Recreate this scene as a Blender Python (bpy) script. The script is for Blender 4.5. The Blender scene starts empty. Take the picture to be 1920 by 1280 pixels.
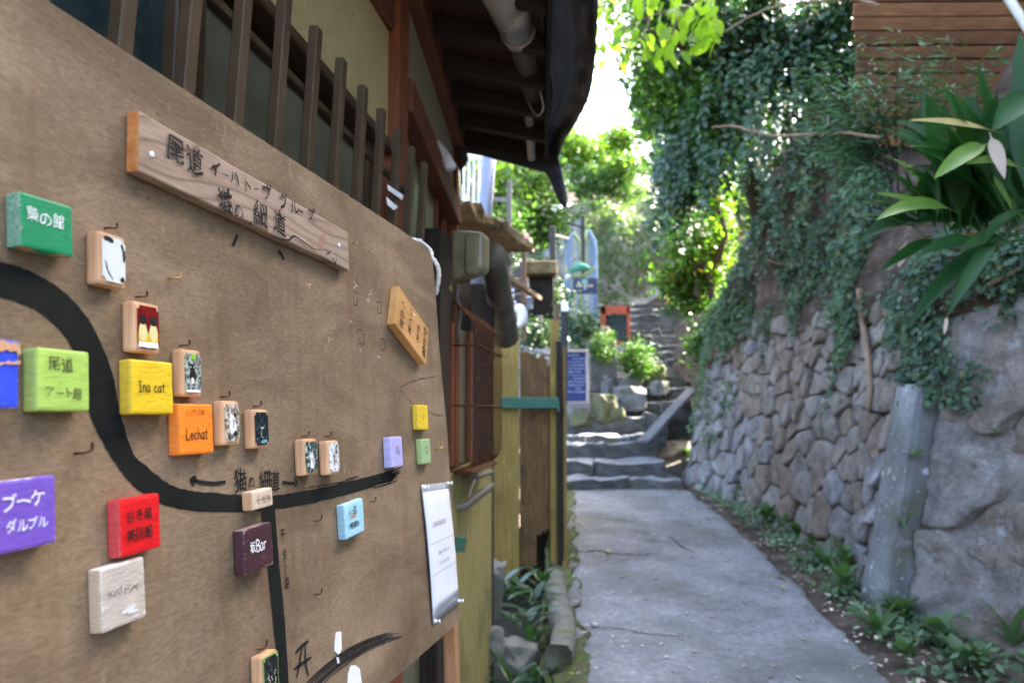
import bpy, bmesh, math, random
import numpy as np
from mathutils import Vector, Matrix, Euler, noise
random.seed(7)
rng = np.random.default_rng(11)
R = math.radians
SC = bpy.context.scene
COL = SC.collection

# ------------------------------------------------------------------ camera, sky, sun, exposure
F = 1450.0                      # focal length in photo pixels (photo 1920 wide)
H = 1.68                        # eye height above the ground under the camera
PITCH = math.atan(135.0 / F)
cam_d = bpy.data.cameras.new('camera')
cam_d.sensor_width = 36.0
cam_d.lens = 36.0 * F / 1920.0
cam_d.clip_start = 0.05
cam_d.clip_end = 500.0
cam = bpy.data.objects.new('camera', cam_d)
cam.location = (0, 0, H)
cam.rotation_euler = (R(90) + PITCH, 0, 0)
COL.objects.link(cam)
SC.camera = cam
cam_d.dof.use_dof = True
cam_d.dof.focus_distance = 1.2
cam_d.dof.aperture_fstop = 5.0

SUN_AZ, SUN_EL = R(60), R(40)    # to the right of the view, fairly high
world = bpy.data.worlds.new('World')
SC.world = world
world.use_nodes = True
wn = world.node_tree.nodes
sky = wn.new('ShaderNodeTexSky')
sky.sky_type = 'NISHITA'
sky.sun_disc = False
sky.sun_elevation = SUN_EL
sky.sun_rotation = SUN_AZ
sky.air_density = 0.8
sky.dust_density = 4.5
sky.ozone_density = 0.6
world.node_tree.links.new(sky.outputs[0], wn['Background'].inputs[0])
wn['Background'].inputs[1].default_value = 0.15
sun_d = bpy.data.lights.new('sun', 'SUN')
sun_d.energy = 4.0
sun_d.angle = R(0.5)
sun_d.color = (1.0, 0.93, 0.82)
sun = bpy.data.objects.new('sun', sun_d)
sd = Vector((math.sin(SUN_AZ) * math.cos(SUN_EL), math.cos(SUN_AZ) * math.cos(SUN_EL), math.sin(SUN_EL)))
sun.rotation_euler = sd.to_track_quat('Z', 'Y').to_euler()
COL.objects.link(sun)
vs = SC.view_settings
vs.view_transform = 'Standard'
vs.look = 'None'
vs.exposure = 3.62
vs.gamma = 1.0
vs.use_curve_mapping = False
SC.cycles.max_bounces = 6
SC.cycles.diffuse_bounces = 4
SC.cycles.transparent_max_bounces = 6
SC.cycles.sample_clamp_indirect = 6.0

# ------------------------------------------------------------------ geometry helpers
CP, SP = math.cos(PITCH), math.sin(PITCH)
EYE = Vector((0, 0, H))
def ray(px, py):
    u = (px - 960.0) / F
    v = (640.0 - py) / F
    return Vector((u, CP - v * SP, SP + v * CP))
def P(px, py, Y):
    d = ray(px, py)
    return EYE + d * (Y / d.y)
def hit(px, py, pt, n):
    d = ray(px, py)
    return EYE + d * ((pt - EYE).dot(n) / d.dot(n))
GS = 0.0717
def ground_hit(px, py):
    return hit(px, py, Vector((0, 0, 0)), Vector((0, -GS, 1)))
def gz(y):
    return GS * y

def link(o, parent=None):
    COL.objects.link(o)
    if parent is not None:
        o.parent = parent
    return o
def tag(o, label=None, cat=None, group=None, kind=None):
    if label: o['label'] = label
    if cat: o['category'] = cat
    if group: o['group'] = group
    if kind: o['kind'] = kind
    return o
def empty(name, loc=(0, 0, 0), rot=None, label=None, cat=None, group=None, kind=None, matrix=None):
    o = bpy.data.objects.new(name, None)
    o.empty_display_size = 0.05
    if matrix is not None: o.matrix_world = matrix
    else:
        o.location = loc
        if rot: o.rotation_euler = rot
    link(o)
    return tag(o, label, cat, group, kind)
def obj_from(name, me, parent=None, mat=None, loc=None, rot=None, scale=None, matrix=None):
    o = bpy.data.objects.new(name, me)
    if mat is not None and len(me.materials) == 0:
        me.materials.append(mat)
    if matrix is not None: o.matrix_world = matrix
    if loc is not None: o.location = loc
    if rot is not None: o.rotation_euler = rot
    if scale is not None: o.scale = scale
    return link(o, parent)
def mesh_py(name, v, f, smooth=False):
    me = bpy.data.meshes.new(name)
    me.from_pydata([tuple(x) for x in v], [], f)
    if smooth:
        me.polygons.foreach_set('use_smooth', [True] * len(me.polygons))
    me.update()
    return me
def bm_mesh(bm, name, smooth=False):
    me = bpy.data.meshes.new(name)
    bm.normal_update()
    bm.to_mesh(me)
    bm.free()
    if smooth:
        me.polygons.foreach_set('use_smooth', [True] * len(me.polygons))
    return me
def np_mesh(name, V, T, smooth=False):
    """V (n,3) floats, T (m,3) triangle indices"""
    me = bpy.data.meshes.new(name)
    n, m = len(V), len(T)
    me.vertices.add(n)
    me.vertices.foreach_set('co', np.ascontiguousarray(V, dtype=np.float32).ravel())
    me.loops.add(m * 3)
    me.loops.foreach_set('vertex_index', np.ascontiguousarray(T, dtype=np.int32).ravel())
    me.polygons.add(m)
    me.polygons.foreach_set('loop_start', np.arange(0, m * 3, 3, dtype=np.int32))
    me.polygons.foreach_set('loop_total', np.full(m, 3, dtype=np.int32))
    if smooth:
        me.polygons.foreach_set('use_smooth', np.ones(m, dtype=bool))
    me.update(calc_edges=True)
    return me

def box_bm(sx, sy, sz, bevel=0.0, seg=1, center=(0, 0, 0)):
    bm = bmesh.new()
    bmesh.ops.create_cube(bm, size=1.0)
    for v in bm.verts:
        v.co = Vector((v.co.x * sx + center[0], v.co.y * sy + center[1], v.co.z * sz + center[2]))
    if bevel > 0:
        bmesh.ops.bevel(bm, geom=list(bm.edges), offset=bevel, segments=seg, affect='EDGES', profile=0.6)
    return bm
def jitter(bm, amp, scale=6.0, seed=0.0):
    for v in bm.verts:
        q = v.co * scale + Vector((seed * 13.1, seed * 7.7, seed * 3.3))
        v.co += Vector((noise.noise(q), noise.noise(q + Vector((31, 7, 3))), noise.noise(q + Vector((5, 57, 11))))) * amp
def frame(p0, p1, up=Vector((0, 0, 1))):
    """matrix with +Y along p0->p1, Z nearest to up, origin p0"""
    y = (p1 - p0).normalized()
    x = y.cross(up)
    if x.length < 1e-4: x = Vector((1, 0, 0))
    x.normalize()
    z = x.cross(y).normalized()
    m = Matrix((x, y, z)).transposed().to_4x4()
    m.translation = p0
    return m
def bar(name, p0, p1, w, h, mat, parent=None, bevel=0.003, up=Vector((0, 0, 1)), wob=0.0, cuts=0):
    """squared timber between two points; w across, h along up. The mesh stays in world space."""
    p0 = Vector(p0); p1 = Vector(p1)
    L = (p1 - p0).length
    bm = box_bm(w, L, h, 0, 1, (0, L / 2, 0))
    if cuts:
        es = [e for e in bm.edges if abs((e.verts[0].co - e.verts[1].co).y) > L * 0.5]
        bmesh.ops.subdivide_edges(bm, edges=es, cuts=cuts)
    if bevel > 0:
        es = [e for e in bm.edges if e.calc_face_angle(0) > 0.5]
        bmesh.ops.bevel(bm, geom=es, offset=min(bevel, 0.3 * min(w, h)), segments=1, affect='EDGES')
    if wob: jitter(bm, wob, 5.0, random.random() * 10)
    me = bm_mesh(bm, name)
    o = obj_from(name, me, None, mat, matrix=frame(p0, p1, up))
    if parent is not None:
        o.parent = parent
        o.matrix_parent_inverse = parent.matrix_basis.inverted()
    return o
def adopt(o, parent):
    o.parent = parent
    o.matrix_parent_inverse = parent.matrix_basis.inverted()
    return o
def tube_mesh(name, pts, rads, sides=8, smooth=True, closed_ends=True):
    pts = [Vector(p) for p in pts]
    n = len(pts)
    if not hasattr(rads, '__len__'): rads = [rads] * n
    V, Fc = [], []
    prev = None
    for i in range(n):
        t = (pts[min(i + 1, n - 1)] - pts[max(i - 1, 0)]).normalized()
        if prev is None:
            a = t.orthogonal().normalized()
        else:
            a = (prev - t * prev.dot(t))
            a = a.normalized() if a.length > 1e-6 else t.orthogonal().normalized()
        prev = a
        b = t.cross(a)
        for k in range(sides):
            an = 2 * math.pi * k / sides
            V.append(pts[i] + (a * math.cos(an) + b * math.sin(an)) * rads[i])
    for i in range(n - 1):
        for k in range(sides):
            k2 = (k + 1) % sides
            Fc.append((i * sides + k, i * sides + k2, (i + 1) * sides + k2, (i + 1) * sides + k))
    if closed_ends:
        Fc.append(tuple(range(sides - 1, -1, -1)))
        Fc.append(tuple((n - 1) * sides + k for k in range(sides)))
    return mesh_py(name, V, Fc, smooth)
def spline(pts, n):
    """Catmull-Rom through points"""
    pts = [Vector(p) for p in pts]
    out = []
    m = len(pts) - 1
    for i in range(n):
        t = i / (n - 1) * m
        k = min(int(t), m - 1)
        f = t - k
        p0 = pts[max(k - 1, 0)]; p1 = pts[k]; p2 = pts[k + 1]; p3 = pts[min(k + 2, m)]
        out.append(0.5 * ((2 * p1) + (p2 - p0) * f + (2 * p0 - 5 * p1 + 4 * p2 - p3) * f * f + (3 * p1 - p0 - 3 * p2 + p3) * f ** 3))
    return out
def wobble_path(p0, p1, n, amp, seed):
    p0, p1 = Vector(p0), Vector(p1)
    out = []
    for i in range(n):
        t = i / (n - 1)
        q = p0.lerp(p1, t)
        e = math.sin(math.pi * min(1, t * 1.5 if t < .66 else 1.0))
        out.append(q + Vector((noise.noise((t * 4, seed, 0)), noise.noise((t * 4, seed, 9)), noise.noise((t * 4, seed, 19)))) * amp * e)
    return out

# ------------------------------------------------------------------ materials
def new_mat(name):
    m = bpy.data.materials.new(name)
    m.use_nodes = True
    nt = m.node_tree
    return m, nt, nt.nodes['Principled BSDF'], nt.nodes['Material Output']
def N(nt, t, **kw):
    n = nt.nodes.new(t)
    for k, v in kw.items():
        if k in n.inputs: n.inputs[k].default_value = v
        else: setattr(n, k, v)
    return n
def ramp(nt, stops, interp='LINEAR'):
    r = nt.nodes.new('ShaderNodeValToRGB')
    r.color_ramp.interpolation = interp
    els = r.color_ramp.elements
    while len(els) > 1: els.remove(els[-1])
    els[0].position = stops[0][0]; els[0].color = (*stops[0][1], 1)
    for p, c in stops[1:]:
        e = els.new(p); e.color = (*c, 1)
    return r
def mapping(nt, scale=(1, 1, 1), coord='Object', rot=(0, 0, 0)):
    tc = nt.nodes.new('ShaderNodeTexCoord')
    mp = nt.nodes.new('ShaderNodeMapping')
    mp.inputs['Scale'].default_value = scale
    mp.inputs['Rotation'].default_value = rot
    nt.links.new(tc.outputs[coord], mp.inputs[0])
    return mp
def noise_tex(nt, vec, scale, detail=6, rough=0.6, dist=0.0):
    n = N(nt, 'ShaderNodeTexNoise')
    n.inputs['Scale'].default_value = scale
    n.inputs['Detail'].default_value = detail
    n.inputs['Roughness'].default_value = rough
    n.inputs['Distortion'].default_value = dist
    nt.links.new(vec, n.inputs['Vector'])
    return n
def mixc(nt, fac, a, b, mode='MIX'):
    m = nt.nodes.new('ShaderNodeMix')
    m.data_type = 'RGBA'
    m.blend_type = mode
    for val, idx in ((fac, 0), (a, 6), (b, 7)):
        if hasattr(val, 'is_linked') or hasattr(val, 'node'):
            nt.links.new(val, m.inputs[idx])
        elif idx == 0: m.inputs[0].default_value = val
        else: m.inputs[idx].default_value = (*val, 1)
    return m.outputs[2]
def bump(nt, bsdf, height, strength=0.3, dist=0.01):
    b = N(nt, 'ShaderNodeBump')
    b.inputs['Strength'].default_value = strength
    b.inputs['Distance'].default_value = dist
    nt.links.new(height, b.inputs['Height'])
    nt.links.new(b.outputs[0], bsdf.inputs['Normal'])
    return b
def rough_mat(name, stops, scale=6, stretch=(1, 1, 1), rough=0.85, bstr=0.4, bdist=0.01, detail=8, spec=0.3, dist=0.0,
              spots=None, rand=0.0, coord='Object', metallic=0.0, fine=None):
    """noise-coloured surface. spots: (scale, threshold, colour, softness) second layer; rand: per-object brightness"""
    m, nt, b, out = new_mat(name)
    mp = mapping(nt, stretch, coord)
    n = noise_tex(nt, mp.outputs[0], scale, detail, 0.62, dist)
    r = ramp(nt, stops)
    nt.links.new(n.outputs[0], r.inputs[0])
    col = r.outputs[0]
    if fine:
        n3 = noise_tex(nt, mp.outputs[0], fine[0], 4, 0.7)
        rr = ramp(nt, [(0.3, (1 - fine[1],) * 3), (0.7, (1 + fine[1],) * 3)])
        nt.links.new(n3.outputs[0], rr.inputs[0])
        col = mixc(nt, 1.0, col, rr.outputs[0], 'MULTIPLY')
    if spots:
        for (sc, th, c, soft) in spots:
            mp2 = mapping(nt, (1, 1, 1), coord)
            n2 = noise_tex(nt, mp2.outputs[0], sc, 6, 0.65)
            r2 = ramp(nt, [(th - soft, (0, 0, 0)), (th + soft, (1, 1, 1))])
            nt.links.new(n2.outputs[0], r2.inputs[0])
            col = mixc(nt, r2.outputs[0], col, c)
    if rand:
        oi = N(nt, 'ShaderNodeObjectInfo')
        mr = N(nt, 'ShaderNodeMapRange')
        mr.inputs['To Min'].default_value = 1 - rand
        mr.inputs['To Max'].default_value = 1 + rand
        nt.links.new(oi.outputs['Random'], mr.inputs[0])
        col = mixc(nt, 1.0, col, mr.outputs[0], 'MULTIPLY')
    nt.links.new(col, b.inputs['Base Color'])
    b.inputs['Roughness'].default_value = rough
    b.inputs['Specular IOR Level'].default_value = spec
    b.inputs['Metallic'].default_value = metallic
    if bstr:
        bump(nt, b, n.outputs[0], bstr, bdist)
    return m
def wood_mat(name, dark, light, grain=(1, 14, 1), scale=9, rough=0.75, bstr=0.25, rand=0.12, stain=None, spec=0.25):
    """grain runs along local Y (slow) by stretching noise: higher value = tighter across"""
    m, nt, b, out = new_mat(name)
    mp = mapping(nt, grain)
    n = noise_tex(nt, mp.outputs[0], scale, 8, 0.65, 0.6)
    r = ramp(nt, [(0.28, dark), (0.5, tuple((a + c) / 2 for a, c in zip(dark, light))), (0.72, light)])
    nt.links.new(n.outputs[0], r.inputs[0])
    col = r.outputs[0]
    mp2 = mapping(nt, (1, 1, 1))
    n2 = noise_tex(nt, mp2.outputs[0], 3.0, 5, 0.6)
    rr = ramp(nt, [(0.3, (0.72,) * 3), (0.7, (1.18,) * 3)])
    nt.links.new(n2.outputs[0], rr.inputs[0])
    col = mixc(nt, 1.0, col, rr.outputs[0], 'MULTIPLY')
    if stain:
        n4 = noise_tex(nt, mp2.outputs[0], stain[0], 6, 0.7)
        r4 = ramp(nt, [(stain[1] - 0.06, (0, 0, 0)), (stain[1] + 0.06, (1, 1, 1))])
        nt.links.new(n4.outputs[0], r4.inputs[0])
        col = mixc(nt, r4.outputs[0], col, stain[2])
    if rand:
        oi = N(nt, 'ShaderNodeObjectInfo')
        mr = N(nt, 'ShaderNodeMapRange')
        mr.inputs['To Min'].default_value = 1 - rand
        mr.inputs['To Max'].default_value = 1 + rand
        nt.links.new(oi.outputs['Random'], mr.inputs[0])
        col = mixc(nt, 1.0, col, mr.outputs[0], 'MULTIPLY')
    nt.links.new(col, b.inputs['Base Color'])
    b.inputs['Roughness'].default_value = rough
    b.inputs['Specular IOR Level'].default_value = spec
    bump(nt, b, n.outputs[0], bstr, 0.004)
    return m
def plain(name, c, rough=0.5, spec=0.4, metallic=0.0, var=0.12, scale=25):
    lo = tuple(x * (1 - var) for x in c); hi = tuple(min(1, x * (1 + var)) for x in c)
    return rough_mat(name, [(0.3, lo), (0.7, hi)], scale, rough=rough, bstr=0.05, bdist=0.002, spec=spec, metallic=metallic)
def paint_mat(name, c, wear=(0.42, 0.27, 0.15), th=0.66, side=False):
    """hand-brushed paint on wood: streaks, chipped spots and worn edges"""
    m, nt, b, out = new_mat(name)
    mp = mapping(nt, (1, 6, 1))
    n = noise_tex(nt, mp.outputs[0], 60, 6, 0.65)
    r = ramp(nt, [(0.3, tuple(x * 0.74 for x in c)), (0.5, c), (0.72, tuple(min(1, x * 1.16 + 0.012) for x in c))])
    nt.links.new(n.outputs[0], r.inputs[0])
    mpb = mapping(nt, (1, 1, 1) if side else (1, 4, 1))
    n2 = noise_tex(nt, mpb.outputs[0], 55 if not side else 1100, 7, 0.7)
    fac = n2.outputs[0]
    if not side:
        g = mapping(nt, (2, 2, 0), 'Generated')
        g.inputs['Location'].default_value = (-1, -1, 0)
        sp = N(nt, 'ShaderNodeSeparateXYZ'); nt.links.new(g.outputs[0], sp.inputs[0])
        ab = []
        for k in (0, 1):
            q = N(nt, 'ShaderNodeMath'); q.operation = 'ABSOLUTE'; nt.links.new(sp.outputs[k], q.inputs[0]); ab.append(q)
        mx = N(nt, 'ShaderNodeMath'); mx.operation = 'MAXIMUM'
        nt.links.new(ab[0].outputs[0], mx.inputs[0]); nt.links.new(ab[1].outputs[0], mx.inputs[1])
        pw = N(nt, 'ShaderNodeMath'); pw.operation = 'POWER'; pw.inputs[1].default_value = 14
        nt.links.new(mx.outputs[0], pw.inputs[0])
        ma = N(nt, 'ShaderNodeMath'); ma.operation = 'MULTIPLY_ADD'; ma.inputs[1].default_value = 0.20
        nt.links.new(pw.outputs[0], ma.inputs[0]); nt.links.new(n2.outputs[0], ma.inputs[2])
        fac = ma.outputs[0]
    r2 = ramp(nt, [(th, (0, 0, 0)), (th + (0.025 if not side else 0.1), (1, 1, 1))])
    nt.links.new(fac, r2.inputs[0])
    col = mixc(nt, r2.outputs[0], r.outputs[0], wear)
    nt.links.new(col, b.inputs['Base Color'])
    b.inputs['Roughness'].default_value = 0.5 if not side else 0.7
    b.inputs['Specular IOR Level'].default_value = 0.4
    bump(nt, b, n.outputs[0], 0.25, 0.002)
    return m
def leaf_mat(name, c1, c2, trans=0.4, rough=0.42, spec=0.45, tint=(1.0, 1.25, 0.35), yellow=None):
    m, nt, b, out = new_mat(name)
    geo = N(nt, 'ShaderNodeNewGeometry')
    r = ramp(nt, [(0.0, c1), (0.75, c2)] + ([(0.96, c2), (0.965, yellow)] if yellow else []))
    nt.links.new(geo.outputs['Random Per Island'], r.inputs[0])
    mp = mapping(nt, (1, 1, 1))
    n = noise_tex(nt, mp.outputs[0], 2.2, 3, 0.5)
    rr = ramp(nt, [(0.3, (0.7,) * 3), (0.7, (1.25,) * 3)])
    nt.links.new(n.outputs[0], rr.inputs[0])
    col = mixc(nt, 1.0, r.outputs[0], rr.outputs[0], 'MULTIPLY')
    nt.links.new(col, b.inputs['Base Color'])
    b.inputs['Roughness'].default_value = rough
    b.inputs['Specular IOR Level'].default_value = spec
    tr = N(nt, 'ShaderNodeBsdfTranslucent')
    tc = mixc(nt, 1.0, col, tint, 'MULTIPLY')
    nt.links.new(tc, tr.inputs[0])
    mx = N(nt, 'ShaderNodeMixShader')
    mx.inputs[0].default_value = trans
    nt.links.new(b.outputs[0], mx.inputs[1])
    nt.links.new(tr.outputs[0], mx.inputs[2])
    nt.links.new(mx.outputs[0], out.inputs[0])
    return m

M = {}
M['ink'] = plain('black_ink', (0.012, 0.013, 0.012), 0.75, 0.2)
M['road_paint'] = rough_mat('black_road_paint', [(0.3, (0.006, 0.007, 0.006)), (0.7, (0.015, 0.016, 0.013))], 14, rough=0.95, bstr=0.2, bdist=0.002, fine=(60, 0.2), spec=0.12)
M['drybrush'] = plain('dry_black_brush', (0.05, 0.043, 0.036), 0.85, 0.1)
M['white_ink'] = plain('white_ink', (0.82, 0.82, 0.8), 0.5, 0.3, var=0.06)
M['grey_ink'] = plain('grey_print', (0.28, 0.28, 0.29), 0.7, 0.2)
M['cedar_end'] = wood_mat('orange_end_grain', (0.40, 0.13, 0.03), (0.6, 0.26, 0.08), (1, 1, 1), 60)
M['plank'] = None
M['tilewood'] = wood_mat('pale_tile_wood', (0.52, 0.27, 0.12), (0.72, 0.45, 0.25), (14, 1, 14), 6, bstr=0.1)
M['tilewood_pale'] = wood_mat('bleached_tile_wood', (0.55, 0.42, 0.28), (0.72, 0.60, 0.44), (1, 14, 14), 6, bstr=0.1)
M['blockwood'] = wood_mat('golden_block_wood', (0.50, 0.24, 0.07), (0.68, 0.40, 0.15), (1, 12, 12), 5, bstr=0.1)
M['rust'] = rough_mat('rusty_iron', [(0.3, (0.035, 0.014, 0.006)), (0.7, (0.15, 0.055, 0.018))], 40, rough=0.9, bstr=0.5, bdist=0.002, metallic=0.1)
M['brass'] = plain('aged_brass', (0.42, 0.26, 0.08), 0.45, 0.5, 0.7)
M['paper'] = plain('white_paper', (0.74, 0.75, 0.78), 0.6, 0.3, var=0.03, scale=8)
M['clearfilm'] = plain('clear_film', (0.35, 0.35, 0.37), 0.15, 0.7, var=0.25, scale=60)
M['pin'] = plain('clear_pin', (0.75, 0.76, 0.78), 0.12, 0.8)
M['rope'] = rough_mat('white_rope', [(0.3, (0.55, 0.52, 0.46)), (0.7, (0.85, 0.82, 0.76))], 180, rough=0.9, bstr=0.8, bdist=0.003)
M['bar_metal'] = rough_mat('bronze_aluminium', [(0.3, (0.05, 0.03, 0.012)), (0.7, (0.075, 0.047, 0.022))], 14, (1, 1, 0.1), rough=0.5, bstr=0.03, spec=0.3)
M['frost'] = rough_mat('frosted_glass', [(0.3, (0.105, 0.10, 0.06)), (0.7, (0.155, 0.145, 0.09))], 5, (1, 1, 0.3), rough=0.4, bstr=0.05, spec=0.5, fine=(90, 0.08))
M['darkglass'] = rough_mat('teal_reflection_glass', [(0.3, (0.015, 0.035, 0.035)), (0.7, (0.03, 0.06, 0.058))], 4, (1, 1, 0.3), rough=0.12, bstr=0.0, spec=0.7)  # teal reflection painted into the dark pane colour
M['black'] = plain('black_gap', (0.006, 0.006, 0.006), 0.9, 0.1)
M['plaster'] = rough_mat('sand_plaster', [(0.3, (0.38, 0.28, 0.115)), (0.7, (0.49, 0.375, 0.17))], 5, rough=0.95, bstr=0.6, bdist=0.004, spots=[(170, 0.66, (0.13, 0.09, 0.04), 0.03)], fine=(120, 0.2))
M['panel'] = rough_mat('striated_panel', [(0.3, (0.20, 0.17, 0.10)), (0.7, (0.40, 0.35, 0.22))], 16, (1, 9, 0.4), rough=0.9, bstr=0.3)
M['redwood'] = wood_mat('red_brown_post', (0.10, 0.032, 0.012), (0.23, 0.075, 0.03), (16, 16, 1.2), 6)
M['redwood_y'] = wood_mat('red_brown_beam', (0.09, 0.03, 0.013), (0.2, 0.07, 0.03), (14, 1.2, 14), 6)
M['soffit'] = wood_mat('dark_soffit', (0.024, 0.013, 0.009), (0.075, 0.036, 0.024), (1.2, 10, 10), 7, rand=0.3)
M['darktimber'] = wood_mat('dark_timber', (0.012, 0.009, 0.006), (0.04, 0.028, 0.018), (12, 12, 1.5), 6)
M['pvc'] = rough_mat('beige_pipe', [(0.3, (0.36, 0.33, 0.26)), (0.7, (0.48, 0.44, 0.35))], 6, rough=0.45, bstr=0.02, spots=[(9, 0.6, (0.24, 0.2, 0.13), 0.1)])
M['pvc_dark'] = rough_mat('grimy_pipe', [(0.3, (0.06, 0.052, 0.04)), (0.7, (0.16, 0.14, 0.105))], 7, rough=0.55, bstr=0.05)
M['tarp'] = rough_mat('black_tarp', [(0.3, (0.017, 0.019, 0.023)), (0.7, (0.035, 0.038, 0.045))], 7, rough=0.42, bstr=0.3, bdist=0.006, spec=0.5)
M['olive'] = rough_mat('olive_plaster', [(0.3, (0.17, 0.14, 0.04)), (0.5, (0.26, 0.215, 0.07)), (0.75, (0.33, 0.28, 0.11))], 7, (5, 5, 0.5), rough=0.9, bstr=0.25, spots=[(3, 0.62, (0.10, 0.10, 0.03), 0.12)])
M['yellowplank'] = wood_mat('yellow_plank', (0.20, 0.13, 0.03), (0.36, 0.25, 0.065), (14, 14, 1.2), 4, stain=(9, 0.68, (0.09, 0.06, 0.02)))
M['brownplank'] = wood_mat('weathered_plank', (0.075, 0.042, 0.015), (0.23, 0.13, 0.05), (14, 14, 1.1), 4.5, stain=(4, 0.62, (0.04, 0.032, 0.014)))
M['greenpaint'] = rough_mat('green_painted_wood', [(0.3, (0.03, 0.10, 0.06)), (0.7, (0.06, 0.16, 0.10))], 10, (1, 1, 6), rough=0.6, bstr=0.1, spots=[(22, 0.68, (0.3, 0.26, 0.12), 0.03)])
M['slate'] = rough_mat('dark_post', [(0.3, (0.03, 0.03, 0.032)), (0.7, (0.075, 0.07, 0.07))], 12, (6, 6, 1), rough=0.7)
M['whitecap'] = plain('white_plate', (0.8, 0.8, 0.82), 0.4, 0.4)
M['meter'] = rough_mat('meter_cover', [(0.3, (0.19, 0.165, 0.09)), (0.7, (0.27, 0.235, 0.14))], 8, rough=0.25, bstr=0.02, spec=0.6, spots=[(5, 0.62, (0.1, 0.08, 0.045), 0.1)])
M['concrete'] = rough_mat('path_concrete', [(0.25, (0.078, 0.076, 0.07)), (0.45, (0.175, 0.17, 0.163)), (0.75, (0.28, 0.272, 0.263))], 2.0, rough=0.85, bstr=0.8, bdist=0.02, fine=(26, 0.3), spec=0.3,
                          spots=[(0.9, 0.58, (0.12, 0.12, 0.098), 0.1), (18, 0.68, (0.40, 0.395, 0.385), 0.04), (8, 0.66, (0.09, 0.086, 0.075), 0.05), (60, 0.70, (0.07, 0.066, 0.06), 0.04)])
M['moss'] = rough_mat('moss', [(0.3, (0.035, 0.05, 0.012)), (0.7, (0.10, 0.125, 0.035))], 30, rough=1.0, bstr=0.9, bdist=0.01, spots=[(12, 0.6, (0.12, 0.09, 0.05), 0.08)])
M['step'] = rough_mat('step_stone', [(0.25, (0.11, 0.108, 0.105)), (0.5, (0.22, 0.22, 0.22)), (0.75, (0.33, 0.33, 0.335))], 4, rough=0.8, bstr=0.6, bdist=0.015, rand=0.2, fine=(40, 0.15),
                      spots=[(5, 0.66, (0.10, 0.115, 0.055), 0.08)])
M['soil'] = rough_mat('bank_soil', [(0.3, (0.03, 0.019, 0.012)), (0.55, (0.085, 0.058, 0.04)), (0.75, (0.19, 0.15, 0.12))], 4, (1, 1, 2.2), rough=0.97, bstr=1.0, bdist=0.06)
M['rockface'] = rough_mat('glare_pale_cliff', [(0.28, (0.20, 0.17, 0.15)), (0.5, (0.40, 0.37, 0.355)), (0.72, (0.56, 0.54, 0.53))], 1.3, (1, 1, 0.7), rough=0.95, bstr=1.0, bdist=0.12, fine=(9, 0.2),
                          spots=[(2.2, 0.6, (0.12, 0.15, 0.07), 0.1)])  # distant glare is lightened into the rock colour
M['mortar'] = rough_mat('wall_mortar', [(0.3, (0.07, 0.06, 0.05)), (0.7, (0.21, 0.185, 0.16))], 7, rough=0.95, bstr=0.8, bdist=0.03)
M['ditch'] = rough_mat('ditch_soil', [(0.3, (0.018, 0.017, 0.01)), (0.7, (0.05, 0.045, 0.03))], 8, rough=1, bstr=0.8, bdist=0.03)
M['bark'] = rough_mat('dark_bark', [(0.3, (0.035, 0.024, 0.016)), (0.7, (0.11, 0.08, 0.055))], 9, (1, 1, 0.3), rough=0.95, bstr=0.9, bdist=0.02)
M['palebark'] = rough_mat('pale_vine_bark', [(0.3, (0.16, 0.10, 0.06)), (0.7, (0.32, 0.22, 0.14))], 12, (1, 1, 0.3), rough=0.9, bstr=0.6, bdist=0.01)
M['siding'] = wood_mat('cedar_siding', (0.075, 0.03, 0.010), (0.25, 0.112, 0.045), (14, 1.0, 14), 3.5, rand=0.3, stain=(5, 0.66, (0.09, 0.04, 0.018)))
M['steelpole'] = plain('grey_blue_pole', (0.22, 0.24, 0.30), 0.35, 0.5, 0.2)
M['whitewood'] = plain('white_slat', (0.66, 0.68, 0.66), 0.6, 0.3)
M['greywood'] = wood_mat('grey_weathered_wood', (0.12, 0.11, 0.10), (0.27, 0.25, 0.23), (12, 12, 1.2), 5)
M['railwood'] = wood_mat('brown_rail', (0.10, 0.06, 0.035), (0.23, 0.145, 0.09), (12, 1.5, 12), 5)
M['thatch'] = rough_mat('mossy_ledge', [(0.3, (0.08, 0.055, 0.025)), (0.7, (0.26, 0.20, 0.10))], 14, rough=1, bstr=0.9, bdist=0.03)
M['roofsheet'] = rough_mat('dark_roof_sheet', [(0.3, (0.05, 0.048, 0.048)), (0.7, (0.13, 0.125, 0.12))], 6, rough=0.8)

L_ = {}
L_['ivy'] = leaf_mat('ivy_leaf', (0.014, 0.042, 0.02), (0.07, 0.135, 0.06), 0.25, 0.4, 0.4, yellow=(0.16, 0.17, 0.05))
L_['ivy_light'] = leaf_mat('ivy_leaf_light', (0.04, 0.085, 0.035), (0.10, 0.17, 0.06), 0.32, 0.4, 0.45)
L_['dark'] = leaf_mat('evergreen_leaf', (0.012, 0.042, 0.022), (0.06, 0.13, 0.05), 0.32, 0.3, 0.6)
L_['mid'] = leaf_mat('mid_leaf', (0.03, 0.08, 0.02), (0.10, 0.19, 0.045), 0.45, 0.4, 0.4)
L_['bright'] = leaf_mat('bright_leaf', (0.07, 0.15, 0.02), (0.20, 0.32, 0.05), 0.5, 0.4, 0.4, yellow=(0.42, 0.3, 0.04))
L_['lime'] = leaf_mat('lime_leaf', (0.14, 0.26, 0.03), (0.24, 0.36, 0.05), 0.62, 0.4, 0.3)
L_['nandina'] = leaf_mat('nandina_leaf', (0.04, 0.11, 0.045), (0.09, 0.19, 0.08), 0.3, 0.4, 0.5)
L_['weed'] = leaf_mat('weed_leaf', (0.06, 0.13, 0.055), (0.14, 0.22, 0.10), 0.35, 0.42, 0.4, yellow=(0.3, 0.3, 0.07))
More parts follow.
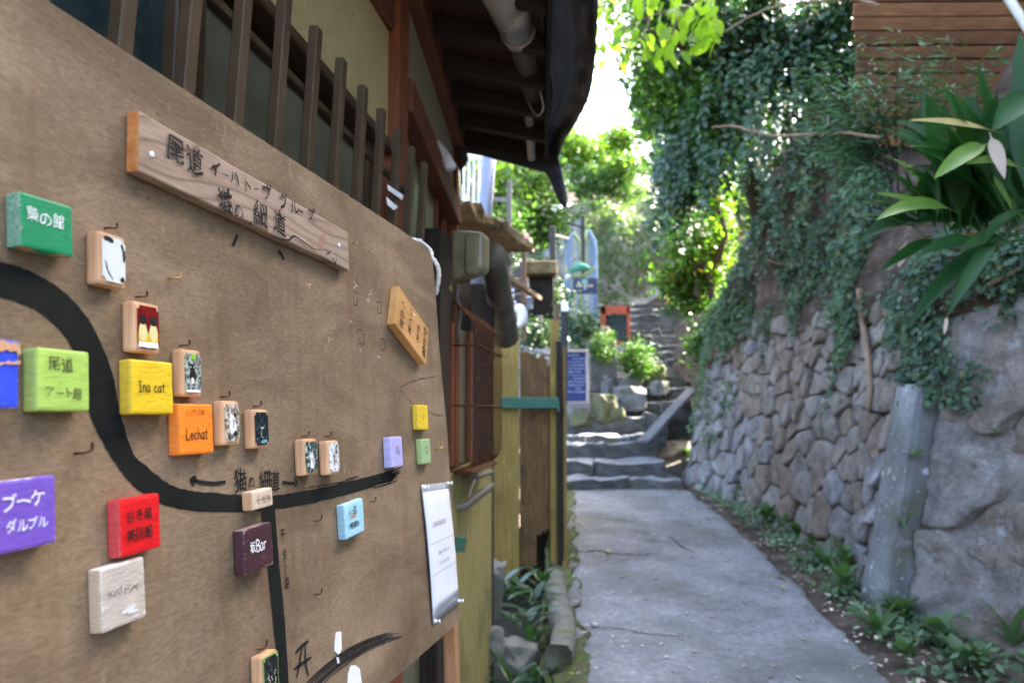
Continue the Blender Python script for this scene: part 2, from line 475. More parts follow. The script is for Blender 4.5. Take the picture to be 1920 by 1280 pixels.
L_['fern'] = leaf_mat('fern_leaf', (0.05, 0.12, 0.02), (0.13, 0.24, 0.045), 0.4, 0.5, 0.3)
L_['far'] = leaf_mat('hazed_far_leaf', (0.10, 0.18, 0.07), (0.22, 0.33, 0.14), 0.45, 0.5, 0.3)  # distance haze put into the leaf colour as a paler green
L_['aspi'] = leaf_mat('broad_leaf', (0.008, 0.038, 0.010), (0.02, 0.075, 0.016), 0.3, 0.42, 0.3)
L_['aspi_light'] = leaf_mat('broad_leaf_light', (0.09, 0.19, 0.03), (0.16, 0.26, 0.05), 0.4, 0.33, 0.5)
L_['aspi_yellow'] = leaf_mat('broad_leaf_yellow', (0.45, 0.36, 0.10), (0.52, 0.42, 0.16), 0.4, 0.5, 0.3, tint=(1.1, 1, .5))
L_['aspi_dry'] = leaf_mat('broad_leaf_dry', (0.42, 0.30, 0.22), (0.5, 0.38, 0.28), 0.3, 0.7, 0.2, tint=(1.1, 1, .7))
L_['litter'] = leaf_mat('litter_leaf', (0.28, 0.20, 0.12), (0.56, 0.48, 0.39), 0.05, 0.8, 0.2, tint=(1, 1, 1))
L_['red'] = leaf_mat('red_leaf', (0.32, 0.04, 0.015), (0.36, 0.05, 0.02), 0.15, 0.6, 0.3, tint=(1, .6, .5))
L_['yellow'] = leaf_mat('yellow_leaf', (0.45, 0.36, 0.06), (0.5, 0.4, 0.08), 0.15, 0.6, 0.3, tint=(1, 1, .5))
L_['succulent'] = leaf_mat('blue_green_leaf', (0.10, 0.20, 0.16), (0.2, 0.33, 0.28), 0.2, 0.45, 0.4)

# ------------------------------------------------------------------ glyphs (built once while the scene is empty)
ALLCH = sorted(set('尾道イーハトーヴグループ猫の細道〜ぺぽ梟の館尾道アート館ブーケダルブル招き猫美術館ラングドシャ坂人と猫共同墓地千艮小路空あおこべ地図千光寺花風茶香への地域猫管理区域→開ベーーの店内案ルンプンの館きはまいへ喫茶営業日お飲物ご注文下さ'))
GLYPH = {}
_tmp = []
for ch in ALLCH:
    for off in (0.0, 0.009):
        cu = bpy.data.curves.new('glyph', 'FONT')
        cu.body = ch
        cu.size = 1.0
        cu.offset = off
        cu.resolution_u = 2
        o = bpy.data.objects.new('glyph', cu)
        COL.objects.link(o)
        _tmp.append((ch, off, o, cu))
_dg = bpy.context.evaluated_depsgraph_get()
for ch, off, o, cu in _tmp:
    me = o.evaluated_get(_dg).to_mesh()
    V = np.empty(len(me.vertices) * 3, dtype=np.float32)
    me.vertices.foreach_get('co', V)
    V = V.reshape(-1, 3)
    Fs = [tuple(p.vertices) for p in me.polygons]
    if len(V):
        V = V - np.array([0.5, 0.38, 0], dtype=np.float32)
    GLYPH[(ch, off > 0)] = (V, Fs)
    o.evaluated_get(_dg).to_mesh_clear()
for ch, off, o, cu in _tmp:
    bpy.data.objects.remove(o)
    bpy.data.curves.remove(cu)

class Marks:
    """flat marks in a local x,y plane: glyphs and brush strokes"""
    def __init__(s): s.V = []; s.F = []; s.z = 0.0
    def glyph(s, ch, x, y, size, rot=0.0, bold=True, sx=1.0, warp=0.055):
        V, Fs = GLYPH[(ch, bold)]
        b = len(s.V)
        c, n_ = math.cos(rot), math.sin(rot)
        sd_ = random.random() * 50
        for v in V:
            a = v[0] + noise.noise((v[0] * 2.2 + sd_, v[1] * 2.2, 0)) * warp * 2
            d = v[1] + noise.noise((v[0] * 2.2, v[1] * 2.2 + sd_, 5)) * warp * 2
            a *= size * sx; d *= size
            s.V.append((x + a * c - d * n_, y + a * n_ + d * c, s.z))
        s.F += [tuple(i + b for i in f) for f in Fs]
    def text(s, t, x, y, size, step=1.0, dirn=(1, 0), jit=0.08, bold=True, sx=1.0, rot=0.0):
        if getattr(s, 'maxw', None) and dirn[0] > 0.5: size = min(size, s.maxw / (len(t) * step))
        for k, ch in enumerate(t):
            if ch == ' ': continue
            q = k - (len(t) - 1) / 2
            s.glyph(ch, x + dirn[0] * q * size * step + random.uniform(-jit, jit) * size, y + dirn[1] * q * size * step + random.uniform(-jit, jit) * size,
                    size * random.uniform(0.9, 1.08), rot + random.uniform(-jit, jit), bold, sx)
    def stroke(s, pts, w, taper=0.35, rag=0.12, n=None, z=None):
        pts = [Vector((p[0], p[1], 0)) for p in pts]
        if len(pts) > 2: pts = spline(pts, n or 5 * len(pts))
        else:
            k = n or 5
            pts = [pts[0].lerp(pts[1], i / (k - 1)) for i in range(k)]
        ws = w if hasattr(w, '__len__') else None
        b = len(s.V)
        m = len(pts)
        zz = s.z if z is None else z
        for i, p in enumerate(pts):
            t = (pts[min(i + 1, m - 1)] - pts[max(i - 1, 0)]).normalized()
            nn = Vector((-t.y, t.x, 0))
            f = i / (m - 1)
            ww = (ws[0] + (ws[1] - ws[0]) * f) if ws else w
            e = 1 - taper * (abs(2 * f - 1) ** 3)
            a = ww * 0.5 * e * (1 + random.uniform(-rag, rag)); c = ww * 0.5 * e * (1 + random.uniform(-rag, rag))
            s.V.append(tuple((p + nn * a)[:2]) + (zz,)); s.V.append(tuple((p - nn * c)[:2]) + (zz,))
        for i in range(m - 1):
            s.F.append((b + 2 * i + 1, b + 2 * i + 3, b + 2 * i + 2, b + 2 * i))
    def poly_band(s, A, B, sub=6, rag=0.0):
        """band between two point lists of equal length, resampled"""
        A = spline([(p[0], p[1], 0) for p in A], len(A) * sub); B = spline([(p[0], p[1], 0) for p in B], len(A))
        b = len(s.V)
        for p, q in zip(A, B):
            s.V.append((p.x + random.uniform(-rag, rag), p.y + random.uniform(-rag, rag), s.z)); s.V.append((q.x + random.uniform(-rag, rag), q.y + random.uniform(-rag, rag), s.z))
        for i in range(len(A) - 1):
            s.F.append((b + 2 * i + 1, b + 2 * i + 3, b + 2 * i + 2, b + 2 * i))
    def build(s, name, mat, parent=None):
        me = mesh_py(name, s.V, s.F)
        return obj_from(name, me, parent, mat)

# ------------------------------------------------------------------ ground, path, ditch, stairs
def smooth_interp(tab, y):
    ys = [t[0] for t in tab]; xs = [t[1] for t in tab]
    if y <= ys[0]: return xs[0] + (y - ys[0]) * (xs[1] - xs[0]) / (ys[1] - ys[0])
    for i in range(len(ys) - 1):
        if y <= ys[i + 1]:
            t = (y - ys[i]) / (ys[i + 1] - ys[i]); t = t * t * (3 - 2 * t) * 0.5 + t * 0.5
            return xs[i] + t * (xs[i + 1] - xs[i])
    return xs[-1]
PL = [(-4, 0.10), (3, 0.26), (4, 0.33), (5, 0.33), (6, 0.40), (7, 0.46), (8.5, 0.58), (10.3, 0.70)]   # left edge of the path
PR = [(-4, 1.6), (3, 1.9), (4, 2.0), (5, 2.08), (6, 2.15), (7, 2.22), (8.5, 2.28), (10.3, 2.26)]
WB = [(-4, 3.2), (2.5, 3.05), (3.5, 2.95), (4.4, 2.78), (5.0, 2.50), (5.4, 2.50), (6, 2.58), (7, 2.64), (8, 2.62), (9, 2.52), (10.2, 2.36), (12, 2.75)]
ny, nx = 260, 26
V, Fc = [], []
for j in range(ny + 1):
    y = -4 + j / ny * 14.4
    a, b = smooth_interp(PL, y), smooth_interp(PR, y)
    for i in range(nx + 1):
        t = i / nx
        ea = 0.05 * noise.noise((0, y * 1.7, 3)) + 0.025 * noise.noise((0, y * 6, 3))
        eb = 0.05 * noise.noise((9, y * 2.3, 3)) + 0.05 * noise.noise((9, y * 7, 3)) + 0.03 * noise.noise((9, y * 19, 3))
        x = a + ea * (1 - t) + (b + eb - a) * t
        z = gz(y) + 0.014 * noise.noise((x * 0.9, y * 0.9, 0)) + 0.006 * noise.noise((x * 4, y * 4, 2))
        if i == 0 or i == nx: z -= 0.05
        V.append((x, y, z))
for j in range(ny):
    for i in range(nx):
        k = j * (nx + 1) + i
        Fc.append((k, k + 1, k + nx + 2, k + nx + 1))
path = obj_from('path', mesh_py('path', V, Fc, True), None, M['concrete'])
tag(path, kind='structure')
# cracks: thin dark gaps laid on the concrete
def crack(pts, w):
    mk = Marks()
    g = [ground_hit(*p) for p in pts]
    pl = spline(g, 7 * len(g))
    V2, F2 = [], []
    n = len(pl)
    for i, p in enumerate(pl):
        t = (pl[min(i + 1, n - 1)] - pl[max(i - 1, 0)]).normalized()
        nn = Vector((-t.y, t.x, 0))
        e = math.sin(math.pi * (i + 0.3) / (n - 0.4)) ** 0.5
        j1 = Vector((random.uniform(-.006, .006), random.uniform(-.014, .014), 0))
        for s in (1, -1):
            q = p + j1 + nn * s * w * e * random.uniform(0.3, 1)
            q.z = gz(q.y) + 0.014 * noise.noise((q.x * 0.9, q.y * 0.9, 0)) + 0.006 * noise.noise((q.x * 4, q.y * 4, 2)) + 0.005
            V2.append(q)
    for i in range(n - 1): F2.append((2 * i + 1, 2 * i + 3, 2 * i + 2, 2 * i))
    return obj_from('crack', mesh_py('crack', V2, F2), path, M['ditch'])
for pts, w in (([(1060, 1036), (1095, 1034), (1125, 1032), (1160, 1038), (1200, 1040), (1245, 1037)], 0.022),
               ([(1245, 1042), (1280, 1043), (1306, 1044)], 0.006),
               ([(1255, 1003), (1272, 1018), (1287, 1030), (1305, 1035)], 0.012),
               ([(1100, 972), (1140, 974), (1175, 978), (1196, 979)], 0.012),
               ([(1210, 1016), (1232, 1012)], 0.010),
               ([(1100, 1178), (1150, 1178), (1200, 1186), (1265, 1193), (1300, 1190)], 0.007),
               ([(1300, 1190), (1370, 1186), (1440, 1184)], 0.003),
               ([(1326, 955), (1342, 951)], 0.02), ([(1336, 973), (1342, 971)], 0.02), ([(1435, 1047), (1450, 1056), (1466, 1080)], 0.018)):
    crack(pts, w)
# ground under everything
gm = mesh_py('ground', [(-60, -60, gz(-60) - 3.2), (80, -60, gz(-60) - 3.2), (80, 90, gz(0) - 0.9), (-60, 90, gz(0) - 0.9)], [(0, 1, 2, 3)])
tag(obj_from('ground', gm, None, M['soil']), kind='structure')
# mossy verge and the ditch on the left
def strip(name, La, Lb, y0, y1, n, za, zb, mat, amp=0.03, m=6):
    V, Fc = [], []
    for j in range(n + 1):
        y = y0 + (y1 - y0) * j / n
        for i in range(m + 1):
            t = i / m
            x = La(y) + (Lb(y) - La(y)) * t
            V.append((x + amp * noise.noise((x * 5, y * 5, 1)), y, za(y) + (zb(y) - za(y)) * t + amp * noise.noise((x * 6, y * 6, 7))))
    for j in range(n):
        for i in range(m):
            k = j * (m + 1) + i
            Fc.append((k, k + 1, k + m + 2, k + m + 1))
    return obj_from(name, mesh_py(name, V, Fc, True), None, mat)
pl_ = lambda y: smooth_interp(PL, y)
pr_ = lambda y: smooth_interp(PR, y)
wb_ = lambda y: smooth_interp(WB, y)
tag(strip('verge', lambda y: pl_(y) - 0.16, lambda y: pl_(y) + 0.10 + 0.07 * noise.noise((3, y * 3, 0)) + 0.04 * noise.noise((3, y * 9, 0)), 1.0, 10.2, 160, lambda y: gz(y) - 0.06, lambda y: gz(y) + 0.012, M['moss'], 0.02), kind='structure')
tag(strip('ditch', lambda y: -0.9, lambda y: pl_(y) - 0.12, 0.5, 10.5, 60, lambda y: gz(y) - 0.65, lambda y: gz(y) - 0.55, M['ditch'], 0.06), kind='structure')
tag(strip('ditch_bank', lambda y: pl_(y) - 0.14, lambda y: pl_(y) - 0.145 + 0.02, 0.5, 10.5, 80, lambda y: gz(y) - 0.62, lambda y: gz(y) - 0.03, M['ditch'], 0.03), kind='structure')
tag(strip('gutter_soil', lambda y: pr_(y) - 0.30, lambda y: wb_(y) + 0.12, -4, 10.6, 200, lambda y: gz(y) - 0.075, lambda y: gz(y) + 0.06, M['soil'], 0.03), kind='structure')

M['riser'] = rough_mat('damp_shaded_riser', [(0.25, (0.035, 0.034, 0.03)), (0.5, (0.075, 0.072, 0.066)), (0.75, (0.15, 0.145, 0.14))], 5, (1, 1, 2), rough=0.8, bstr=0.8, bdist=0.02, rand=0.25, fine=(30, 0.25), spots=[(5, 0.62, (0.06, 0.07, 0.03), 0.08)])  # damp stone, with the shade on the step fronts darkened into it
# stairs
stairs = empty('stairs', (1.4, 10, gz(10)), kind='structure')
def step_stone(x0, x1, y0, y1, ztop, h, mat=None, seed=0, bev=0.02):
    bm = box_bm(x1 - x0, y1 - y0, h, 0, 1)
    bmesh.ops.subdivide_edges(bm, edges=list(bm.edges), cuts=5, use_grid_fill=True)
    bmesh.ops.bevel(bm, geom=[e for e in bm.edges if e.calc_face_angle(0) > 0.6], offset=bev * random.uniform(.6, 1.5), segments=2, affect='EDGES', profile=0.6)
    jitter(bm, 0.06, 2.4, seed); jitter(bm, 0.035, 8.0, seed + 3)
    bm.normal_update()
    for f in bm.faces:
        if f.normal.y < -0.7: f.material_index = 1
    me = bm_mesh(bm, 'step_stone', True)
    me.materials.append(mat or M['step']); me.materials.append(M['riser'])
    o = obj_from('step_stone', me, None, None, loc=((x0 + x1) / 2, (y0 + y1) / 2, ztop - h / 2))
    return adopt(o, stairs)
def srow(ytop, Y, xa, xb, depth, h, splits=(), seed=0, yb=None):
    """row of stones whose front top edge shows at photo row ytop, between photo columns xa and xb"""
    a = P(xa, ytop, Y); b = P(xb, ytop, Y)
    xs = [a.x] + [a.x + (b.x - a.x) * s for s in splits] + [b.x]
    for k in range(len(xs) - 1):
        step_stone(xs[k] + 0.004, xs[k + 1] - 0.004, Y + random.uniform(-.02, .02), Y + depth, a.z + random.uniform(-.008, .008), h, seed=seed + k * 1.7)
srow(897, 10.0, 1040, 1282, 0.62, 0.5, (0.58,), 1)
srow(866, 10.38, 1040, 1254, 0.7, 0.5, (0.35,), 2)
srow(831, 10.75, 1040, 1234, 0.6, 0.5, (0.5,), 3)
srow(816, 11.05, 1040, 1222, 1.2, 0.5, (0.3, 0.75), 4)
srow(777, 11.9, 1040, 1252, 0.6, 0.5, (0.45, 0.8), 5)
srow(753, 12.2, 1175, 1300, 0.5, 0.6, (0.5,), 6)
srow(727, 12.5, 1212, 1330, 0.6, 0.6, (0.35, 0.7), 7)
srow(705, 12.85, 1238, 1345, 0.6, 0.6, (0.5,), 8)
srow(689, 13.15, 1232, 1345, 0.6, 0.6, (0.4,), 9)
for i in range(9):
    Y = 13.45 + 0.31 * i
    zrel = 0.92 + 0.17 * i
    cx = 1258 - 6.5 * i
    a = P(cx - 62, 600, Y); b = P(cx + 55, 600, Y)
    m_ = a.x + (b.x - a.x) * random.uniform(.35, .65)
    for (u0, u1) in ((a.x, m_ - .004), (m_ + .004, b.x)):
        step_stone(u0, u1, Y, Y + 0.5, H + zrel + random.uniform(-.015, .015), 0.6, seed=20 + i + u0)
# solid core below the stairs so nothing floats
core = box_bm(2.6, 7.5, 1.6, 0, 1, (2.0, 14.2, 0))
for v in core.verts:
    v.co.z += (0.15 if v.co.y < 12 else H + 1.2) - 0.6
adopt(obj_from('stair_core', bm_mesh(core, 'stair_core'), None, M['mortar']), stairs)

# rocks beside the stairs
def rock_mesh(seed, sx, sy, sz, sub=4, amp=0.32):
    bm = bmesh.new()
    bmesh.ops.create_icosphere(bm, subdivisions=sub, radius=0.5)
    for v in bm.verts:
        d = v.co.normalized()
        q = d * 1.3 + Vector((seed * 5.1, seed * 2.3, seed))
        k = 1 + amp * noise.noise(q) * 1.9 + 0.16 * noise.noise(q * 3) + 0.09 * noise.noise(q * 8)
        c = Vector((max(-.39, min(.39, d.x * .5 * k)), max(-.39, min(.39, d.y * .5 * k)), max(-.39, min(.39, d.z * .5 * k)))) * 1.2
        v.co = Vector((c.x * sx, c.y * sy, c.z * sz))
    return bm_mesh(bm, 'rock', True)
M['rock'] = rough_mat('rock', [(0.28, (0.10, 0.10, 0.095)), (0.5, (0.2, 0.2, 0.2)), (0.75, (0.32, 0.32, 0.315))], 5, rough=0.9, bstr=0.8, bdist=0.02, fine=(30, 0.2), rand=0.18,
                      spots=[(4, 0.6, (0.09, 0.105, 0.05), 0.1)])
M['rockmoss'] = rough_mat('mossy_rock', [(0.28, (0.06, 0.062, 0.04)), (0.5, (0.115, 0.115, 0.07)), (0.75, (0.21, 0.205, 0.15))], 5, rough=0.95, bstr=0.8, bdist=0.02, fine=(30, 0.2),
                          spots=[(6, 0.56, (0.10, 0.12, 0.03), 0.12)])
ROCKS = [(1075, 775, 12.0, 38, 32, 'rock', 'low dark rock below the blue chalkboard'),
         (1092, 785, 11.9, 40, 28, 'rockmoss', 'flat mossy rock at the left end of the landing'),
         (1133, 765, 11.95, 44, 50, 'rockmoss', 'pointed mossy rock standing on the landing'),
         (1180, 748, 12.3, 66, 46, 'rock', 'broad grey boulder left of the upper steps'),
         (1140, 728, 12.5, 30, 34, 'rock', 'brownish rock under the concrete planter'),
         (1168, 722, 12.6, 34, 26, 'rock', 'small blocky stone under the fern'),
         (1222, 705, 12.9, 56, 40, 'rockmoss', 'rounded mossy boulder right of the fern'),
         (1235, 728, 12.45, 36, 26, 'rock', 'small pale stone beside the mossy boulder'),
         (1192, 718, 12.8, 30, 30, 'rock', 'grey stone wedged left of the mossy boulder'),
         (1158, 775, 11.88, 30, 20, 'rockmoss', 'little stone on the landing by the pointed rock')]
for i, (x, y, Y, w, h, mt, lab) in enumerate(ROCKS):
    c = P(x, y, Y)
    s = Y / F
    o = obj_from('rock', rock_mesh(i + 1.3, w * s * 1.0, w * s * 0.9, h * s * 1.1), None, M[mt], loc=c, rot=(0, 0, i))
    tag(o, lab, 'rock', 'rocks beside the stone steps')
# sloping plank at the right of the steps
pk = bar('ramp_plank', P(1207, 828, 10.75), P(1300, 727, 12.3), 0.22, 0.045, wood_mat('grey_plank', (0.075, 0.073, 0.075), (0.19, 0.185, 0.19), (10, 1, 10), 5, bstr=0.3), None, 0.006, up=Vector((-0.35, -0.15, 1)), wob=0.012, cuts=5)
tag(pk, 'grey plank sloping down the right side of the stone steps', 'plank')

# ------------------------------------------------------------------ right-hand retaining wall and bank
def wall_pt(y, h, out=0.0):
    """point on the right wall: y along the alley, h height above ground, out = towards the alley"""
    x = wb_(y) + 0.2 * min(h, 2.05) - out
    if h > 2.05: x += (h - 2.05) * 0.22
    return Vector((x, y, gz(y) + h))
def grid_surface(name, fn, u0, u1, v0, v1, nu, nv, mat, parent=None, kind=None):
    V, Fc = [], []
    for j in range(nv + 1):
        for i in range(nu + 1):
            V.append(fn(u0 + (u1 - u0) * i / nu, v0 + (v1 - v0) * j / nv))
    for j in range(nv):
        for i in range(nu):
            k = j * (nu + 1) + i
            Fc.append((k, k + 1, k + nu + 2, k + nu + 1))
    o = obj_from(name, mesh_py(name, V, Fc, True), parent, mat)
    if kind: o['kind'] = kind
    return o
rw = empty('retaining_wall', wall_pt(6, 0), label='dry stone retaining wall of brown and grey boulders along the right of the path', cat='wall')
bk = grid_surface('mortar_backing', lambda y, h: wall_pt(y, h, -0.045 + 0.022 * noise.noise((y * 3, h * 3, 0)) + 0.012 * noise.noise((y * 9, h * 9, 4))), 5.15, 12.2, -0.2, 2.2, 160, 50, M['mortar'])
adopt(bk, rw)
M['stone'] = None
def stone_material(name, ca, cb, cc, moss=0.66):
    m, nt, b, out = new_mat(name)
    mp = mapping(nt, (1, 1, 1), 'Object')
    oi = N(nt, 'ShaderNodeObjectInfo')
    add = N(nt, 'ShaderNodeVectorMath'); add.operation = 'ADD'
    sc = N(nt, 'ShaderNodeVectorMath'); sc.operation = 'SCALE'
    cmb = N(nt, 'ShaderNodeCombineXYZ')
    for k in range(3): nt.links.new(oi.outputs['Random'], cmb.inputs[k])
    nt.links.new(cmb.outputs[0], sc.inputs[0]); sc.inputs['Scale'].default_value = 40
    nt.links.new(mp.outputs[0], add.inputs[0]); nt.links.new(sc.outputs[0], add.inputs[1])
    n = noise_tex(nt, add.outputs[0], 6, 9, 0.68)
    r1 = ramp(nt, [(0.28, tuple(x * 0.45 for x in ca)), (0.5, ca), (0.74, tuple(min(1, x * 1.55) for x in ca))])
    r2 = ramp(nt, [(0.28, tuple(x * 0.45 for x in cb)), (0.5, cb), (0.74, tuple(min(1, x * 1.55) for x in cb))])
    nt.links.new(n.outputs[0], r1.inputs[0]); nt.links.new(n.outputs[0], r2.inputs[0])
    rr = ramp(nt, [(0.35, (0, 0, 0)), (0.65, (1, 1, 1))])
    nt.links.new(oi.outputs['Random'], rr.inputs[0])
    col = mixc(nt, rr.outputs[0], r1.outputs[0], r2.outputs[0])
    n2 = noise_tex(nt, add.outputs[0], 3.5, 7, 0.7)
    r3 = ramp(nt, [(moss - 0.05, (0, 0, 0)), (moss + 0.05, (1, 1, 1))])
    nt.links.new(n2.outputs[0], r3.inputs[0])
    col = mixc(nt, r3.outputs[0], col, cc)
    n5 = noise_tex(nt, add.outputs[0], 60, 4, 0.7)
    r5 = ramp(nt, [(0.3, (0.75,) * 3), (0.7, (1.22,) * 3)])
    nt.links.new(n5.outputs[0], r5.inputs[0])
    col = mixc(nt, 1.0, col, r5.outputs[0], 'MULTIPLY')
    nt.links.new(col, b.inputs['Base Color'])
    b.inputs['Roughness'].default_value = 0.92
    b.inputs['Specular IOR Level'].default_value = 0.2
    n6 = noise_tex(nt, add.outputs[0], 20, 9, 0.75)
    bump(nt, b, n6.outputs[0], 1.0, 0.035)
    return m
M['stone_brown'] = stone_material('brown_wall_stone', (0.225, 0.172, 0.128), (0.25, 0.215, 0.175), (0.12, 0.098, 0.075))
M['stone_grey'] = stone_material('grey_wall_stone', (0.25, 0.235, 0.225), (0.22, 0.19, 0.17), (0.40, 0.39, 0.385), 0.6)
M['boulder'] = stone_material('pale_boulder', (0.265, 0.235, 0.205), (0.26, 0.205, 0.16), (0.48, 0.475, 0.46), 0.63)
def clip_poly(poly, a, n):
    out = []
    for i in range(len(poly)):
        p, q = poly[i], poly[(i + 1) % len(poly)]
        dp = (p[0] - a[0]) * n[0] + (p[1] - a[1]) * n[1]
        dq = (q[0] - a[0]) * n[0] + (q[1] - a[1]) * n[1]
        if dp <= 0: out.append(p)
        if (dp < 0 < dq) or (dq < 0 < dp):
            t = dp / (dp - dq)
            out.append((p[0] + (q[0] - p[0]) * t, p[1] + (q[1] - p[1]) * t))
    return out
def voronoi(pts, bounds):
    (x0, y0, x1, y1) = bounds
    cells = []
    P_ = np.array(pts)
    for i, p in enumerate(pts):
        poly = [(x0, y0), (x1, y0), (x1, y1), (x0, y1)]
        d = np.hypot(P_[:, 0] - p[0], P_[:, 1] - p[1])
        for j in np.argsort(d)[1:22]:
            q = pts[j]
            poly = clip_poly(poly, ((p[0] + q[0]) / 2, (p[1] + q[1]) / 2), (q[0] - p[0], q[1] - p[1]))
            if len(poly) < 3: break
        cells.append(poly)
    return cells
def stone_piece(poly, mat, proud, gap, seed, name='stone', cut=0.16, rough=0.02):
    if len(poly) < 3: return
    c = np.mean(poly, axis=0)
    P2 = [np.array(p) for p in poly]
    Q = []
    for i in range(len(P2)):            # knock the corners off, add points along the edges
        a, b = P2[i], P2[(i + 1) % len(P2)]
        w = cut * random.uniform(0.6, 1.4)
        Q += [a * (1 - w) + b * w, (a + b) / 2, a * w + b * (1 - w)]
    P2 = Q
    size = np.mean([np.hypot(*(p - c)) for p in P2])
    if size < 0.03: return
    P2 = [p + np.array([noise.noise((p[0] * 11, p[1] * 11, seed)), noise.noise((p[0] * 11, p[1] * 11, seed + 9))]) * size * 0.10 for p in P2]
    k = max(0.4, 1 - gap / size)
    if name == 'boulder':
        P3 = []
        for i in range(len(P2)):
            P3 += [P2[i], (P2[i] + P2[(i + 1) % len(P2)]) / 2]
        P2 = P3
    rings = [(k, -0.07), (k * 0.995, proud * 0.7), (k * 0.97, proud)] + [(k * f_, proud) for f_ in (.88, .78, .68, .56, .44, .32, .2, .1)] if name == 'boulder' else [(k, -0.07), (k * 0.995, proud * 0.55), (k * 0.955, proud * 0.92), (k * 0.72, proud * 1.0), (k * 0.38, proud * 1.0)]
    org = wall_pt(c[0], c[1])
    V, Fc = [], []
    n = len(P2)
    tilt = (random.uniform(-.3, .3), random.uniform(-.3, .3))
    for ri, (f, out) in enumerate(rings):
        for p in P2:
            d = (p - c) * f
            q = c + d
            o_ = out + (0 if ri == 0 else (d[0] * tilt[0] + d[1] * tilt[1]) * 0.6)
            if ri:
                o_ += rough * (0.5 + size / 0.2) * (noise.noise((q[0] * 7 + seed, q[1] * 7, 0)) + 0.5 * noise.noise((q[0] * 19 + seed, q[1] * 19, 3)) + (0.9 * abs(noise.noise((q[0] * 4 + seed, q[1] * 4, 8))) if name == 'boulder' else 0))
            V.append(wall_pt(q[0], q[1], o_) - org)
    V.append(wall_pt(c[0], c[1], proud * 1.05 + rough * noise.noise((c[0] * 7 + seed, c[1] * 7, 0))) - org)
    for ri in range(len(rings) - 1):
        for i in range(n):
            j = (i + 1) % n
            Fc.append((ri * n + j, ri * n + i, (ri + 1) * n + i, (ri + 1) * n + j))
    b = (len(rings) - 1) * n
    for i in range(n):
        Fc.append((b + (i + 1) % n, b + i, len(V) - 1))
    me = mesh_py(name, V, Fc, True)
    o = obj_from(name, me, None, mat, loc=org)
    return adopt(o, rw)
# rubble section: relaxed random seeds
pts = []
tries = 0
while len(pts) < 270 and tries < 30000:
    tries += 1
    y = random.uniform(5.42, 11.6); h = random.uniform(-0.05, 2.1)
    r0 = 0.19 + 0.12 * (1 - h / 2.1) + 0.05 * noise.noise((y, h, 4)) + random.uniform(-.09, .12)
    if all((y - q[0]) ** 2 * 0.8 + (h - q[1]) ** 2 * 1.15 > r0 * r0 for q in pts): pts.append((y, h))
for (poly, p) in zip(voronoi(pts, (5.4, -0.12, 11.7, 2.15)), pts):
    brown = noise.noise((p[0] * 0.8, p[1] * 1.2, 8)) + 0.35 * (p[1] - 0.95) + (0.35 if 6 < p[0] < 8.6 else -0.25)
    stone_piece(poly, M['stone_brown'] if brown > 0 else M['stone_grey'], random.uniform(0.03, 0.10), random.uniform(0.004, 0.013), random.random() * 40, 'stone', random.uniform(.08, .2), 0.024)
# big boulders at the near end
random.seed(5)
bp = [(4.78, 0.30), (4.86, 0.95), (4.5, 0.55), (4.3, 1.15), (4.72, 1.55), (4.05, 0.45), (4.25, 1.75), (3.9, 1.25), (3.6, 0.5), (3.55, 1.35), (3.8, 1.9), (3.1, 0.8), (3.1, 1.7), (2.5, .5), (2.4, 1.4),
      (4.96, 0.05), (4.6, 0.02), (4.15, 0.0)]
for poly, p in zip(voronoi(bp, (2.0, -0.15, 5.02, 2.1)), bp):
    stone_piece(poly, M['boulder'], random.uniform(0.012, 0.035), 0.002, random.random() * 40, 'boulder', 0.14, 0.02)
nf_ = grid_surface('rock_face', lambda y, h: wall_pt(y, h, 0.016 + 0.035 * noise.noise((y * 2.3, h * 2.3, 0)) + 0.022 * noise.noise((y * 7, h * 7, 4)) + 0.012 * noise.noise((y * 17, h * 17, 9))), -4, 5.2, -0.2, 2.2, 420, 110, M['boulder'])
adopt(nf_, rw)
# the tall concrete slab that ends the rubble section
sl = bmesh.new()
bmesh.ops.create_cube(sl, size=1)
for v in sl.verts:
    h = -0.1 if v.co.z < 0 else 1.50
    y = 5.03 if v.co.y < 0 else 5.43
    if v.co.z > 0: y += 0.02 if v.co.y < 0 else -0.05
    v.co = wall_pt(y, h, 0.13 if v.co.x < 0 else -0.1)
bmesh.ops.subdivide_edges(sl, edges=list(sl.edges), cuts=5, use_grid_fill=True)
bmesh.ops.bevel(sl, geom=[e for e in sl.edges if e.calc_face_angle(0) > 0.6], offset=0.02, segments=2, affect='EDGES')
jitter(sl, 0.03, 2.0, 2); jitter(sl, 0.012, 9.0, 5)
M['slab'] = rough_mat('lichen_concrete', [(0.28, (0.085, 0.083, 0.08)), (0.5, (0.165, 0.162, 0.155)), (0.72, (0.25, 0.245, 0.235))], 3, rough=0.92, bstr=0.5, bdist=0.02, fine=(40, 0.15),
                      spots=[(9, 0.635, (0.48, 0.48, 0.47), 0.03), (2.5, 0.62, (0.12, 0.115, 0.08), 0.1), (30, 0.66, (0.5, 0.5, 0.5), 0.03)])
adopt(obj_from('concrete_slab', bm_mesh(sl, 'concrete_slab', True), None, M['slab']), rw)

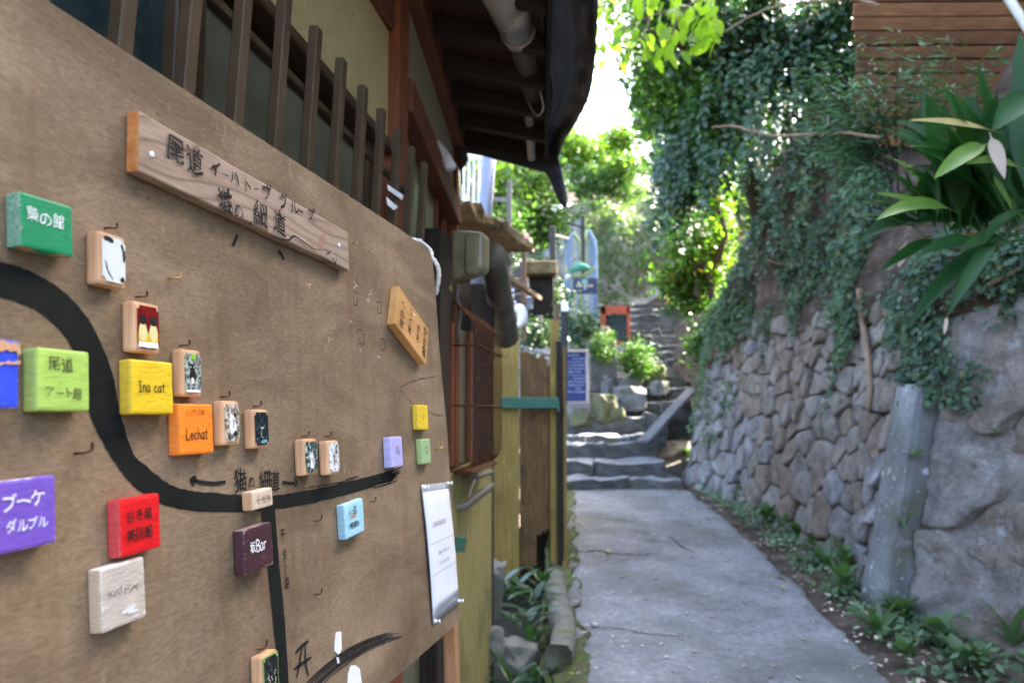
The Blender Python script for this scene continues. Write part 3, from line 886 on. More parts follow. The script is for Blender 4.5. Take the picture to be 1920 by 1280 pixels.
# earth bank above the wall (rises higher past y=6) and the hillside to the right
def bank_top(y):
    return smooth_interp([(-4, 2.35), (3, 2.4), (4.6, 2.45), (5.6, 2.55), (6.3, 3.1), (6.9, 4.5), (8.2, 5.0), (9.2, 4.4), (10.2, 2.6), (11.2, 2.2), (12.5, 2.2)], y)
def bank(y, t):
    h = 1.96 + (bank_top(y) - 1.96) * t
    p = wall_pt(y, h)
    p.x += -0.03 + 0.10 * noise.noise((y * 1.6, h * 1.6, 3)) + 0.05 * noise.noise((y * 5, h * 5, 3)) - 0.10 * math.sin(min(1, max(0, t)) * math.pi)
    return p
tag(grid_surface('earth_bank', bank, -4, 12, 0, 1, 170, 46, M['soil']), kind='structure')
def shade_hill(y, t):
    base = bank(y, 1.0)
    w = t * 12.0
    # terrace first, then an unseen steep rise added to shade the alley; it fades past y = 10 so the sun reaches the far trees
    k = smooth_interp([(-6, 1.0), (8.5, 1.0), (12, 0.35), (16, 0.12)], y)
    flat = 2.2 if y < 6.2 else 0.4
    rise = max(0, w - flat) * 1.6 * k
    return Vector((base.x + w, y, base.z + 0.02 + rise + 0.12 * noise.noise((w, y * 1.1, 5)) * min(1, w)))
tag(grid_surface('hillside', shade_hill, -6, 12, 0, 1, 80, 40, M['soil']), kind='structure')

# cliff and slope behind the stairs
def cliff(u, t):
    """u: X across, t: 0..1 up"""
    h = smooth_interp([(-9, 3.2), (-3, 4.2), (0, 4.6), (2.0, 5.2), (4.5, 5.6), (9, 5.0), (14, 5)], u)
    z = gz(11) - 0.3 + (h + 1.2) * t
    y = 17.3 + 0.55 * t * t * 2 + 0.25 * u * 0.3 + 0.55 * noise.noise((u * 0.7, t * 3, 1)) + 0.25 * noise.noise((u * 2.1, t * 8, 4)) + 0.1 * noise.noise((u * 6, t * 20, 4))
    return Vector((u, y, z))
tag(grid_surface('cliff', cliff, -9, 14, 0, 1, 150, 60, M['rockface']), kind='structure')
def slope(u, t):
    b = cliff(u, 1.0)
    return Vector((u, b.y + t * 16, b.z + t * 5.0 * (1 if abs(u - 2) > 0 else 1) + 0.4 * noise.noise((u * .5, t * 6, 3))))
tag(grid_surface('upper_slope', slope, -9, 14, 0, 1, 60, 30, M['soil']), kind='structure')
# terrace ground left of the stairs, behind the fence
tag(grid_surface('terrace', lambda u, v: Vector((-6 + (u + 6) * (pl_(min(v, 10.2)) - 0.15 + 6) / 6.75, v, gz(10) + 0.05 + max(0, v - 10.5) * 0.12 + 0.05 * noise.noise((u * 2, v * 2, 0)))), -6, 0.75, 7.2, 17.5, 30, 40, M['soil']), kind='structure')
tag(grid_surface('side_slope', lambda u, v: Vector((1.9 + u * 3.2 + .15 * noise.noise((u * 3, v * 2, 2)), v, H - .9 + u * 2.2 + (v - 10) * .33 + 0.2 * noise.noise((u * 3, v, 4)))), 0.28, 2.2, 10.3, 17.8, 30, 40, M['soil']), kind='structure')

# ------------------------------------------------------------------ the old house on the left
YAW1 = math.atan(213.0 / (F * CP + 135 * SP))
DW = Vector((math.sin(YAW1), math.cos(YAW1), 0))
NW = Vector((math.cos(YAW1), -math.sin(YAW1), 0))
Z = Vector((0, 0, 1))
def WP(s, z, e):
    """house wall coordinates: s along the wall, z height above eye, e distance of the plane from the eye"""
    return EYE + DW * s + Z * z - NW * e
def ws(px, e, py=775):
    p = hit(px, py, EYE - NW * e, NW)
    return (p - EYE).dot(DW)
house = empty('old_house', (-0.6, 2.5, 0.2), label='old timber and plaster house with dark eaves on the left of the alley', cat='house')
def hbox(name, s0, s1, z0, z1, e0, e1, mat, parent=house, bevel=0.004):
    """box in wall coordinates; e0 nearer to the alley"""
    m = Matrix((NW, DW, Z)).transposed().to_4x4()
    c = WP((s0 + s1) / 2, (z0 + z1) / 2, (e0 + e1) / 2)
    m.translation = c
    bm = box_bm(abs(e1 - e0), s1 - s0, z1 - z0, bevel)
    o = obj_from(name, bm_mesh(bm, name), None, mat, matrix=m)
    return adopt(o, parent) if parent is not None else o
s_post = ws(718, 0.70)
hbox('plaster_wall', -1.5, s_post + 0.02, 0.80, 1.30, 0.70, 0.80, M['plaster'])
hbox('lintel', -1.5, s_post, 0.775, 0.803, 0.672, 0.79, M['bar_metal'])
hbox('head_beam', -1.5, s_post, 1.16, 1.34, 0.682, 0.81, M['redwood_y'])
hbox('corner_post', s_post, s_post + 0.105, -1.9, 1.9, 0.665, 0.79, M['redwood'])
hbox('dark_backing', -1.5, s_post, -1.9, 0.775, 0.86, 0.9, M['black'])  # backing added to stop light leaks; interior darkness put into its black
# window with its panes and the aluminium grille
win = hbox('window', -1.5, s_post, -0.02, 0.03, 0.69, 0.80, M['bar_metal'])
def pane(px0, px1, z0, z1, e, mat):
    return hbox('pane', ws(px0, e), ws(px1, e), z0, z1, e, e + 0.006, mat, win, 0)
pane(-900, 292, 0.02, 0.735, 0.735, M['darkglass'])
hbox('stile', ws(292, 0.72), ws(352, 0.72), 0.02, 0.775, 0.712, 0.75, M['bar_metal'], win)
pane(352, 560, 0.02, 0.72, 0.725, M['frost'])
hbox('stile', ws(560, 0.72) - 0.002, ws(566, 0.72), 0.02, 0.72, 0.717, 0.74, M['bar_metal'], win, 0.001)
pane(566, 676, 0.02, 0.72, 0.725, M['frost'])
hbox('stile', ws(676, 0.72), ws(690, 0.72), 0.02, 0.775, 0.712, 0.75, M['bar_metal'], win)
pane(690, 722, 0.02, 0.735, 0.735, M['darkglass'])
hbox('top_rail', ws(352, 0.72), ws(676, 0.72), 0.72, 0.737, 0.712, 0.735, M['bar_metal'], win, 0.002)
grille_bars = []
EB = 0.60
for k in range(-3, 11):
    Yk = EB * (1.503 + 0.2295 * k)
    s0 = Yk / DW.y + EB * NW.y / DW.y      # solve for s at that depth
    p0 = WP(s0, -0.12, EB + 0.03); p1 = WP(s0 + 0.012, 0.757, EB - 0.005)
    o = bar('grille_bar', p0, p1, 0.019, 0.028, M['bar_metal'], None, 0.0022, up=DW)
    adopt(o, win)
for zz in (0.64, 0.05):
    hbox('grille_rail', -1.4, s_post - 0.03, zz, zz + 0.018, EB + 0.028, EB + 0.040, M['bar_metal'], win, 0.002)
# small bits of tape on the grille
for (pts_) in ([(727, 346), (756, 366), (754, 375), (728, 356)], [(725, 369), (746, 388), (739, 394), (727, 384)]):
    q = [hit(x, y, EYE - NW * (EB - 0.014), NW) for x, y in pts_]
    me = mesh_py('tape', q + [v - NW * 0.0015 for v in q], [(3, 2, 1, 0), (4, 5, 6, 7), (0, 1, 5, 4), (1, 2, 6, 5), (2, 3, 7, 6), (3, 0, 4, 7)])
    adopt(obj_from('tape', me, None, M['paper']), win)
# second wall stretch past the post
Y2A, X2A, T2 = 2.42, -0.352, math.tan(R(2.0))
D2 = Vector((math.sin(R(2)), math.cos(R(2)), 0)); N2 = Vector((math.cos(R(2)), -math.sin(R(2)), 0))
def W2(s, z, e=0.0):
    return Vector((X2A, Y2A, H)) + D2 * s + Z * z - N2 * e
def box2(name, s0, s1, z0, z1, e0, e1, mat, parent=house, bevel=0.004):
    m = Matrix((N2, D2, Z)).transposed().to_4x4()
    m.translation = W2((s0 + s1) / 2, (z0 + z1) / 2, (e0 + e1) / 2)
    o = obj_from(name, bm_mesh(box_bm(abs(e1 - e0), s1 - s0, z1 - z0, bevel), name), None, mat, matrix=m)
    return adopt(o, parent) if parent is not None else o
box2('wall_panel', -0.05, 1.5, 1.08, 1.42, 0.0, 0.05, M['panel'])
box2('wall_plate', -0.10, 1.56, 1.36, 1.47, -0.05, 0.07, M['redwood_y'])
box2('door_beam', -0.02, 1.5, 0.965, 1.075, -0.035, 0.06, M['redwood_y'])
box2('corner_post', 1.46, 1.56, -1.7, 1.36, -0.02, 0.08, M['redwood'])
box2('sliding_door', 0.0, 1.46, -1.4, 0.965, 0.05, 0.07, M['black'])
dr = box2('sliding_door', 0.25, 0.95, -1.3, 0.96, 0.03, 0.05, M['frost'])
for a, b_ in ((0.16, 0.25), (0.95, 1.06), (1.3, 1.36)):
    box2('door_stile', a, b_, -1.3, 0.96, 0.02, 0.048, M['redwood'])
# eave: boards, rafters, and an unseen roof slab added to block light
S0, S1 = -1.6, 1.62
zin, zout = 1.50, 1.39
def eave_pt(s, t, dz=0.0):
    a = W2(s, zin + dz, 0.05); b_ = W2(s, zout + dz, 0.0) + N2 * 0.47
    return a.lerp(b_, t)
nb = 20
for k in range(nb):
    s = S0 + (S1 - S0) * (k + 0.5) / nb
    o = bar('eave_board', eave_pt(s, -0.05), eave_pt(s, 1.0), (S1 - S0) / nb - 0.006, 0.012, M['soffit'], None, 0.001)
    adopt(o, house)
k = 0
s = S0 + 0.1
while s < S1:
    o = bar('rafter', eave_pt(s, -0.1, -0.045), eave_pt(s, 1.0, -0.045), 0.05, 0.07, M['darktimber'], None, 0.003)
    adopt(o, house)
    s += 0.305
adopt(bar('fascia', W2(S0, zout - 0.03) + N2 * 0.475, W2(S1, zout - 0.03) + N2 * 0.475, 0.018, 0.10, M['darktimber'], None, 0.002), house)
rf = [eave_pt(S0, -4.0, 0.42), eave_pt(S1, -4.0, 0.42), eave_pt(S1, 1.06, 0.03), eave_pt(S0, 1.06, 0.03)]
rf2 = [v + Vector((0, 0, 0.09)) for v in rf]
adopt(obj_from('roof', mesh_py('roof', rf + rf2, [(0, 1, 2, 3), (7, 6, 5, 4), (0, 4, 5, 1), (1, 5, 6, 2), (2, 6, 7, 3), (3, 7, 4, 0)]), None, M['roofsheet']), house)
# gutter pipe in three lengths
def pipe(name, pts, r, mat, parent, sides=16):
    return adopt(obj_from(name, tube_mesh(name, pts, r, sides), None, mat), parent)
g = pipe('gutter', [P(900, -190, 2.0), P(930, -30, 2.36), P(972, 62, 2.72)], 0.062, M['pvc'], house)
pipe('collar', [P(951, 5, 2.5), P(961, 34, 2.6)], 0.066, M['pvc'], g)
pipe('collar', [P(969, 57, 2.7), P(973, 66, 2.74)], 0.065, M['pvc'], g)
pipe('gutter', [P(972, 62, 2.73), P(1000, 176, 3.3)], 0.046, M['pvc_dark'], house)
pipe('downpipe', [P(990, 172, 3.32), P(992, 225, 3.6), P(997, 296, 3.92)], 0.021, M['pvc'], house)
pipe('wire', spline([P(980, 100, 3.0), P(1003, 130, 3.05), P(1014, 175, 3.1), P(1018, 205, 3.1), P(1006, 217, 3.15), P(992, 195, 3.2), P(985, 172, 3.25)], 24), 0.004, M['pvc'], house, 6)
# black tarp hanging over the eave
inner = [(985, -140, 1.95), (1000, -20, 2.35), (1018, 60, 2.65), (1030, 130, 2.95), (1036, 180, 3.2), (1030, 225, 3.45), (1012, 255, 3.7), (1014, 285, 3.95), (1026, 330, 3.98), (1058, 393, 3.98)]
outer = [(1116, -140, 1.95), (1121, -20, 2.35), (1119, 60, 2.65), (1114, 130, 2.95), (1104, 182, 3.2), (1082, 228, 3.45), (1056, 268, 3.7), (1048, 300, 3.93), (1060, 350, 3.94), (1067, 396, 3.94)]
nA = 46
A = spline([P(*p) for p in inner], nA); B = spline([P(*p) for p in outer], nA)
V, Fc = [], []
m_ = 12
for j in range(nA):
    for i in range(m_ + 1):
        t = i / m_
        q = A[j].lerp(B[j], t)
        d = (j / nA)
        q += Vector((0, 0, 1)) * (0.055 * math.sin(math.pi * t) * (1 - d * 0.6)) + Vector((0.006, 0, 0.016)) * noise.noise((j * 0.45, t * 4.0, 3)) + Vector((0, 0, 0.012)) * noise.noise((j * 0.2 + t * 5, t * 2.0, 8))
        V.append(q)
for j in range(nA - 1):
    for i in range(m_):
        k = j * (m_ + 1) + i
        Fc.append((k, k + 1, k + m_ + 2, k + m_ + 1))
tarp = obj_from('tarp', mesh_py('tarp', V, Fc, True), None, M['tarp'])
so = tarp.modifiers.new('thick', 'SOLIDIFY'); so.thickness = 0.003
tag(tarp, 'black tarpaulin sheet drooping from the eave with a torn pointed end', 'tarpaulin')
# dark end sheet closing the far gable edge
q = [P(855, 282, 3.98), P(905, 292, 3.98), P(980, 312, 3.98), P(1046, 330, 3.98)]
top = [Vector((v.x, v.y, H + 1.52)) for v in q]
V = q + top
Fc = [(i, i + 1, i + 5, i + 4) for i in range(3)]
es = obj_from('end_sheet', mesh_py('end_sheet', V, Fc), None, M['tarp'])
so = es.modifiers.new('thick', 'SOLIDIFY'); so.thickness = 0.01
adopt(es, house)
# tube lamp on the beam
lamp = empty('wall_lamp', P(822, 285, 3.15), label='short white tube lamp fixed under the eave beam', cat='lamp')
adopt(obj_from('lamp_base', tube_mesh('lamp_base', [P(812, 290, 3.25), P(821, 286, 3.2)], [0.035, 0.03], 12), None, M['pvc']), lamp)
adopt(obj_from('tube', tube_mesh('tube', spline([P(818, 272, 3.2), P(832, 290, 3.17), P(846, 315, 3.14)], 6), 0.024, 14), None, M['whitecap']), lamp)
# hanging dry scrap beside the corner
scrap = obj_from('bark_scrap', tube_mesh('bark_scrap', [P(852, 245, 3.9), P(862, 275, 3.9), P(868, 300, 3.9), P(864, 318, 3.9), P(867, 345, 3.9)], [0.012, 0.035, 0.03, 0.008, 0.002], 7), None, M['bark'])
tag(scrap, 'dry dark scrap dangling at the far corner of the eave', 'scrap')

# lower wall with the caged window, olive wall below
YAW3 = R(8.3)
D3 = Vector((math.sin(YAW3), math.cos(YAW3), 0)); N3 = Vector((math.cos(YAW3), -math.sin(YAW3), 0))
O3 = Vector((-0.262, 3.4, H))
def box3(name, s0, s1, z0, z1, e0, e1, mat, parent, bevel=0.004):
    m = Matrix((N3, D3, Z)).transposed().to_4x4()
    m.translation = O3 + D3 * ((s0 + s1) / 2) + Z * ((z0 + z1) / 2) - N3 * ((e0 + e1) / 2)
    o = obj_from(name, bm_mesh(box_bm(abs(e1 - e0), s1 - s0, z1 - z0, bevel), name), None, mat, matrix=m)
    return adopt(o, parent)
box3('olive_wall', -0.15, 1.06, -2.2, -0.27, 0.0, 0.12, M['olive'], house)
box3('end_wall', 1.03, 1.08, -2.2, 0.75, -0.004, 2.4, M['darktimber'], house)
box3('dark_post', -0.32, -0.15, -1.9, 0.75, -0.02, 0.10, M['darktimber'], house)
box3('window_back', -0.15, 0.9, -0.27, 0.75, 0.10, 0.13, M['darktimber'], house)
lw = box3('lower_window', 0.0, 0.62, -0.24, 0.42, 0.06, 0.075, M['frost'], house)
for a, b_ in ((0.0, 0.05), (0.13, 0.18), (0.22, 0.3), (0.57, 0.62)):
    box3('window_stile', a, b_, -0.24, 0.42, 0.03, 0.059, M['redwood'], lw)
for k in range(9):   # vertical boards under the notice board
    a = -1.75 + k * 0.155
    box3('wall_board', a, a + 0.15, -2.0, 0.2, 0.10 + 0.008 * (k % 2), 0.13, M['brownplank'] if k % 3 else M['olive'], house)
# rusty cage
cage = empty('window_cage', O3 + D3 * 0.3 - Z * 0.3, label='rusty wire cage over the low window of the old house', cat='grille')
c0, c1, zt, zb, dep = 0.0, 0.68, 0.47, -0.25, 0.108
def c3(s, z, e): return O3 + D3 * s + Z * z + N3 * e
def wire(pts, r=0.0045):
    return adopt(obj_from('wire', tube_mesh('wire', pts, r, 6), None, M['rust']), cage)
for k in range(12):
    s = c0 + (c1 - c0) * k / 11
    wire(spline([c3(s, zt + 0.03, 0.0), c3(s, zt - 0.06, dep * 0.8), c3(s, zt - 0.16, dep), c3(s, 0.05, dep), c3(s, zb + 0.1, dep), c3(s, zb + 0.02, dep * 0.7), c3(s, zb, 0)], 22), 0.0035 if k else 0.005)
for z in (0.30, 0.035):
    wire([c3(c0, z, 0.0), c3(c0, z, dep)])
    wire([c3(c0, z, dep + 0.006), c3(c1, z, dep + 0.006)])
    wire([c3(c1, z, dep), c3(c1, z, 0.0)])
box3('tray', c0, c1, zb - 0.012, zb + 0.004, -dep * 0.85, 0.0, M['rust'], cage)
# pipe end, bracket and scraps below the cage
pp = empty('drain_pipe', P(850, 945, 3.5), label='grey bent pipe and bracket on the wall under the rusty cage', cat='pipe')
adopt(obj_from('pipe', tube_mesh('pipe', spline([P(852, 952, 3.52), P(872, 948, 3.55), P(893, 932, 3.6), P(922, 910, 3.8)], 12), 0.018, 10), None, M['pvc_dark']), pp)
adopt(obj_from('bracket', tube_mesh('bracket', [P(870, 888, 3.55), P(896, 893, 3.6), P(922, 885, 3.7)], 0.012, 8), None, M['pvc_dark']), pp)
adopt(obj_from('cable', tube_mesh('cable', spline([P(898, 880, 3.6), P(893, 895, 3.6), P(885, 912, 3.58), P(880, 930, 3.56)], 10), 0.004, 6), None, M['pvc']), pp)
gb = obj_from('green_tag', bm_mesh(box_bm(0.05, 0.01, 0.065, 0.003), 'green_tag'), None, M['greenpaint'], loc=P(862, 1020, 3.42), rot=(0, 0.1, 0.3))
tag(gb, 'small green tag on the olive wall beside the notice', 'tag')
# electric meter
mt = empty('electric_meter', P(882, 482, 3.4), label='brown rounded electric meter box beside the dark post', cat='meter')
bm = box_bm(0.15, 0.125, 0.235, 0, 1)
for v in bm.verts:
    if v.co.x > 0 and v.co.z < 0: v.co.z += 0.05
    if v.co.x > 0 and v.co.z > 0: v.co.z -= 0.02
bmesh.ops.bevel(bm, geom=list(bm.edges), offset=0.022, segments=4, affect='EDGES', profile=0.6)
adopt(obj_from('cover', bm_mesh(bm, 'cover', True), None, M['meter'], loc=P(882, 482, 3.42), rot=(0, 0, R(-14))), mt)
adopt(obj_from('face_plate', bm_mesh(box_bm(0.055, 0.012, 0.17, 0.005), 'face_plate'), None, M['meter'], loc=P(884, 478, 3.345), rot=(0, 0, R(-14))), mt)
adopt(obj_from('cable', tube_mesh('cable', spline([P(858, 535, 3.42), P(857, 560, 3.42), P(862, 585, 3.43), P(858, 640, 3.45)], 12), 0.010, 8), None, M['pvc_dark']), mt)
adopt(obj_from('yellow_tag', tube_mesh('yellow_tag', [P(838, 528, 3.3), P(846, 545, 3.3)], 0.006, 6), None, plain('yellow_plastic', (0.6, 0.4, 0.02))), mt)
# thick ribbed gutter running back from the meter, mossy ledge above it
rb = []
for i in range(26):
    t = i / 25
    rb.append((P(925 + 22 * t, 478 + 150 * t, 3.75 + 1.3 * t), (0.062 + 0.028 * t) * (1.0 if i % 5 else 1.05)))
rg = obj_from('ribbed_gutter', tube_mesh('ribbed_gutter', [p for p, r in rb], [r for p, r in rb], 16), None, M['pvc_dark'])
tag(rg, 'thick grimy ribbed gutter pipe running down behind the meter', 'pipe')
lg = bmesh.new()
for i in range(9):
    pass
lg.free()
led = bar('mossy_roof_edge', P(856, 398, 4.05), P(966, 462, 4.8), 0.22, 0.085, M['thatch'], None, 0.02, wob=0.0, cuts=14)
for v in led.data.vertices:
    v.co += Vector((noise.noise(v.co * 9), noise.noise(v.co * 9 + Vector((9, 9, 9))), noise.noise(v.co * 11 + Vector((3, 5, 7))))) * 0.045
tag(led, 'straw coloured mossy roof edge behind the electric meter', 'roof edge')
if False: bar_ = bar('eave_shadow_board', P(905, 560, 4.3), P(968, 690, 6.2), 0.5, 0.03, M['darktimber'], None, 0.003)

# ------------------------------------------------------------------ notice board
YAWB = math.atan(340.0 / (F * CP + 135 * SP))
LEAN = R(4.2)
DB = Vector((math.sin(YAWB), math.cos(YAWB), 0))
NH = Vector((math.cos(YAWB), -math.sin(YAWB), 0))
UB = (Z * math.cos(LEAN) - NH * math.sin(LEAN)).normalized()
NB = DB.cross(UB).normalized()
OB = EYE - NH * 0.583
MB = Matrix((DB, UB, NB)).transposed().to_4x4()
MB.translation = OB
def bl(px, py, off=0.0):
    p = hit(px, py, OB + NB * off, NB)
    v = p - OB
    return (v.dot(DB), v.dot(UB))
board = empty('map_board', matrix=MB, label='brown plywood map board with a painted black road leaning against the house', cat='notice board')
edge = [bl(*p) for p in [(701, 398), (750, 430), (795, 462), (808, 476), (813, 500), (817, 551), (823, 645), (829, 712), (836, 780), (845, 900), (855, 1050), (862, 1164)]]
bot = bl(729, 1280)
slope_b = (edge[-1][1] - bot[1]) / (edge[-1][0] - bot[0])
topL = bl(210, 80)
slope_t = (edge[0][1] - topL[1]) / (edge[0][0] - topL[0])
sL = -0.05
outline = [(sL, topL[1] + slope_t * (sL - topL[0]))] + [topL] + edge + [bot, (sL, bot[1] + slope_b * (sL - bot[0]))]
V = [(x, y, 0) for x, y in outline] + [(x, y, -0.009) for x, y in outline]
n_ = len(outline)
Fc = [tuple(range(n_ - 1, -1, -1)), tuple(range(n_, 2 * n_))] + [(i, (i + 1) % n_, n_ + (i + 1) % n_, n_ + i) for i in range(n_)]
# plywood material: fine horizontal fibres, blotches, rust tears
m, nt, b, out = new_mat('weathered_plywood')
mp = mapping(nt, (0.35, 1, 1))
n1 = noise_tex(nt, mp.outputs[0], 9, 8, 0.68, 0.6)
r1 = ramp(nt, [(0.28, (0.115, 0.074, 0.038)), (0.5, (0.188, 0.129, 0.072)), (0.72, (0.275, 0.196, 0.118))])
nt.links.new(n1.outputs[0], r1.inputs[0])
mpf = mapping(nt, (0.3, 1.0, 1))
n2 = noise_tex(nt, mpf.outputs[0], 260, 4, 0.75)
r2 = ramp(nt, [(0.32, (0.72,) * 3), (0.68, (1.26,) * 3)])
nt.links.new(n2.outputs[0], r2.inputs[0])
col = mixc(nt, 1.0, r1.outputs[0], r2.outputs[0], 'MULTIPLY')
mp3 = mapping(nt, (1, 0.45, 1))
n3 = noise_tex(nt, mp3.outputs[0], 55, 5, 0.7)
r3 = ramp(nt, [(0.60, (0, 0, 0)), (0.74, (0.55,) * 3)])
nt.links.new(n3.outputs[0], r3.inputs[0])
col = mixc(nt, r3.outputs[0], col, (0.36, 0.265, 0.18))
mp5 = mapping(nt, (7, 0.9, 1))
n5 = noise_tex(nt, mp5.outputs[0], 3.0, 6, 0.6)
r5 = ramp(nt, [(0.54, (0, 0, 0)), (0.72, (0.6,) * 3)])
nt.links.new(n5.outputs[0], r5.inputs[0])
col = mixc(nt, r5.outputs[0], col, (0.15, 0.08, 0.04))
mp7 = mapping(nt, (1, 1, 1)); n7 = noise_tex(nt, mp7.outputs[0], 2.2, 5, 0.6)
r7 = ramp(nt, [(0.32, (0.74,) * 3), (0.68, (1.22,) * 3)]); nt.links.new(n7.outputs[0], r7.inputs[0])
col = mixc(nt, 1.0, col, r7.outputs[0], 'MULTIPLY')
n6 = noise_tex(nt, mp3.outputs[0], 240, 3, 0.6)
r6 = ramp(nt, [(0.74, (0, 0, 0)), (0.80, (0.5,) * 3)])
nt.links.new(n6.outputs[0], r6.inputs[0])
col = mixc(nt, r6.outputs[0], col, (0.42, 0.33, 0.25))
nt.links.new(col, b.inputs['Base Color'])
b.inputs['Roughness'].default_value = 0.72
b.inputs['Specular IOR Level'].default_value = 0.3
bump(nt, b, n2.outputs[0], 0.18, 0.002)
M['ply'] = m
obj_from('panel', mesh_py('panel', V, Fc), board, m)
def bpts(lst, off=0.0): return [bl(x, y, off) for x, y in lst]
# painted road
mk = Marks(); mk.z = 0.0006
up_ = [(-30, 488), (0, 490), (56, 509), (112, 542), (157, 587), (187, 640), (210, 700), (225, 775), (248, 847), (275, 874), (309, 902), (344, 917), (395, 923), (454, 927), (513, 928), (557, 922), (626, 909), (695, 892), (735, 882)]
lo_ = [(-30, 556), (0, 557), (56, 576), (94, 602), (127, 640), (148, 690), (160, 730), (169, 780), (198, 840), (220, 874), (248, 909), (280, 931), (320, 950), (380, 958), (457, 959), (540, 951), (610, 937), (678, 919), (727, 902)]
mk.poly_band(bpts(up_), bpts(lo_), 8, 0.0006)
rd = mk.build('painted_road', M['road_paint'], board)
mk = Marks(); mk.z = 0.0009
mk.poly_band(bpts([(513.5, 940), (518, 1000), (523, 1060), (532, 1150), (541, 1290)]), bpts([(487, 940), (493, 1000), (501, 1067), (513, 1184), (524, 1290)]), 8, 0.0005)
mk.build('painted_road', M['road_paint'], board)
mk = Marks(); mk.z = 0.0005
for i in range(16):     # frayed brush end
    f = i / 15
    y0 = 888 + 20 * f + random.uniform(-3, 3)
    mk.stroke(bpts([(690 + random.uniform(-30, 10), y0 + 9 - 4 * f), (725, y0 - 2), (738 + 14 * (1 - f) + random.uniform(-6, 8), y0 - 13 + 3 * f)]), 0.003, 0.8, 0.5)
for i in range(12):
    y0 = random.uniform(902, 915)
    mk.stroke(bpts([(560 + random.uniform(-20, 60), y0 + 14), (640, y0 + 1), (690 + random.uniform(-30, 20), y0 - 12)]), 0.0016, 0.9, 0.5)
mk.build('brush_strands', M['road_paint'], board)
mk = Marks(); mk.z = 0.0005
for i in range(46):     # faint dry arc at the bottom
    f = random.random()
    o_ = (f - 0.5) * 26
    a0, a1 = sorted((random.uniform(0, 1), random.uniform(0, 1)))
    if random.random() < 0.5: a0, a1 = 0.0, random.uniform(0.6, 1.0)
    C = [(570, 1300), (620, 1253), (670, 1218), (720, 1196), (757, 1188)]
    pl2 = spline([Vector((x, y, 0)) for x, y in C], 21)
    seg = pl2[int(a0 * 20):int(a1 * 20) + 1]
    if len(seg) < 3: continue
    mk.stroke(bpts([(p.x + o_ * 0.5 * (1 - 0.3 * k / len(seg)), p.y + o_ * (1 - 0.5 * k / len(seg))) for k, p in enumerate(seg)]), random.uniform(0.0006, 0.0022), 0.7, 0.5, n=len(seg) * 2)
mk.build('brush_strands', M['drybrush'], board)
# brush lettering on the panel
mk = Marks(); mk.z = 0.0011
def stroke_px(lst, wpx, **kw):
    c = lst[len(lst) // 2]
    a = bl(c[0], c[1]); b2 = bl(c[0], c[1] + 10)
    k = abs(a[1] - b2[1]) / 10
    mk.stroke(bpts(lst), wpx * k if not hasattr(wpx, '__len__') else [w * k for w in wpx], **kw)
stroke_px([(422, 903), (400, 906), (378, 904), (362, 900)], 8, taper=0.1)
stroke_px([(366, 893), (356, 899), (363, 911)], 6); stroke_px([(366, 895), (360, 902)], 10)
stroke_px([(528, 904), (552, 906)], 6, taper=0.1); stroke_px([(551, 896), (555, 905), (552, 912)], 4)
cs = bl(455, 903)
for ch, x in (('猫', 450), ('の', 470), ('細', 496), ('道', 514)):
    c = bl(x, 902 if ch != 'の' else 905)
    mk.glyph(ch, c[0], c[1] + 0.001, 0.031 if ch != 'の' else 0.020, 0.02, True, 0.95)
for ch, y in (('千', 1001), ('艮', 1040), ('小', 1066), ('路', 1091)):
    c = bl(529 + (y - 1000) * 0.09, y)
    mk.glyph(ch, c[0], c[1], 0.0185, 0.0, False, 0.8)
stroke_px([(552, 1224), (563, 1212), (577, 1201)], [6, 9], taper=0.5)
stroke_px([(550, 1254), (565, 1243), (583, 1231)], [6, 8], taper=0.5)
stroke_px([(565, 1214), (560, 1245), (555, 1270)], 6); stroke_px([(571, 1209), (572, 1240), (577, 1266)], 6)
mk.build('brush_lettering', M['ink'], board)
mk = Marks(); mk.z = 0.0011
stroke_px([(444, 440), (440, 450), (435, 462)], 8); stroke_px([(520, 470), (527, 478), (531, 488)], 8)
mk.build('brush_lettering', M['ink'], board)
# scuffs: torn veneer marks and old square holes
mk = Marks(); mk.z = 0.0004
for (x, y, w, h) in ((666, 560, 8, 26), (711, 577, 8, 22), (676, 632, 12, 28), (717, 646, 8, 22), (148, 607, 22, 36), (15, 545, 14, 20)):
    a, c = bl(x - w / 2, y - h / 2), bl(x + w / 2, y + h / 2)
    mk.stroke([(a[0], a[1]), ((a[0] + c[0]) / 2, a[1] + 0.001), (c[0], a[1])], 0.0022, 0.2, 0.6)
    mk.stroke([(a[0], c[1]), (c[0], c[1])], 0.0022, 0.2, 0.6); mk.stroke([(a[0], a[1]), (a[0], c[1])], 0.0016, 0.3, 0.8); mk.stroke([(c[0], a[1]), (c[0], c[1])], 0.0026, 0.3, 0.8)
for l_ in ([(749, 728), (768, 752), (785, 764)], [(749, 727), (770, 716), (800, 708), (828, 705)], [(800, 770), (820, 778), (838, 778)]):
    mk.stroke(bpts(l_), 0.0018, 0.6, 0.6)
mk.build('scuffs', M['drybrush'], board)
mk = Marks(); mk.z = 0.0004
for (x, y, a) in ((664, 532, 6), (694, 548, 8), (690, 560, 5), (620, 634, 6), (676, 655, 4), (710, 668, 5), (655, 600, 5), (580, 535, 5), (637, 510, 4)):
    for k in range(4):
        mk.stroke(bpts([(x + random.uniform(-a, a), y + random.uniform(-a, a)), (x + random.uniform(-a, a), y + random.uniform(-a, a) + 3)]), random.uniform(0.0008, 0.003), 0.8, 0.8)
mk.build('pale_scuffs', plain('pale_wood_scar', (0.42, 0.34, 0.27), 0.9, 0.1), board)
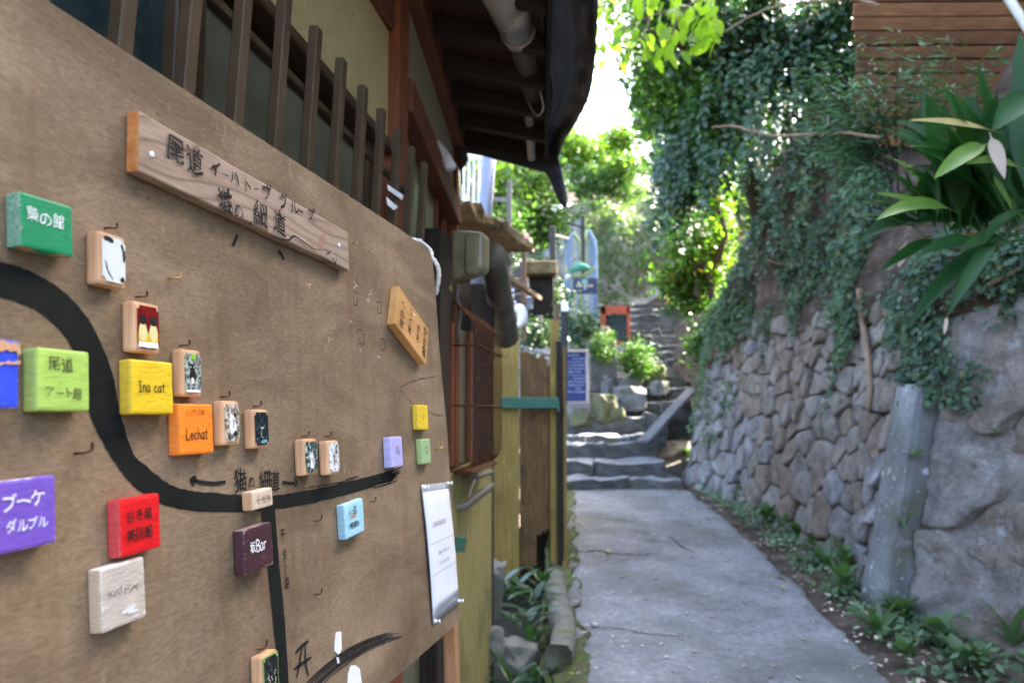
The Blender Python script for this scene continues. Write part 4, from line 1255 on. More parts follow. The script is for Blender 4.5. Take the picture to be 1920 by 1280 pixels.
# white torn paper scraps stuck on the panel
def paper_scrap(pts_):
    q = bpts(pts_)
    V = [(x, y, 0.0018) for x, y in q] + [(x, y, 0.0004) for x, y in q]
    n = len(q)
    return obj_from('paper_scrap', mesh_py('paper_scrap', V, [tuple(range(n - 1, -1, -1))] + [(i, (i + 1) % n, n + (i + 1) % n, n + i) for i in range(n)]), board, M['paper'])
paper_scrap([(629, 1184), (638, 1183), (639, 1216), (636, 1223), (633, 1226), (626, 1219), (627, 1203)])
paper_scrap([(630, 1231), (633, 1231), (635, 1242), (632, 1243)])
sc_ = paper_scrap([(657, 1247), (665, 1246), (673, 1253), (678, 1290), (650, 1290), (652, 1262)])
# hooks
def hook_mesh(L=0.010, r=0.0011, out=0.007):
    return tube_mesh('hook', spline([(0, 0, -0.002), (0, 0, out * 0.7), (0.002, 0, out), (L * 0.7, 0.001, out), (L, 0.003, out), (L, L * 0.75, out)], 14), r, 6)
hk = hook_mesh()
hk.materials.append(M['rust'])
hk2 = hk.copy(); hk2.materials.clear(); hk2.materials.append(M['brass'])
for (x, y, brass, sc) in ((315, 522, 1, 1.2), (139, 850, 0, 1.3), (660, 456, 1, 1), (689, 472, 1, 1), (815, 841, 1, 1.9), (694, 940, 0, 1), (590, 976, 0, 1), (590, 1114, 0, 1),
                          (196, 428, 0, 1), (254, 557, 0, 1), (336, 648, 0, 1), (413, 744, 0, 1), (474, 762, 0, 1), (566, 818, 0, 1), (609, 818, 0, 1), (482, 1216, 0, 1.1), (365, 874, 1, .8)):
    c = bl(x, y)
    o = obj_from('hook', hk2 if brass else hk, board, None, loc=(c[0], c[1], 0), scale=(sc,) * 3)
# legs of the board
def leg(px, py_, off, w, d):
    c = bl(px, py_, off)
    top = OB + DB * c[0] + UB * (c[1] + 0.06) + NB * (off)
    bot_ = Vector((top.x + 0.05, top.y + 0.0, 0.0))
    o = bar('leg', top, bot_, w, d, M['legwood'], None, 0.002, up=DB)
    return adopt(o, board)
M['legwood'] = wood_mat('leg_wood', (0.30, 0.13, 0.05), (0.50, 0.27, 0.13), (14, 1, 14), 5)
leg(846, 1176, -0.028, 0.03, 0.032)

# ------------------------------------------------------------------ tiles hung on the board
def corners_face(pxl, pxr, pyt, pyb, T):
    ym = (pyt + pyb) / 2; xm = (pxl + pxr) / 2
    a = bl(pxl, ym, T)[0]; c = bl(pxr, ym, T)[0]
    t = bl(xm, pyt, T)[1]; b2 = bl(xm, pyb, T)[1]
    return (a + c) / 2, (t + b2) / 2, c - a, t - b2
def tile(label, box, T, mat, side=None, roll=0.0, name='sign_tile', bev=0.003, cat='sign', group='wooden tiles on the map board', jag=0.0004):
    x, y, w, h = corners_face(*box, T)
    bm = box_bm(w, h, T, bev, 2, (0, 0, T / 2))
    jitter(bm, jag, 60, random.random() * 9)
    for f in bm.faces:
        if f.normal.x < -0.6 and side is not None: f.material_index = 1
    me = bm_mesh(bm, name, False)
    me.materials.append(mat)
    if side is not None: me.materials.append(side)
    o = obj_from(name, me, None, None, matrix=MB @ Matrix.Translation((x, y, 0.0008)) @ Matrix.Rotation(roll, 4, 'Z'))
    tag(o, label, cat, group)
    return o, w, h, T + 0.0013
def lettering(parent, z, fn, mat):
    mk = Marks(); mk.z = z
    mk.maxw = parent.dimensions.x * 0.84 if parent.data else None
    if parent.data:
        xs_ = [v.co.x for v in parent.data.vertices]; mk.maxw = (max(xs_) - min(xs_)) * 0.70
    fn(mk)
    if parent.name.startswith('sign_tile'):
        dx_ = -0.075 * mk.maxw / 0.70
        mk.V = [(v[0] + dx_, v[1], v[2]) for v in mk.V]
    o = mk.build('lettering', mat, parent)
    return o
# latin letters as pen strokes in a unit box
LAT = {
 'I': [[(.1, 1), (.5, 1)], [(.3, 1), (.3, 0)], [(.05, 0), (.55, 0)]],
 'n': [[(.08, .6), (.1, 0)], [(.1, .42), (.3, .62), (.45, .45), (.47, 0)]],
 'a': [[(.45, .55), (.25, .62), (.05, .35), (.15, .02), (.35, .08), (.45, .5)], [(.46, .58), (.44, .2), (.54, 0)]],
 'c': [[(.46, .5), (.28, .62), (.06, .34), (.18, .02), (.46, .1)]],
 't': [[(.25, .95), (.24, .2), (.34, 0), (.46, .06)], [(.02, .62), (.46, .64)]],
 'L': [[(.1, 1), (.08, .02), (.5, .04)]],
 'e': [[(.08, .3), (.42, .38), (.3, .62), (.08, .4), (.14, .04), (.45, .08)]],
 'h': [[(.08, 1), (.1, 0)], [(.1, .4), (.3, .58), (.42, .42), (.44, 0)]],
 'B': [[(.1, 1), (.1, 0)], [(.1, 1), (.5, .85), (.35, .55), (.1, .52)], [(.1, .52), (.55, .4), (.45, .05), (.1, 0)]],
 'r': [[(.1, .62), (.12, 0)], [(.12, .4), (.25, .6), (.45, .58)]],
}
def latin(mk, t, x, y, size, w, step=0.62):
    tot = sum(step if c != ' ' else 0.5 for c in t) * size
    if mk.maxw and tot > mk.maxw * (0.92 if len(t) > 3 else 0.60): size *= mk.maxw * (0.92 if len(t) > 3 else 0.60) / tot; tot = sum(step if c != ' ' else 0.5 for c in t) * size
    q = x - tot / 2
    for c in t:
        if c == ' ': q += 0.5 * size; continue
        for s in LAT[c]:
            mk.stroke([(q + p[0] * size, y + (p[1] - 0.5) * size + random.uniform(-.01, .01) * size) for p in s], w, 0.2, 0.12)
        q += step * size * (1.1 if c in 'BL' else 1)
pm = lambda n, c, wear=(0.42, 0.27, 0.15), th=0.68: paint_mat('paint_' + n, c, wear, th)
sm = lambda n, c, wear=(0.62, 0.6, 0.55), th=0.5: paint_mat('side_' + n, c, wear, th, True)
t_, w, h, z = tile('green tile with white lettering at the top left of the map board', (37, 136, 373, 472), 0.017, pm('green', (0.0, 0.23, 0.085)), sm('green', (0.03, 0.22, 0.1)), 0.02)
lettering(t_, z, lambda k: k.text('梟の館', 0.001, 0.006, 0.0185, 0.9, bold=False), M['white_ink'])
t_, w, h, z = tile('lime green tile with two lines of black writing beside the road bend', (69, 167, 655, 770), 0.017, pm('lime', (0.38, 0.56, 0.10), th=0.74), sm('lime', (0.36, 0.5, 0.12), (0.5, 0.5, 0.3), 0.56))
lettering(t_, z, lambda k: (k.text('尾道', 0.000, 0.014, 0.0155, 1.05, bold=False), k.text('アート館', 0.003, -0.012, 0.0145, 0.92, bold=False)), M['ink'])
t_, w, h, z = tile('cobalt blue tile with a torn bare wood band cut by the left frame edge', (-75, 35, 633, 765), 0.017, pm('blue', (0.03, 0.07, 0.62), (0.5, 0.33, 0.2), 0.66), None, -0.01)
mk = Marks(); mk.z = z
mk.poly_band([(-w / 2 + .002, h * .46), (-0.01, h * .45), (w * .3, h * .47), (w * .485, h * .45)], [(-w / 2 + .002, h * .2), (-0.01, h * .27), (w * .3, h * .33), (w * .485, h * .29)], 6, 0.0015)
mk.poly_band([(-w / 2 + .002, h * .12), (0, h * .15), (w * .485, h * .2)], [(-w / 2 + .002, h * .04), (0, h * .1), (w * .485, h * .16)], 6, 0.001)
mk.build('bare_wood', M['tilewood'], t_)
t_, w, h, z = tile('golden yellow tile lettered Ina cat in thin black pen', (245, 324, 676, 776), 0.016, pm('yellow', (0.74, 0.50, 0.015), (0.5, 0.36, 0.06), 0.76), sm('yellow', (0.66, 0.45, 0.03), (0.5, 0.36, 0.12), 0.58))
lettering(t_, z, lambda k: latin(k, 'Ina cat', 0.002, 0.0, 0.0155, 0.0014, 0.58), M['ink'])
t_, w, h, z = tile('orange tile lettered Lechat under a small line of red writing', (336, 399, 757, 851), 0.016, pm('orange', (0.88, 0.23, 0.015), (0.7, 0.35, 0.08), 0.76), sm('orange', (0.8, 0.22, 0.02), (0.7, 0.5, 0.25), 0.58))
lettering(t_, z, lambda k: latin(k, 'Lechat', 0.003, -0.006, 0.0165, 0.0014, 0.56), M['ink'])
lettering(t_, z, lambda k: k.text('ルンプンの館', 0.0, 0.019, 0.0062, 0.95, bold=False), plain('red_pen', (0.28, 0.03, 0.01)))
t_, w, h, z = tile('violet tile with thick white lettering at the left edge of the board', (-8, 104, 896, 1029), 0.017, pm('violet', (0.17, 0.085, 0.44), (0.62, 0.55, 0.5), 0.7), None, 0.02)
lettering(t_, z, lambda k: (k.text('ブーケ', 0.000, 0.012, 0.017, 0.9), k.text('ダルブル', 0.003, -0.009, 0.0165, 0.88)), M['white_ink'])
t_, w, h, z = tile('bright red tile with two lines of heavy black writing', (224, 300, 930, 1036), 0.016, pm('red', (0.66, 0.006, 0.008), (0.5, 0.02, 0.02), 0.74), sm('red', (0.55, 0.03, 0.03), (0.6, 0.25, 0.25), 0.52), 0.025)
lettering(t_, z, lambda k: (k.text('招き猫', 0.001, 0.010, 0.0125, 1.0, jit=0.04), k.text('美術館', 0.001, -0.008, 0.0132, 0.98, jit=0.04)), M['ink'])
t_, w, h, z = tile('grey beige tile with slanted thin black writing below the red tile', (188, 272, 1054, 1172), 0.015, pm('beige', (0.50, 0.43, 0.345), (0.7, 0.64, 0.55), 0.62), sm('beige', (0.45, 0.33, 0.2), (0.66, 0.55, 0.45), 0.5), 0.03)
lettering(t_, z, lambda k: k.text('ラングドシャ', 0.002, 0.004, 0.0105, 0.78, bold=False, rot=0.1), M['ink'])
lettering(t_, z, lambda k: [k.stroke([(0.006 + random.uniform(-.006, .012), -0.017 + random.uniform(-.004, .004)), (0.012 + random.uniform(-.006, .01), -0.017 + random.uniform(-.004, .004))], random.uniform(.0015, .003), .5, .6) for _ in range(9)], M['white_ink'])
t_, w, h, z = tile('dark plum brown tile with white lettering beside the branch road', (457, 511, 985, 1069), 0.016, pm('plum', (0.055, 0.018, 0.022), (0.28, 0.2, 0.18), 0.64), sm('plum', (0.055, 0.02, 0.025), (0.12, .07, .07), 0.6), 0.03)
lettering(t_, z, lambda k: (k.glyph('坂', -0.011, 0.004, 0.0155, 0, True, 0.85), latin(k, 'Bar', 0.0085, 0.004, 0.0155, 0.0017, 0.54)), M['white_ink'])
t_, w, h, z = tile('pale sky blue tile with scratched black writing under the road', (645, 682, 939, 1004), 0.014, pm('skyblue', (0.36, 0.62, 0.72), (0.45, 0.2, 0.1), 0.77), sm('skyblue', (0.22, 0.42, 0.48), (0.5, .6, .55), 0.52), 0.05)
lettering(t_, z, lambda k: (k.text('人と', -0.008, 0.013, 0.0095, 0.9, bold=False), k.glyph('猫', 0.007, 0.013, 0.015, 0, False, .9), k.text('共同墓地', 0.001, -0.009, 0.0105, 0.92, bold=True)), M['ink'])
lettering(t_, z, lambda k: [k.stroke([(-0.014 + random.uniform(0, .012), 0.003 + random.uniform(-.003, .004)), (-0.004 + random.uniform(0, .018), 0.005 + random.uniform(-.004, .004))], random.uniform(.0006, .0018), .6, .6) for _ in range(8)], M['tilewood'])
t_, w, h, z = tile('lavender tile with a peeled patch at the right end of the road', (733, 754.5, 818, 875), 0.017, pm('lavender', (0.44, 0.42, 0.72), th=0.8), sm('lavender', (0.40, 0.38, 0.62), (0.55, .52, .7), 0.55))
lettering(t_, z, lambda k: (k.text('花風', 0.006, 0.002, 0.007, 1.0, (0, -1), bold=False), k.text('の店', 0.013, -0.001, 0.007, 1.0, (0, -1), bold=False)), M['ink'])
lettering(t_, z, lambda k: [k.stroke([(-0.012 + random.uniform(0, .02), 0.008 + random.uniform(-.006, .004)), (-0.008 + random.uniform(0, .02), 0.008 + random.uniform(-.008, .004))], random.uniform(.001, .003), .6, .6) for _ in range(8)], M['tilewood'])
t_, w, h, z = tile('small yellow tile near the right edge of the board', (783, 802.5, 759, 805), 0.013, pm('smallyellow', (0.72, 0.50, 0.03), th=0.76), sm('smallyellow', (0.66, .46, .03), (.5, .36, .1), .6), -0.02)
lettering(t_, z, lambda k: k.text('空', 0.004, 0.002, 0.012, 1.0, bold=False), M['ink'])
t_, w, h, z = tile('small pale green tile under the small yellow tile', (790, 807, 822, 869), 0.013, pm('palegreen', (0.33, 0.47, 0.22), th=0.78), sm('palegreen', (0.30, .42, .15), (.4, .45, .15), .52))
lettering(t_, z, lambda k: k.text('茶香', 0.004, 0.002, 0.009, 1.0, (0, -1)), M['ink'])
t_, w, h, z = tile('bare pale wood tag hung over the road junction', (472, 511, 917, 952), 0.016, M['tilewood_pale'], M['tilewood'], 0.04)
lettering(t_, z, lambda k: k.text('千光寺', 0.004, 0.0, 0.0125, 1.0, bold=False), plain('faded_pen', (0.22, 0.15, 0.09)))

def photo_mat(name, stops, scale, dist=1.5):
    m, nt, b, out = new_mat(name)
    mp = mapping(nt, (1, 1, 1))
    n = noise_tex(nt, mp.outputs[0], scale, 4, 0.55, dist)
    r = ramp(nt, stops)
    nt.links.new(n.outputs[0], r.inputs[0])
    nt.links.new(r.outputs[0], b.inputs['Base Color'])
    b.inputs['Roughness'].default_value = 0.25
    return m
W_, K_ = (0.72, 0.74, 0.68), (0.012, 0.012, 0.014)
def ell(mk, cx, cy, rx, ry, n=14, rot=0.0, rag=0.06):
    b = len(mk.V)
    for k in range(n):
        a = 2 * math.pi * k / n
        x, y = rx * math.cos(a) * (1 + random.uniform(-rag, rag)), ry * math.sin(a) * (1 + random.uniform(-rag, rag))
        mk.V.append((cx + x * math.cos(rot) - y * math.sin(rot), cy + x * math.sin(rot) + y * math.cos(rot), mk.z))
    mk.F.append(tuple(range(b, b + n)))
def tri(mk, *p):
    b = len(mk.V)
    for q in p: mk.V.append((q[0], q[1], mk.z))
    mk.F.append(tuple(range(b, b + len(p))))
def cat_shape(mk, cx, cy, r, body=True):
    ell(mk, cx, cy, r, r * .85)
    tri(mk, (cx - r * .95, cy + r * .1), (cx - r * .2, cy + r * .7), (cx - r * .85, cy + r * 1.35)); tri(mk, (cx + r * .2, cy + r * .7), (cx + r * .95, cy + r * .1), (cx + r * .85, cy + r * 1.35))
    if body: ell(mk, cx + r * .2, cy - r * 1.75, r * 1.25, r * 1.5)
CATS = [
 ('wooden tile with a pale photo of a white cat below the green tile', (182, 235, 438, 537), 0.015, [(0.0, W_), (1.0, (0.6, 0.64, 0.56))], 40, 'white'),
 ('wooden tile with a red and yellow photo of two cats', (249, 298, 567, 661), 0.015, [(0.3, (0.03, 0.005, 0.005)), (0.5, (0.22, 0.01, 0.01)), (0.6, (0.15, .01, .01))], 60, 'redyellow'),
 ('wooden tile with a green and black cat photo above the orange tile', (340, 376, 655, 743), 0.014, [(0.36, (0.03, 0.04, 0.03)), (0.48, (0.25, 0.28, 0.24)), (0.56, (0.5, 0.55, 0.45)), (0.66, (0.2, 0.3, 0.08))], 95, 'green'),
 ('wooden tile with a black and white cat photo right of the orange tile', (415.5, 448, 751, 834), 0.014, [(0.36, (0.06, 0.05, 0.04)), (0.46, (0.3, 0.24, 0.16)), (0.55, (0.6, .58, .5)), (0.7, (0.2, 0.16, 0.1))], 100, 'patch'),
 ('wooden tile with a nearly black night photo of a cat', (472.5, 502.5, 767, 840), 0.014, [(0.45, (0.008, 0.012, 0.018)), (0.6, (0.03, 0.05, 0.055)), (0.72, (0.10, 0.18, 0.18))], 60, 'night'),
 ('wooden tile with a streaky green white photo left of a pair', (568, 594, 822, 890), 0.015, [(0.38, (0.02, 0.03, 0.025)), (0.5, (0.1, 0.15, 0.12)), (0.58, (0.4, 0.5, 0.46)), (0.7, (0.6, 0.64, 0.5))], 80, 'tabby'),
 ('wooden tile with a mostly white sketchy photo right of a pair', (613, 635, 825, 889), 0.015, [(0.36, (0.25, 0.27, 0.26)), (0.47, W_), (0.7, (0.78, 0.78, 0.74))], 70, 'sketch'),
 ('wooden tile with a green bordered dark photo at the bottom edge', (489, 521, 1222, 1312), 0.016, [(0.45, K_), (0.55, (0.04, 0.045, 0.035)), (0.68, (0.12, 0.14, 0.08))], 70, 'greenborder'),
]
for i, (lab, box, T, stops, sc, kind) in enumerate(CATS):
    t_, w, h, z = tile(lab, box, T, M['tilewood'], None, random.uniform(-.01, .01), 'photo_tile', 0.004, 'photo tile', 'cat photo tiles hung on hooks', 0.0003)
    pw, ph = w * 0.80, h * 0.84
    bm = box_bm(pw, ph, 0.0012, 0, 1)
    bmesh.ops.bevel(bm, geom=[e for e in bm.edges if abs(e.verts[0].co.z - e.verts[1].co.z) > 1e-5], offset=0.004, segments=3, affect='EDGES')
    ph_o = obj_from('photo', bm_mesh(bm, 'photo'), t_, photo_mat('photo_%d' % i, stops, sc), loc=(w * 0.03, 0, z - 0.0004))
    zz = z + 0.0005
    if kind == 'greenborder':
        obj_from('photo_border', bm_mesh(box_bm(w * .9, h * .9, 0.0008, 0), 'photo_border'), t_, plain('leaf_border', (0.2, 0.34, 0.08), var=.5, scale=200), loc=(w * 0.03, 0, z - 0.0008))
    if kind == 'white':
        lettering(t_, zz, lambda k: (k.stroke([(-pw * .42, ph * .44), (-pw * .2, ph * .42), (0.0, ph * .40)], .006, .6, .4), k.stroke([(pw * .36, ph * .40), (pw * .46, ph * .2), (pw * .47, 0)], .004, .6, .4),
                                     k.stroke([(pw * .30, -ph * .44), (pw * .46, -ph * .38)], .006, .6, .4), k.stroke([(-pw * .36, -ph * .05), (-pw * .25, -ph * .28), (-pw * .02, -ph * .46)], .0018, .6, .4)), M['ink'])
    if kind == 'redyellow':
        lettering(t_, zz, lambda k: tri(k, (-pw * .47, -ph * .36), (pw * .47, -ph * .36), (pw * .47, -ph * .12), (-pw * .47, -ph * .14)), plain('photo_yellow', (0.72, 0.47, 0.03)))
        lettering(t_, zz + 0.0002, lambda k: (k.stroke([(-pw * .46, -ph * .42), (pw * .46, -ph * .42)], ph * .12, 0.02, .1)), M['white_ink'])
        cream = plain('photo_cream', (0.74, 0.62, 0.28))
        for cx in (-.26, .24):
            lettering(t_, zz + 0.0003, lambda k: ell(k, cx * pw, -ph * .12, pw * .2, ph * .22), cream)
            lettering(t_, zz + 0.0004, lambda k: cat_shape(k, cx * pw, ph * .14, pw * .17, False), M['ink'])
    dk = M['ink']; lt = M['white_ink']
    r_ = min(pw * .30, ph * .115)
    if kind == 'green': lettering(t_, zz + .0001, lambda k: cat_shape(k, -pw * .05, ph * .12, r_), dk); lettering(t_, zz + .0003, lambda k: (ell(k, -pw * .16, ph * .14, r_ * .2, r_ * .16), ell(k, pw * .06, ph * .14, r_ * .2, r_ * .16), ell(k, -pw * .05, -ph * .2, r_ * .5, r_ * .7)), lt)
    if kind == 'patch': lettering(t_, zz + .0001, lambda k: cat_shape(k, pw * .02, ph * .1, r_ * 1.1), lt); lettering(t_, zz + .0003, lambda k: (ell(k, pw * .2, ph * .2, r_ * .5, r_ * .6), ell(k, pw * .2, -ph * .3, r_ * .8, r_ * .7), ell(k, -pw * .2, -ph * .36, r_ * .4, r_ * .4), k.stroke([(pw * .05, ph * .12), (pw * .12, 0), (pw * .02, -ph * .14)], .0016)), dk)
    if kind == 'night': lettering(t_, zz + .0002, lambda k: (k.stroke([(-pw * .1, ph * .05), (pw * .05, 0), (pw * .18, ph * .08)], .0022, .6, .5), k.stroke([(0, 0), (-pw * .05, -ph * .2), (pw * .08, -ph * .3)], .0014, .6, .5)), plain('night_glow', (.4, .42, .3))); lettering(t_, zz + .0003, lambda k: k.stroke([(-pw * .1, -ph * .42), (pw * .4, -ph * .38)], .004, .6, .4), plain('night_teal', (.12, .3, .3)))
    if kind == 'tabby': lettering(t_, zz + .0001, lambda k: cat_shape(k, 0, ph * .05, r_ * 1.2), lt); lettering(t_, zz + .0003, lambda k: ([k.stroke([(sx_ * pw * .08, ph * .22), (sx_ * pw * .2, ph * .1), (sx_ * pw * .36, ph * .06)], .0016) for sx_ in (-1, 1)], [k.stroke([(sx_ * pw * .06, -ph * .05), (sx_ * pw * .16, -ph * .2), (sx_ * pw * .2, -ph * .36)], .0022) for sx_ in (-1, 1)], ell(k, -pw * .12, ph * .06, r_ * .2, r_ * .16), ell(k, pw * .12, ph * .06, r_ * .2, r_ * .16), k.stroke([(0, ph * .3), (0, ph * .1)], .002)), dk)
    if kind == 'sketch': lettering(t_, zz + .0003, lambda k: ([k.stroke([(random.uniform(-.4, .4) * pw, random.uniform(-.4, .4) * ph), (random.uniform(-.4, .4) * pw, random.uniform(-.4, .4) * ph)], random.uniform(.0006, .0018), .7, .5) for _ in range(5)], k.stroke([(pw * .38, ph * .42), (pw * .2, ph * .3), (pw * .36, ph * .1)], .003), k.stroke([(-pw * .1, ph * .1), (pw * .05, -ph * .05), (-pw * .05, -ph * .3)], .0018)), dk)
    if kind == 'greenborder': lettering(t_, zz + .0003, lambda k: [ell(k, random.uniform(-.35, .35) * pw, random.uniform(-.4, .1) * ph, .0012, .0016, 6) for _ in range(16)], plain('speck', (.45, .42, .25)))
    if kind == 'green':
        lettering(t_, zz, lambda k: k.stroke([(-pw * .1, ph * .42), (pw * .22, ph * .40)], ph * .14, .3, .3), plain('photo_leaf', (0.25, 0.5, 0.03)))
        lettering(t_, zz, lambda k: k.stroke([(-pw * .46, -ph * .46), (pw * .46, -ph * .46)], ph * .06, .1, .1), M['white_ink'])

# title plank
cr = [bl(256, 201, .015), bl(652, 440, .015), bl(652, 503, .015), bl(257, 327, .015)]
cx = sum(c[0] for c in cr) / 4; cy = sum(c[1] for c in cr) / 4
dx = Vector((cr[1][0] - cr[0][0] + cr[2][0] - cr[3][0], cr[1][1] - cr[0][1] + cr[2][1] - cr[3][1])) / 2
hh = ((cr[0][1] - cr[3][1]) + (cr[1][1] - cr[2][1])) / 2
W_t, ang = dx.length, math.atan2(dx.y, dx.x)
m, nt, b, out = new_mat('title_plank_wood')
mp = mapping(nt, (0.28, 1, 1))
wv = N(nt, 'ShaderNodeTexNoise'); wv.inputs['Scale'].default_value = 5.5; wv.inputs['Detail'].default_value = 2.0; wv.inputs['Roughness'].default_value = 0.45
nt.links.new(mp.outputs[0], wv.inputs['Vector'])
mu = N(nt, 'ShaderNodeMath'); mu.operation = 'MULTIPLY'; mu.inputs[1].default_value = 16.0
nt.links.new(wv.outputs[0], mu.inputs[0])
fr = N(nt, 'ShaderNodeMath'); fr.operation = 'FRACT'
nt.links.new(mu.outputs[0], fr.inputs[0])
r1 = ramp(nt, [(0.0, (0.15, 0.095, 0.06)), (0.10, (0.29, 0.205, 0.14)), (0.5, (0.325, 0.235, 0.165)), (0.92, (0.255, 0.175, 0.115)), (1.0, (0.15, 0.095, 0.06))])
nt.links.new(fr.outputs[0], r1.inputs[0])
mp2 = mapping(nt, (0.1, 1, 1))
nf = noise_tex(nt, mp2.outputs[0], 220, 4, 0.7)
r2 = ramp(nt, [(0.3, (0.8,) * 3), (0.7, (1.18,) * 3)])
nt.links.new(nf.outputs[0], r2.inputs[0])
col = mixc(nt, 1.0, r1.outputs[0], r2.outputs[0], 'MULTIPLY')
mp3 = mapping(nt, (0.6, 1, 1))
n4 = noise_tex(nt, mp3.outputs[0], 16, 5, 0.6)
r4 = ramp(nt, [(0.64, (0, 0, 0)), (0.72, (0.7,) * 3)])
nt.links.new(n4.outputs[0], r4.inputs[0])
col = mixc(nt, r4.outputs[0], col, (0.24, 0.12, 0.075))
nt.links.new(col, b.inputs['Base Color'])
b.inputs['Roughness'].default_value = 0.7
bump(nt, b, r1.outputs[0], 0.2, 0.002)
bm = box_bm(W_t, hh, 0.0165, 0.0025, 2, (0, 0, 0.00825))
bmesh.ops.subdivide_edges(bm, edges=[e for e in bm.edges if abs(e.verts[0].co.x - e.verts[1].co.x) > 0.3], cuts=14)
jitter(bm, 0.0014, 18, 3)
for f in bm.faces:
    if f.normal.x < -0.7: f.material_index = 1
me = bm_mesh(bm, 'title_plank')
me.materials.append(m); me.materials.append(M['cedar_end'])
plank = obj_from('title_plank', me, None, None, matrix=MB @ Matrix.Translation((cx, cy, 0.0006)) @ Matrix.Rotation(ang, 4, 'Z'))
tag(plank, 'long weathered wooden plank with brushed black title lettering on the map board', 'sign')
inv = (Matrix.Translation((cx, cy, 0.0006)) @ Matrix.Rotation(ang, 4, 'Z')).inverted()
def tpl(px, py):
    a = bl(px, py, 0.0175)
    v = inv @ Vector((a[0], a[1], 0))
    return v.x, v.y
mk = Marks(); mk.z = 0.0186
for ch, px, py, s, bold in (('尾', 328, 280, .036, 1), ('道', 363, 302, .036, 1), ('イ', 402, 316, .026, 1), ('ー', 420, 329, .018, 1), ('ハ', 438, 334, .024, 1), ('ト', 461, 346, .026, 1), ('ー', 478, 355, .016, 1), ('ヴ', 499, 360, .028, 1),
                          ('グ', 530, 376, .026, 1), ('ル', 550, 389, .027, 1), ('ー', 563, 398, .02, 1), ('プ', 582, 403, .026, 1),
                          ('猫', 421, 379, .037, 1), ('の', 446, 396, .024, 1), ('細', 488, 403, .038, 1), ('道', 523, 418, .038, 1)):
    x, y = tpl(px, py)
    mk.glyph(ch, x, y, s * 1.0, random.uniform(-.08, .1), bool(bold), 0.95, 0.085)
for l_, w_ in (([(513, 445), (527, 449), (540, 450), (548, 443), (556, 446), (572, 457), (588, 467), (606, 468)], [.004, .0014]), ([(609, 467), (612, 474)], .003), ([(617, 469), (615, 477)], .003), ([(622, 483), (627, 496)], .0028), ([(630, 484), (626, 498)], .0022), ([(610, 478), (618, 472)], .002), ([(464, 421), (470, 418)], .004)):
    mk.stroke([tpl(*p) for p in l_], w_, 0.4, 0.35)
mk.build('lettering', M['ink'], plank)
for px, py in ((285, 290), (636, 460)):
    x, y = tpl(px, py)
    obj_from('screw', tube_mesh('screw', [(x, y, 0.015), (x, y, 0.0178), (x, y, 0.0186)], [0.004, 0.004, 0.0025], 10), plank, M['pin'])

# golden wood block with vertical writing
T = 0.019
cr = [bl(746, 533, T), bl(802, 613, T), bl(800, 688, T), bl(742, 609, T)]
cx = sum(c[0] for c in cr) / 4; cy = sum(c[1] for c in cr) / 4
dx = Vector((cr[1][0] - cr[0][0] + cr[2][0] - cr[3][0], cr[1][1] - cr[0][1] + cr[2][1] - cr[3][1])) / 2
hh = ((cr[0][1] - cr[3][1]) + (cr[1][1] - cr[2][1])) / 2
bm = box_bm(dx.length, hh, T, 0.0015, 1, (0, 0, T / 2))
ang = math.atan2(dx.y, dx.x)
blk = obj_from('wood_block', bm_mesh(bm, 'wood_block'), None, M['blockwood'], matrix=MB @ Matrix.Translation((cx, cy, 0.0006)) @ Matrix.Rotation(ang, 4, 'Z'))
tag(blk, 'slanted golden wood block with columns of black writing near the rope', 'sign', 'wooden tiles on the map board')
wd = dx.length
lettering(blk, T + 0.0012, lambda k: (k.text('空の猫', wd * .38, 0.0, 0.024, 1.0, (0, -1), jit=.04), k.text('きお', wd * .16, 0.0, 0.024, 1.0, (0, -1), jit=.04), k.text('こべ地', -wd * .10, 0.004, 0.022, 1.0, (0, -1), jit=.04),
                                      k.text('への図', -wd * .34, -0.006, 0.022, 1.0, (0, -1), jit=.04)), M['ink'])
obj_from('screw', tube_mesh('screw', [(0, hh * .33, T - .002), (0, hh * .33, T + .0015)], [0.003, 0.0025], 8), blk, M['pin'])

# paper notice in a clear sleeve with pins
pc = [(792, 909), (841, 903), (862, 1128), (814, 1170)]
q = bpts(pc, 0.006)
nx_, ny_ = 6, 14
V, Fc = [], []
def quad(u, v):
    a = Vector(q[0]).lerp(Vector(q[1]), u); c = Vector(q[3]).lerp(Vector(q[2]), u)
    return a.lerp(c, v)
def sheet(v0, v1, zoff, name, mat, parent=None, u0=0.0, u1=1.0):
    V, Fc = [], []
    for j in range(ny_ + 1):
        for i in range(nx_ + 1):
            p = quad(u0 + (u1 - u0) * i / nx_, v0 + (v1 - v0) * j / ny_)
            V.append((p.x, p.y, zoff + 0.004 + 0.003 * math.sin(3.1 * (v0 + (v1 - v0) * j / ny_)) + 0.0008 * noise.noise((i * .5, j * .4, 2))))
    for j in range(ny_):
        for i in range(nx_):
            k = j * (nx_ + 1) + i
            Fc.append((k + nx_ + 1, k + nx_ + 2, k + 1, k))
    o = obj_from(name, mesh_py(name, V, Fc, True), parent, mat)
    md = o.modifiers.new('thick', 'SOLIDIFY'); md.thickness = 0.0006; md.offset = -1
    return o
notice = sheet(0.0, 1.0, 0.0, 'paper_notice', M['clearfilm'])
notice.matrix_world = MB
tag(notice, 'white paper notice in a clear sleeve pinned at the lower right of the board', 'notice')
sheet(0.055, 0.93, 0.0008, 'paper', M['paper'], notice, 0.01, 0.985)
def zat(v): return 0.0062 + 0.003 * math.sin(3.1 * v)
mk = Marks()
for (y, u0, u1, w_) in ((0.435, 0.04, 0.96, 0.0011), (0.66, 0.04, 0.96, 0.0011)):
    mk.z = zat(y) + .0006
    mk.stroke([quad(u0, y), quad(u1, y)], w_, 0.0, 0.0)
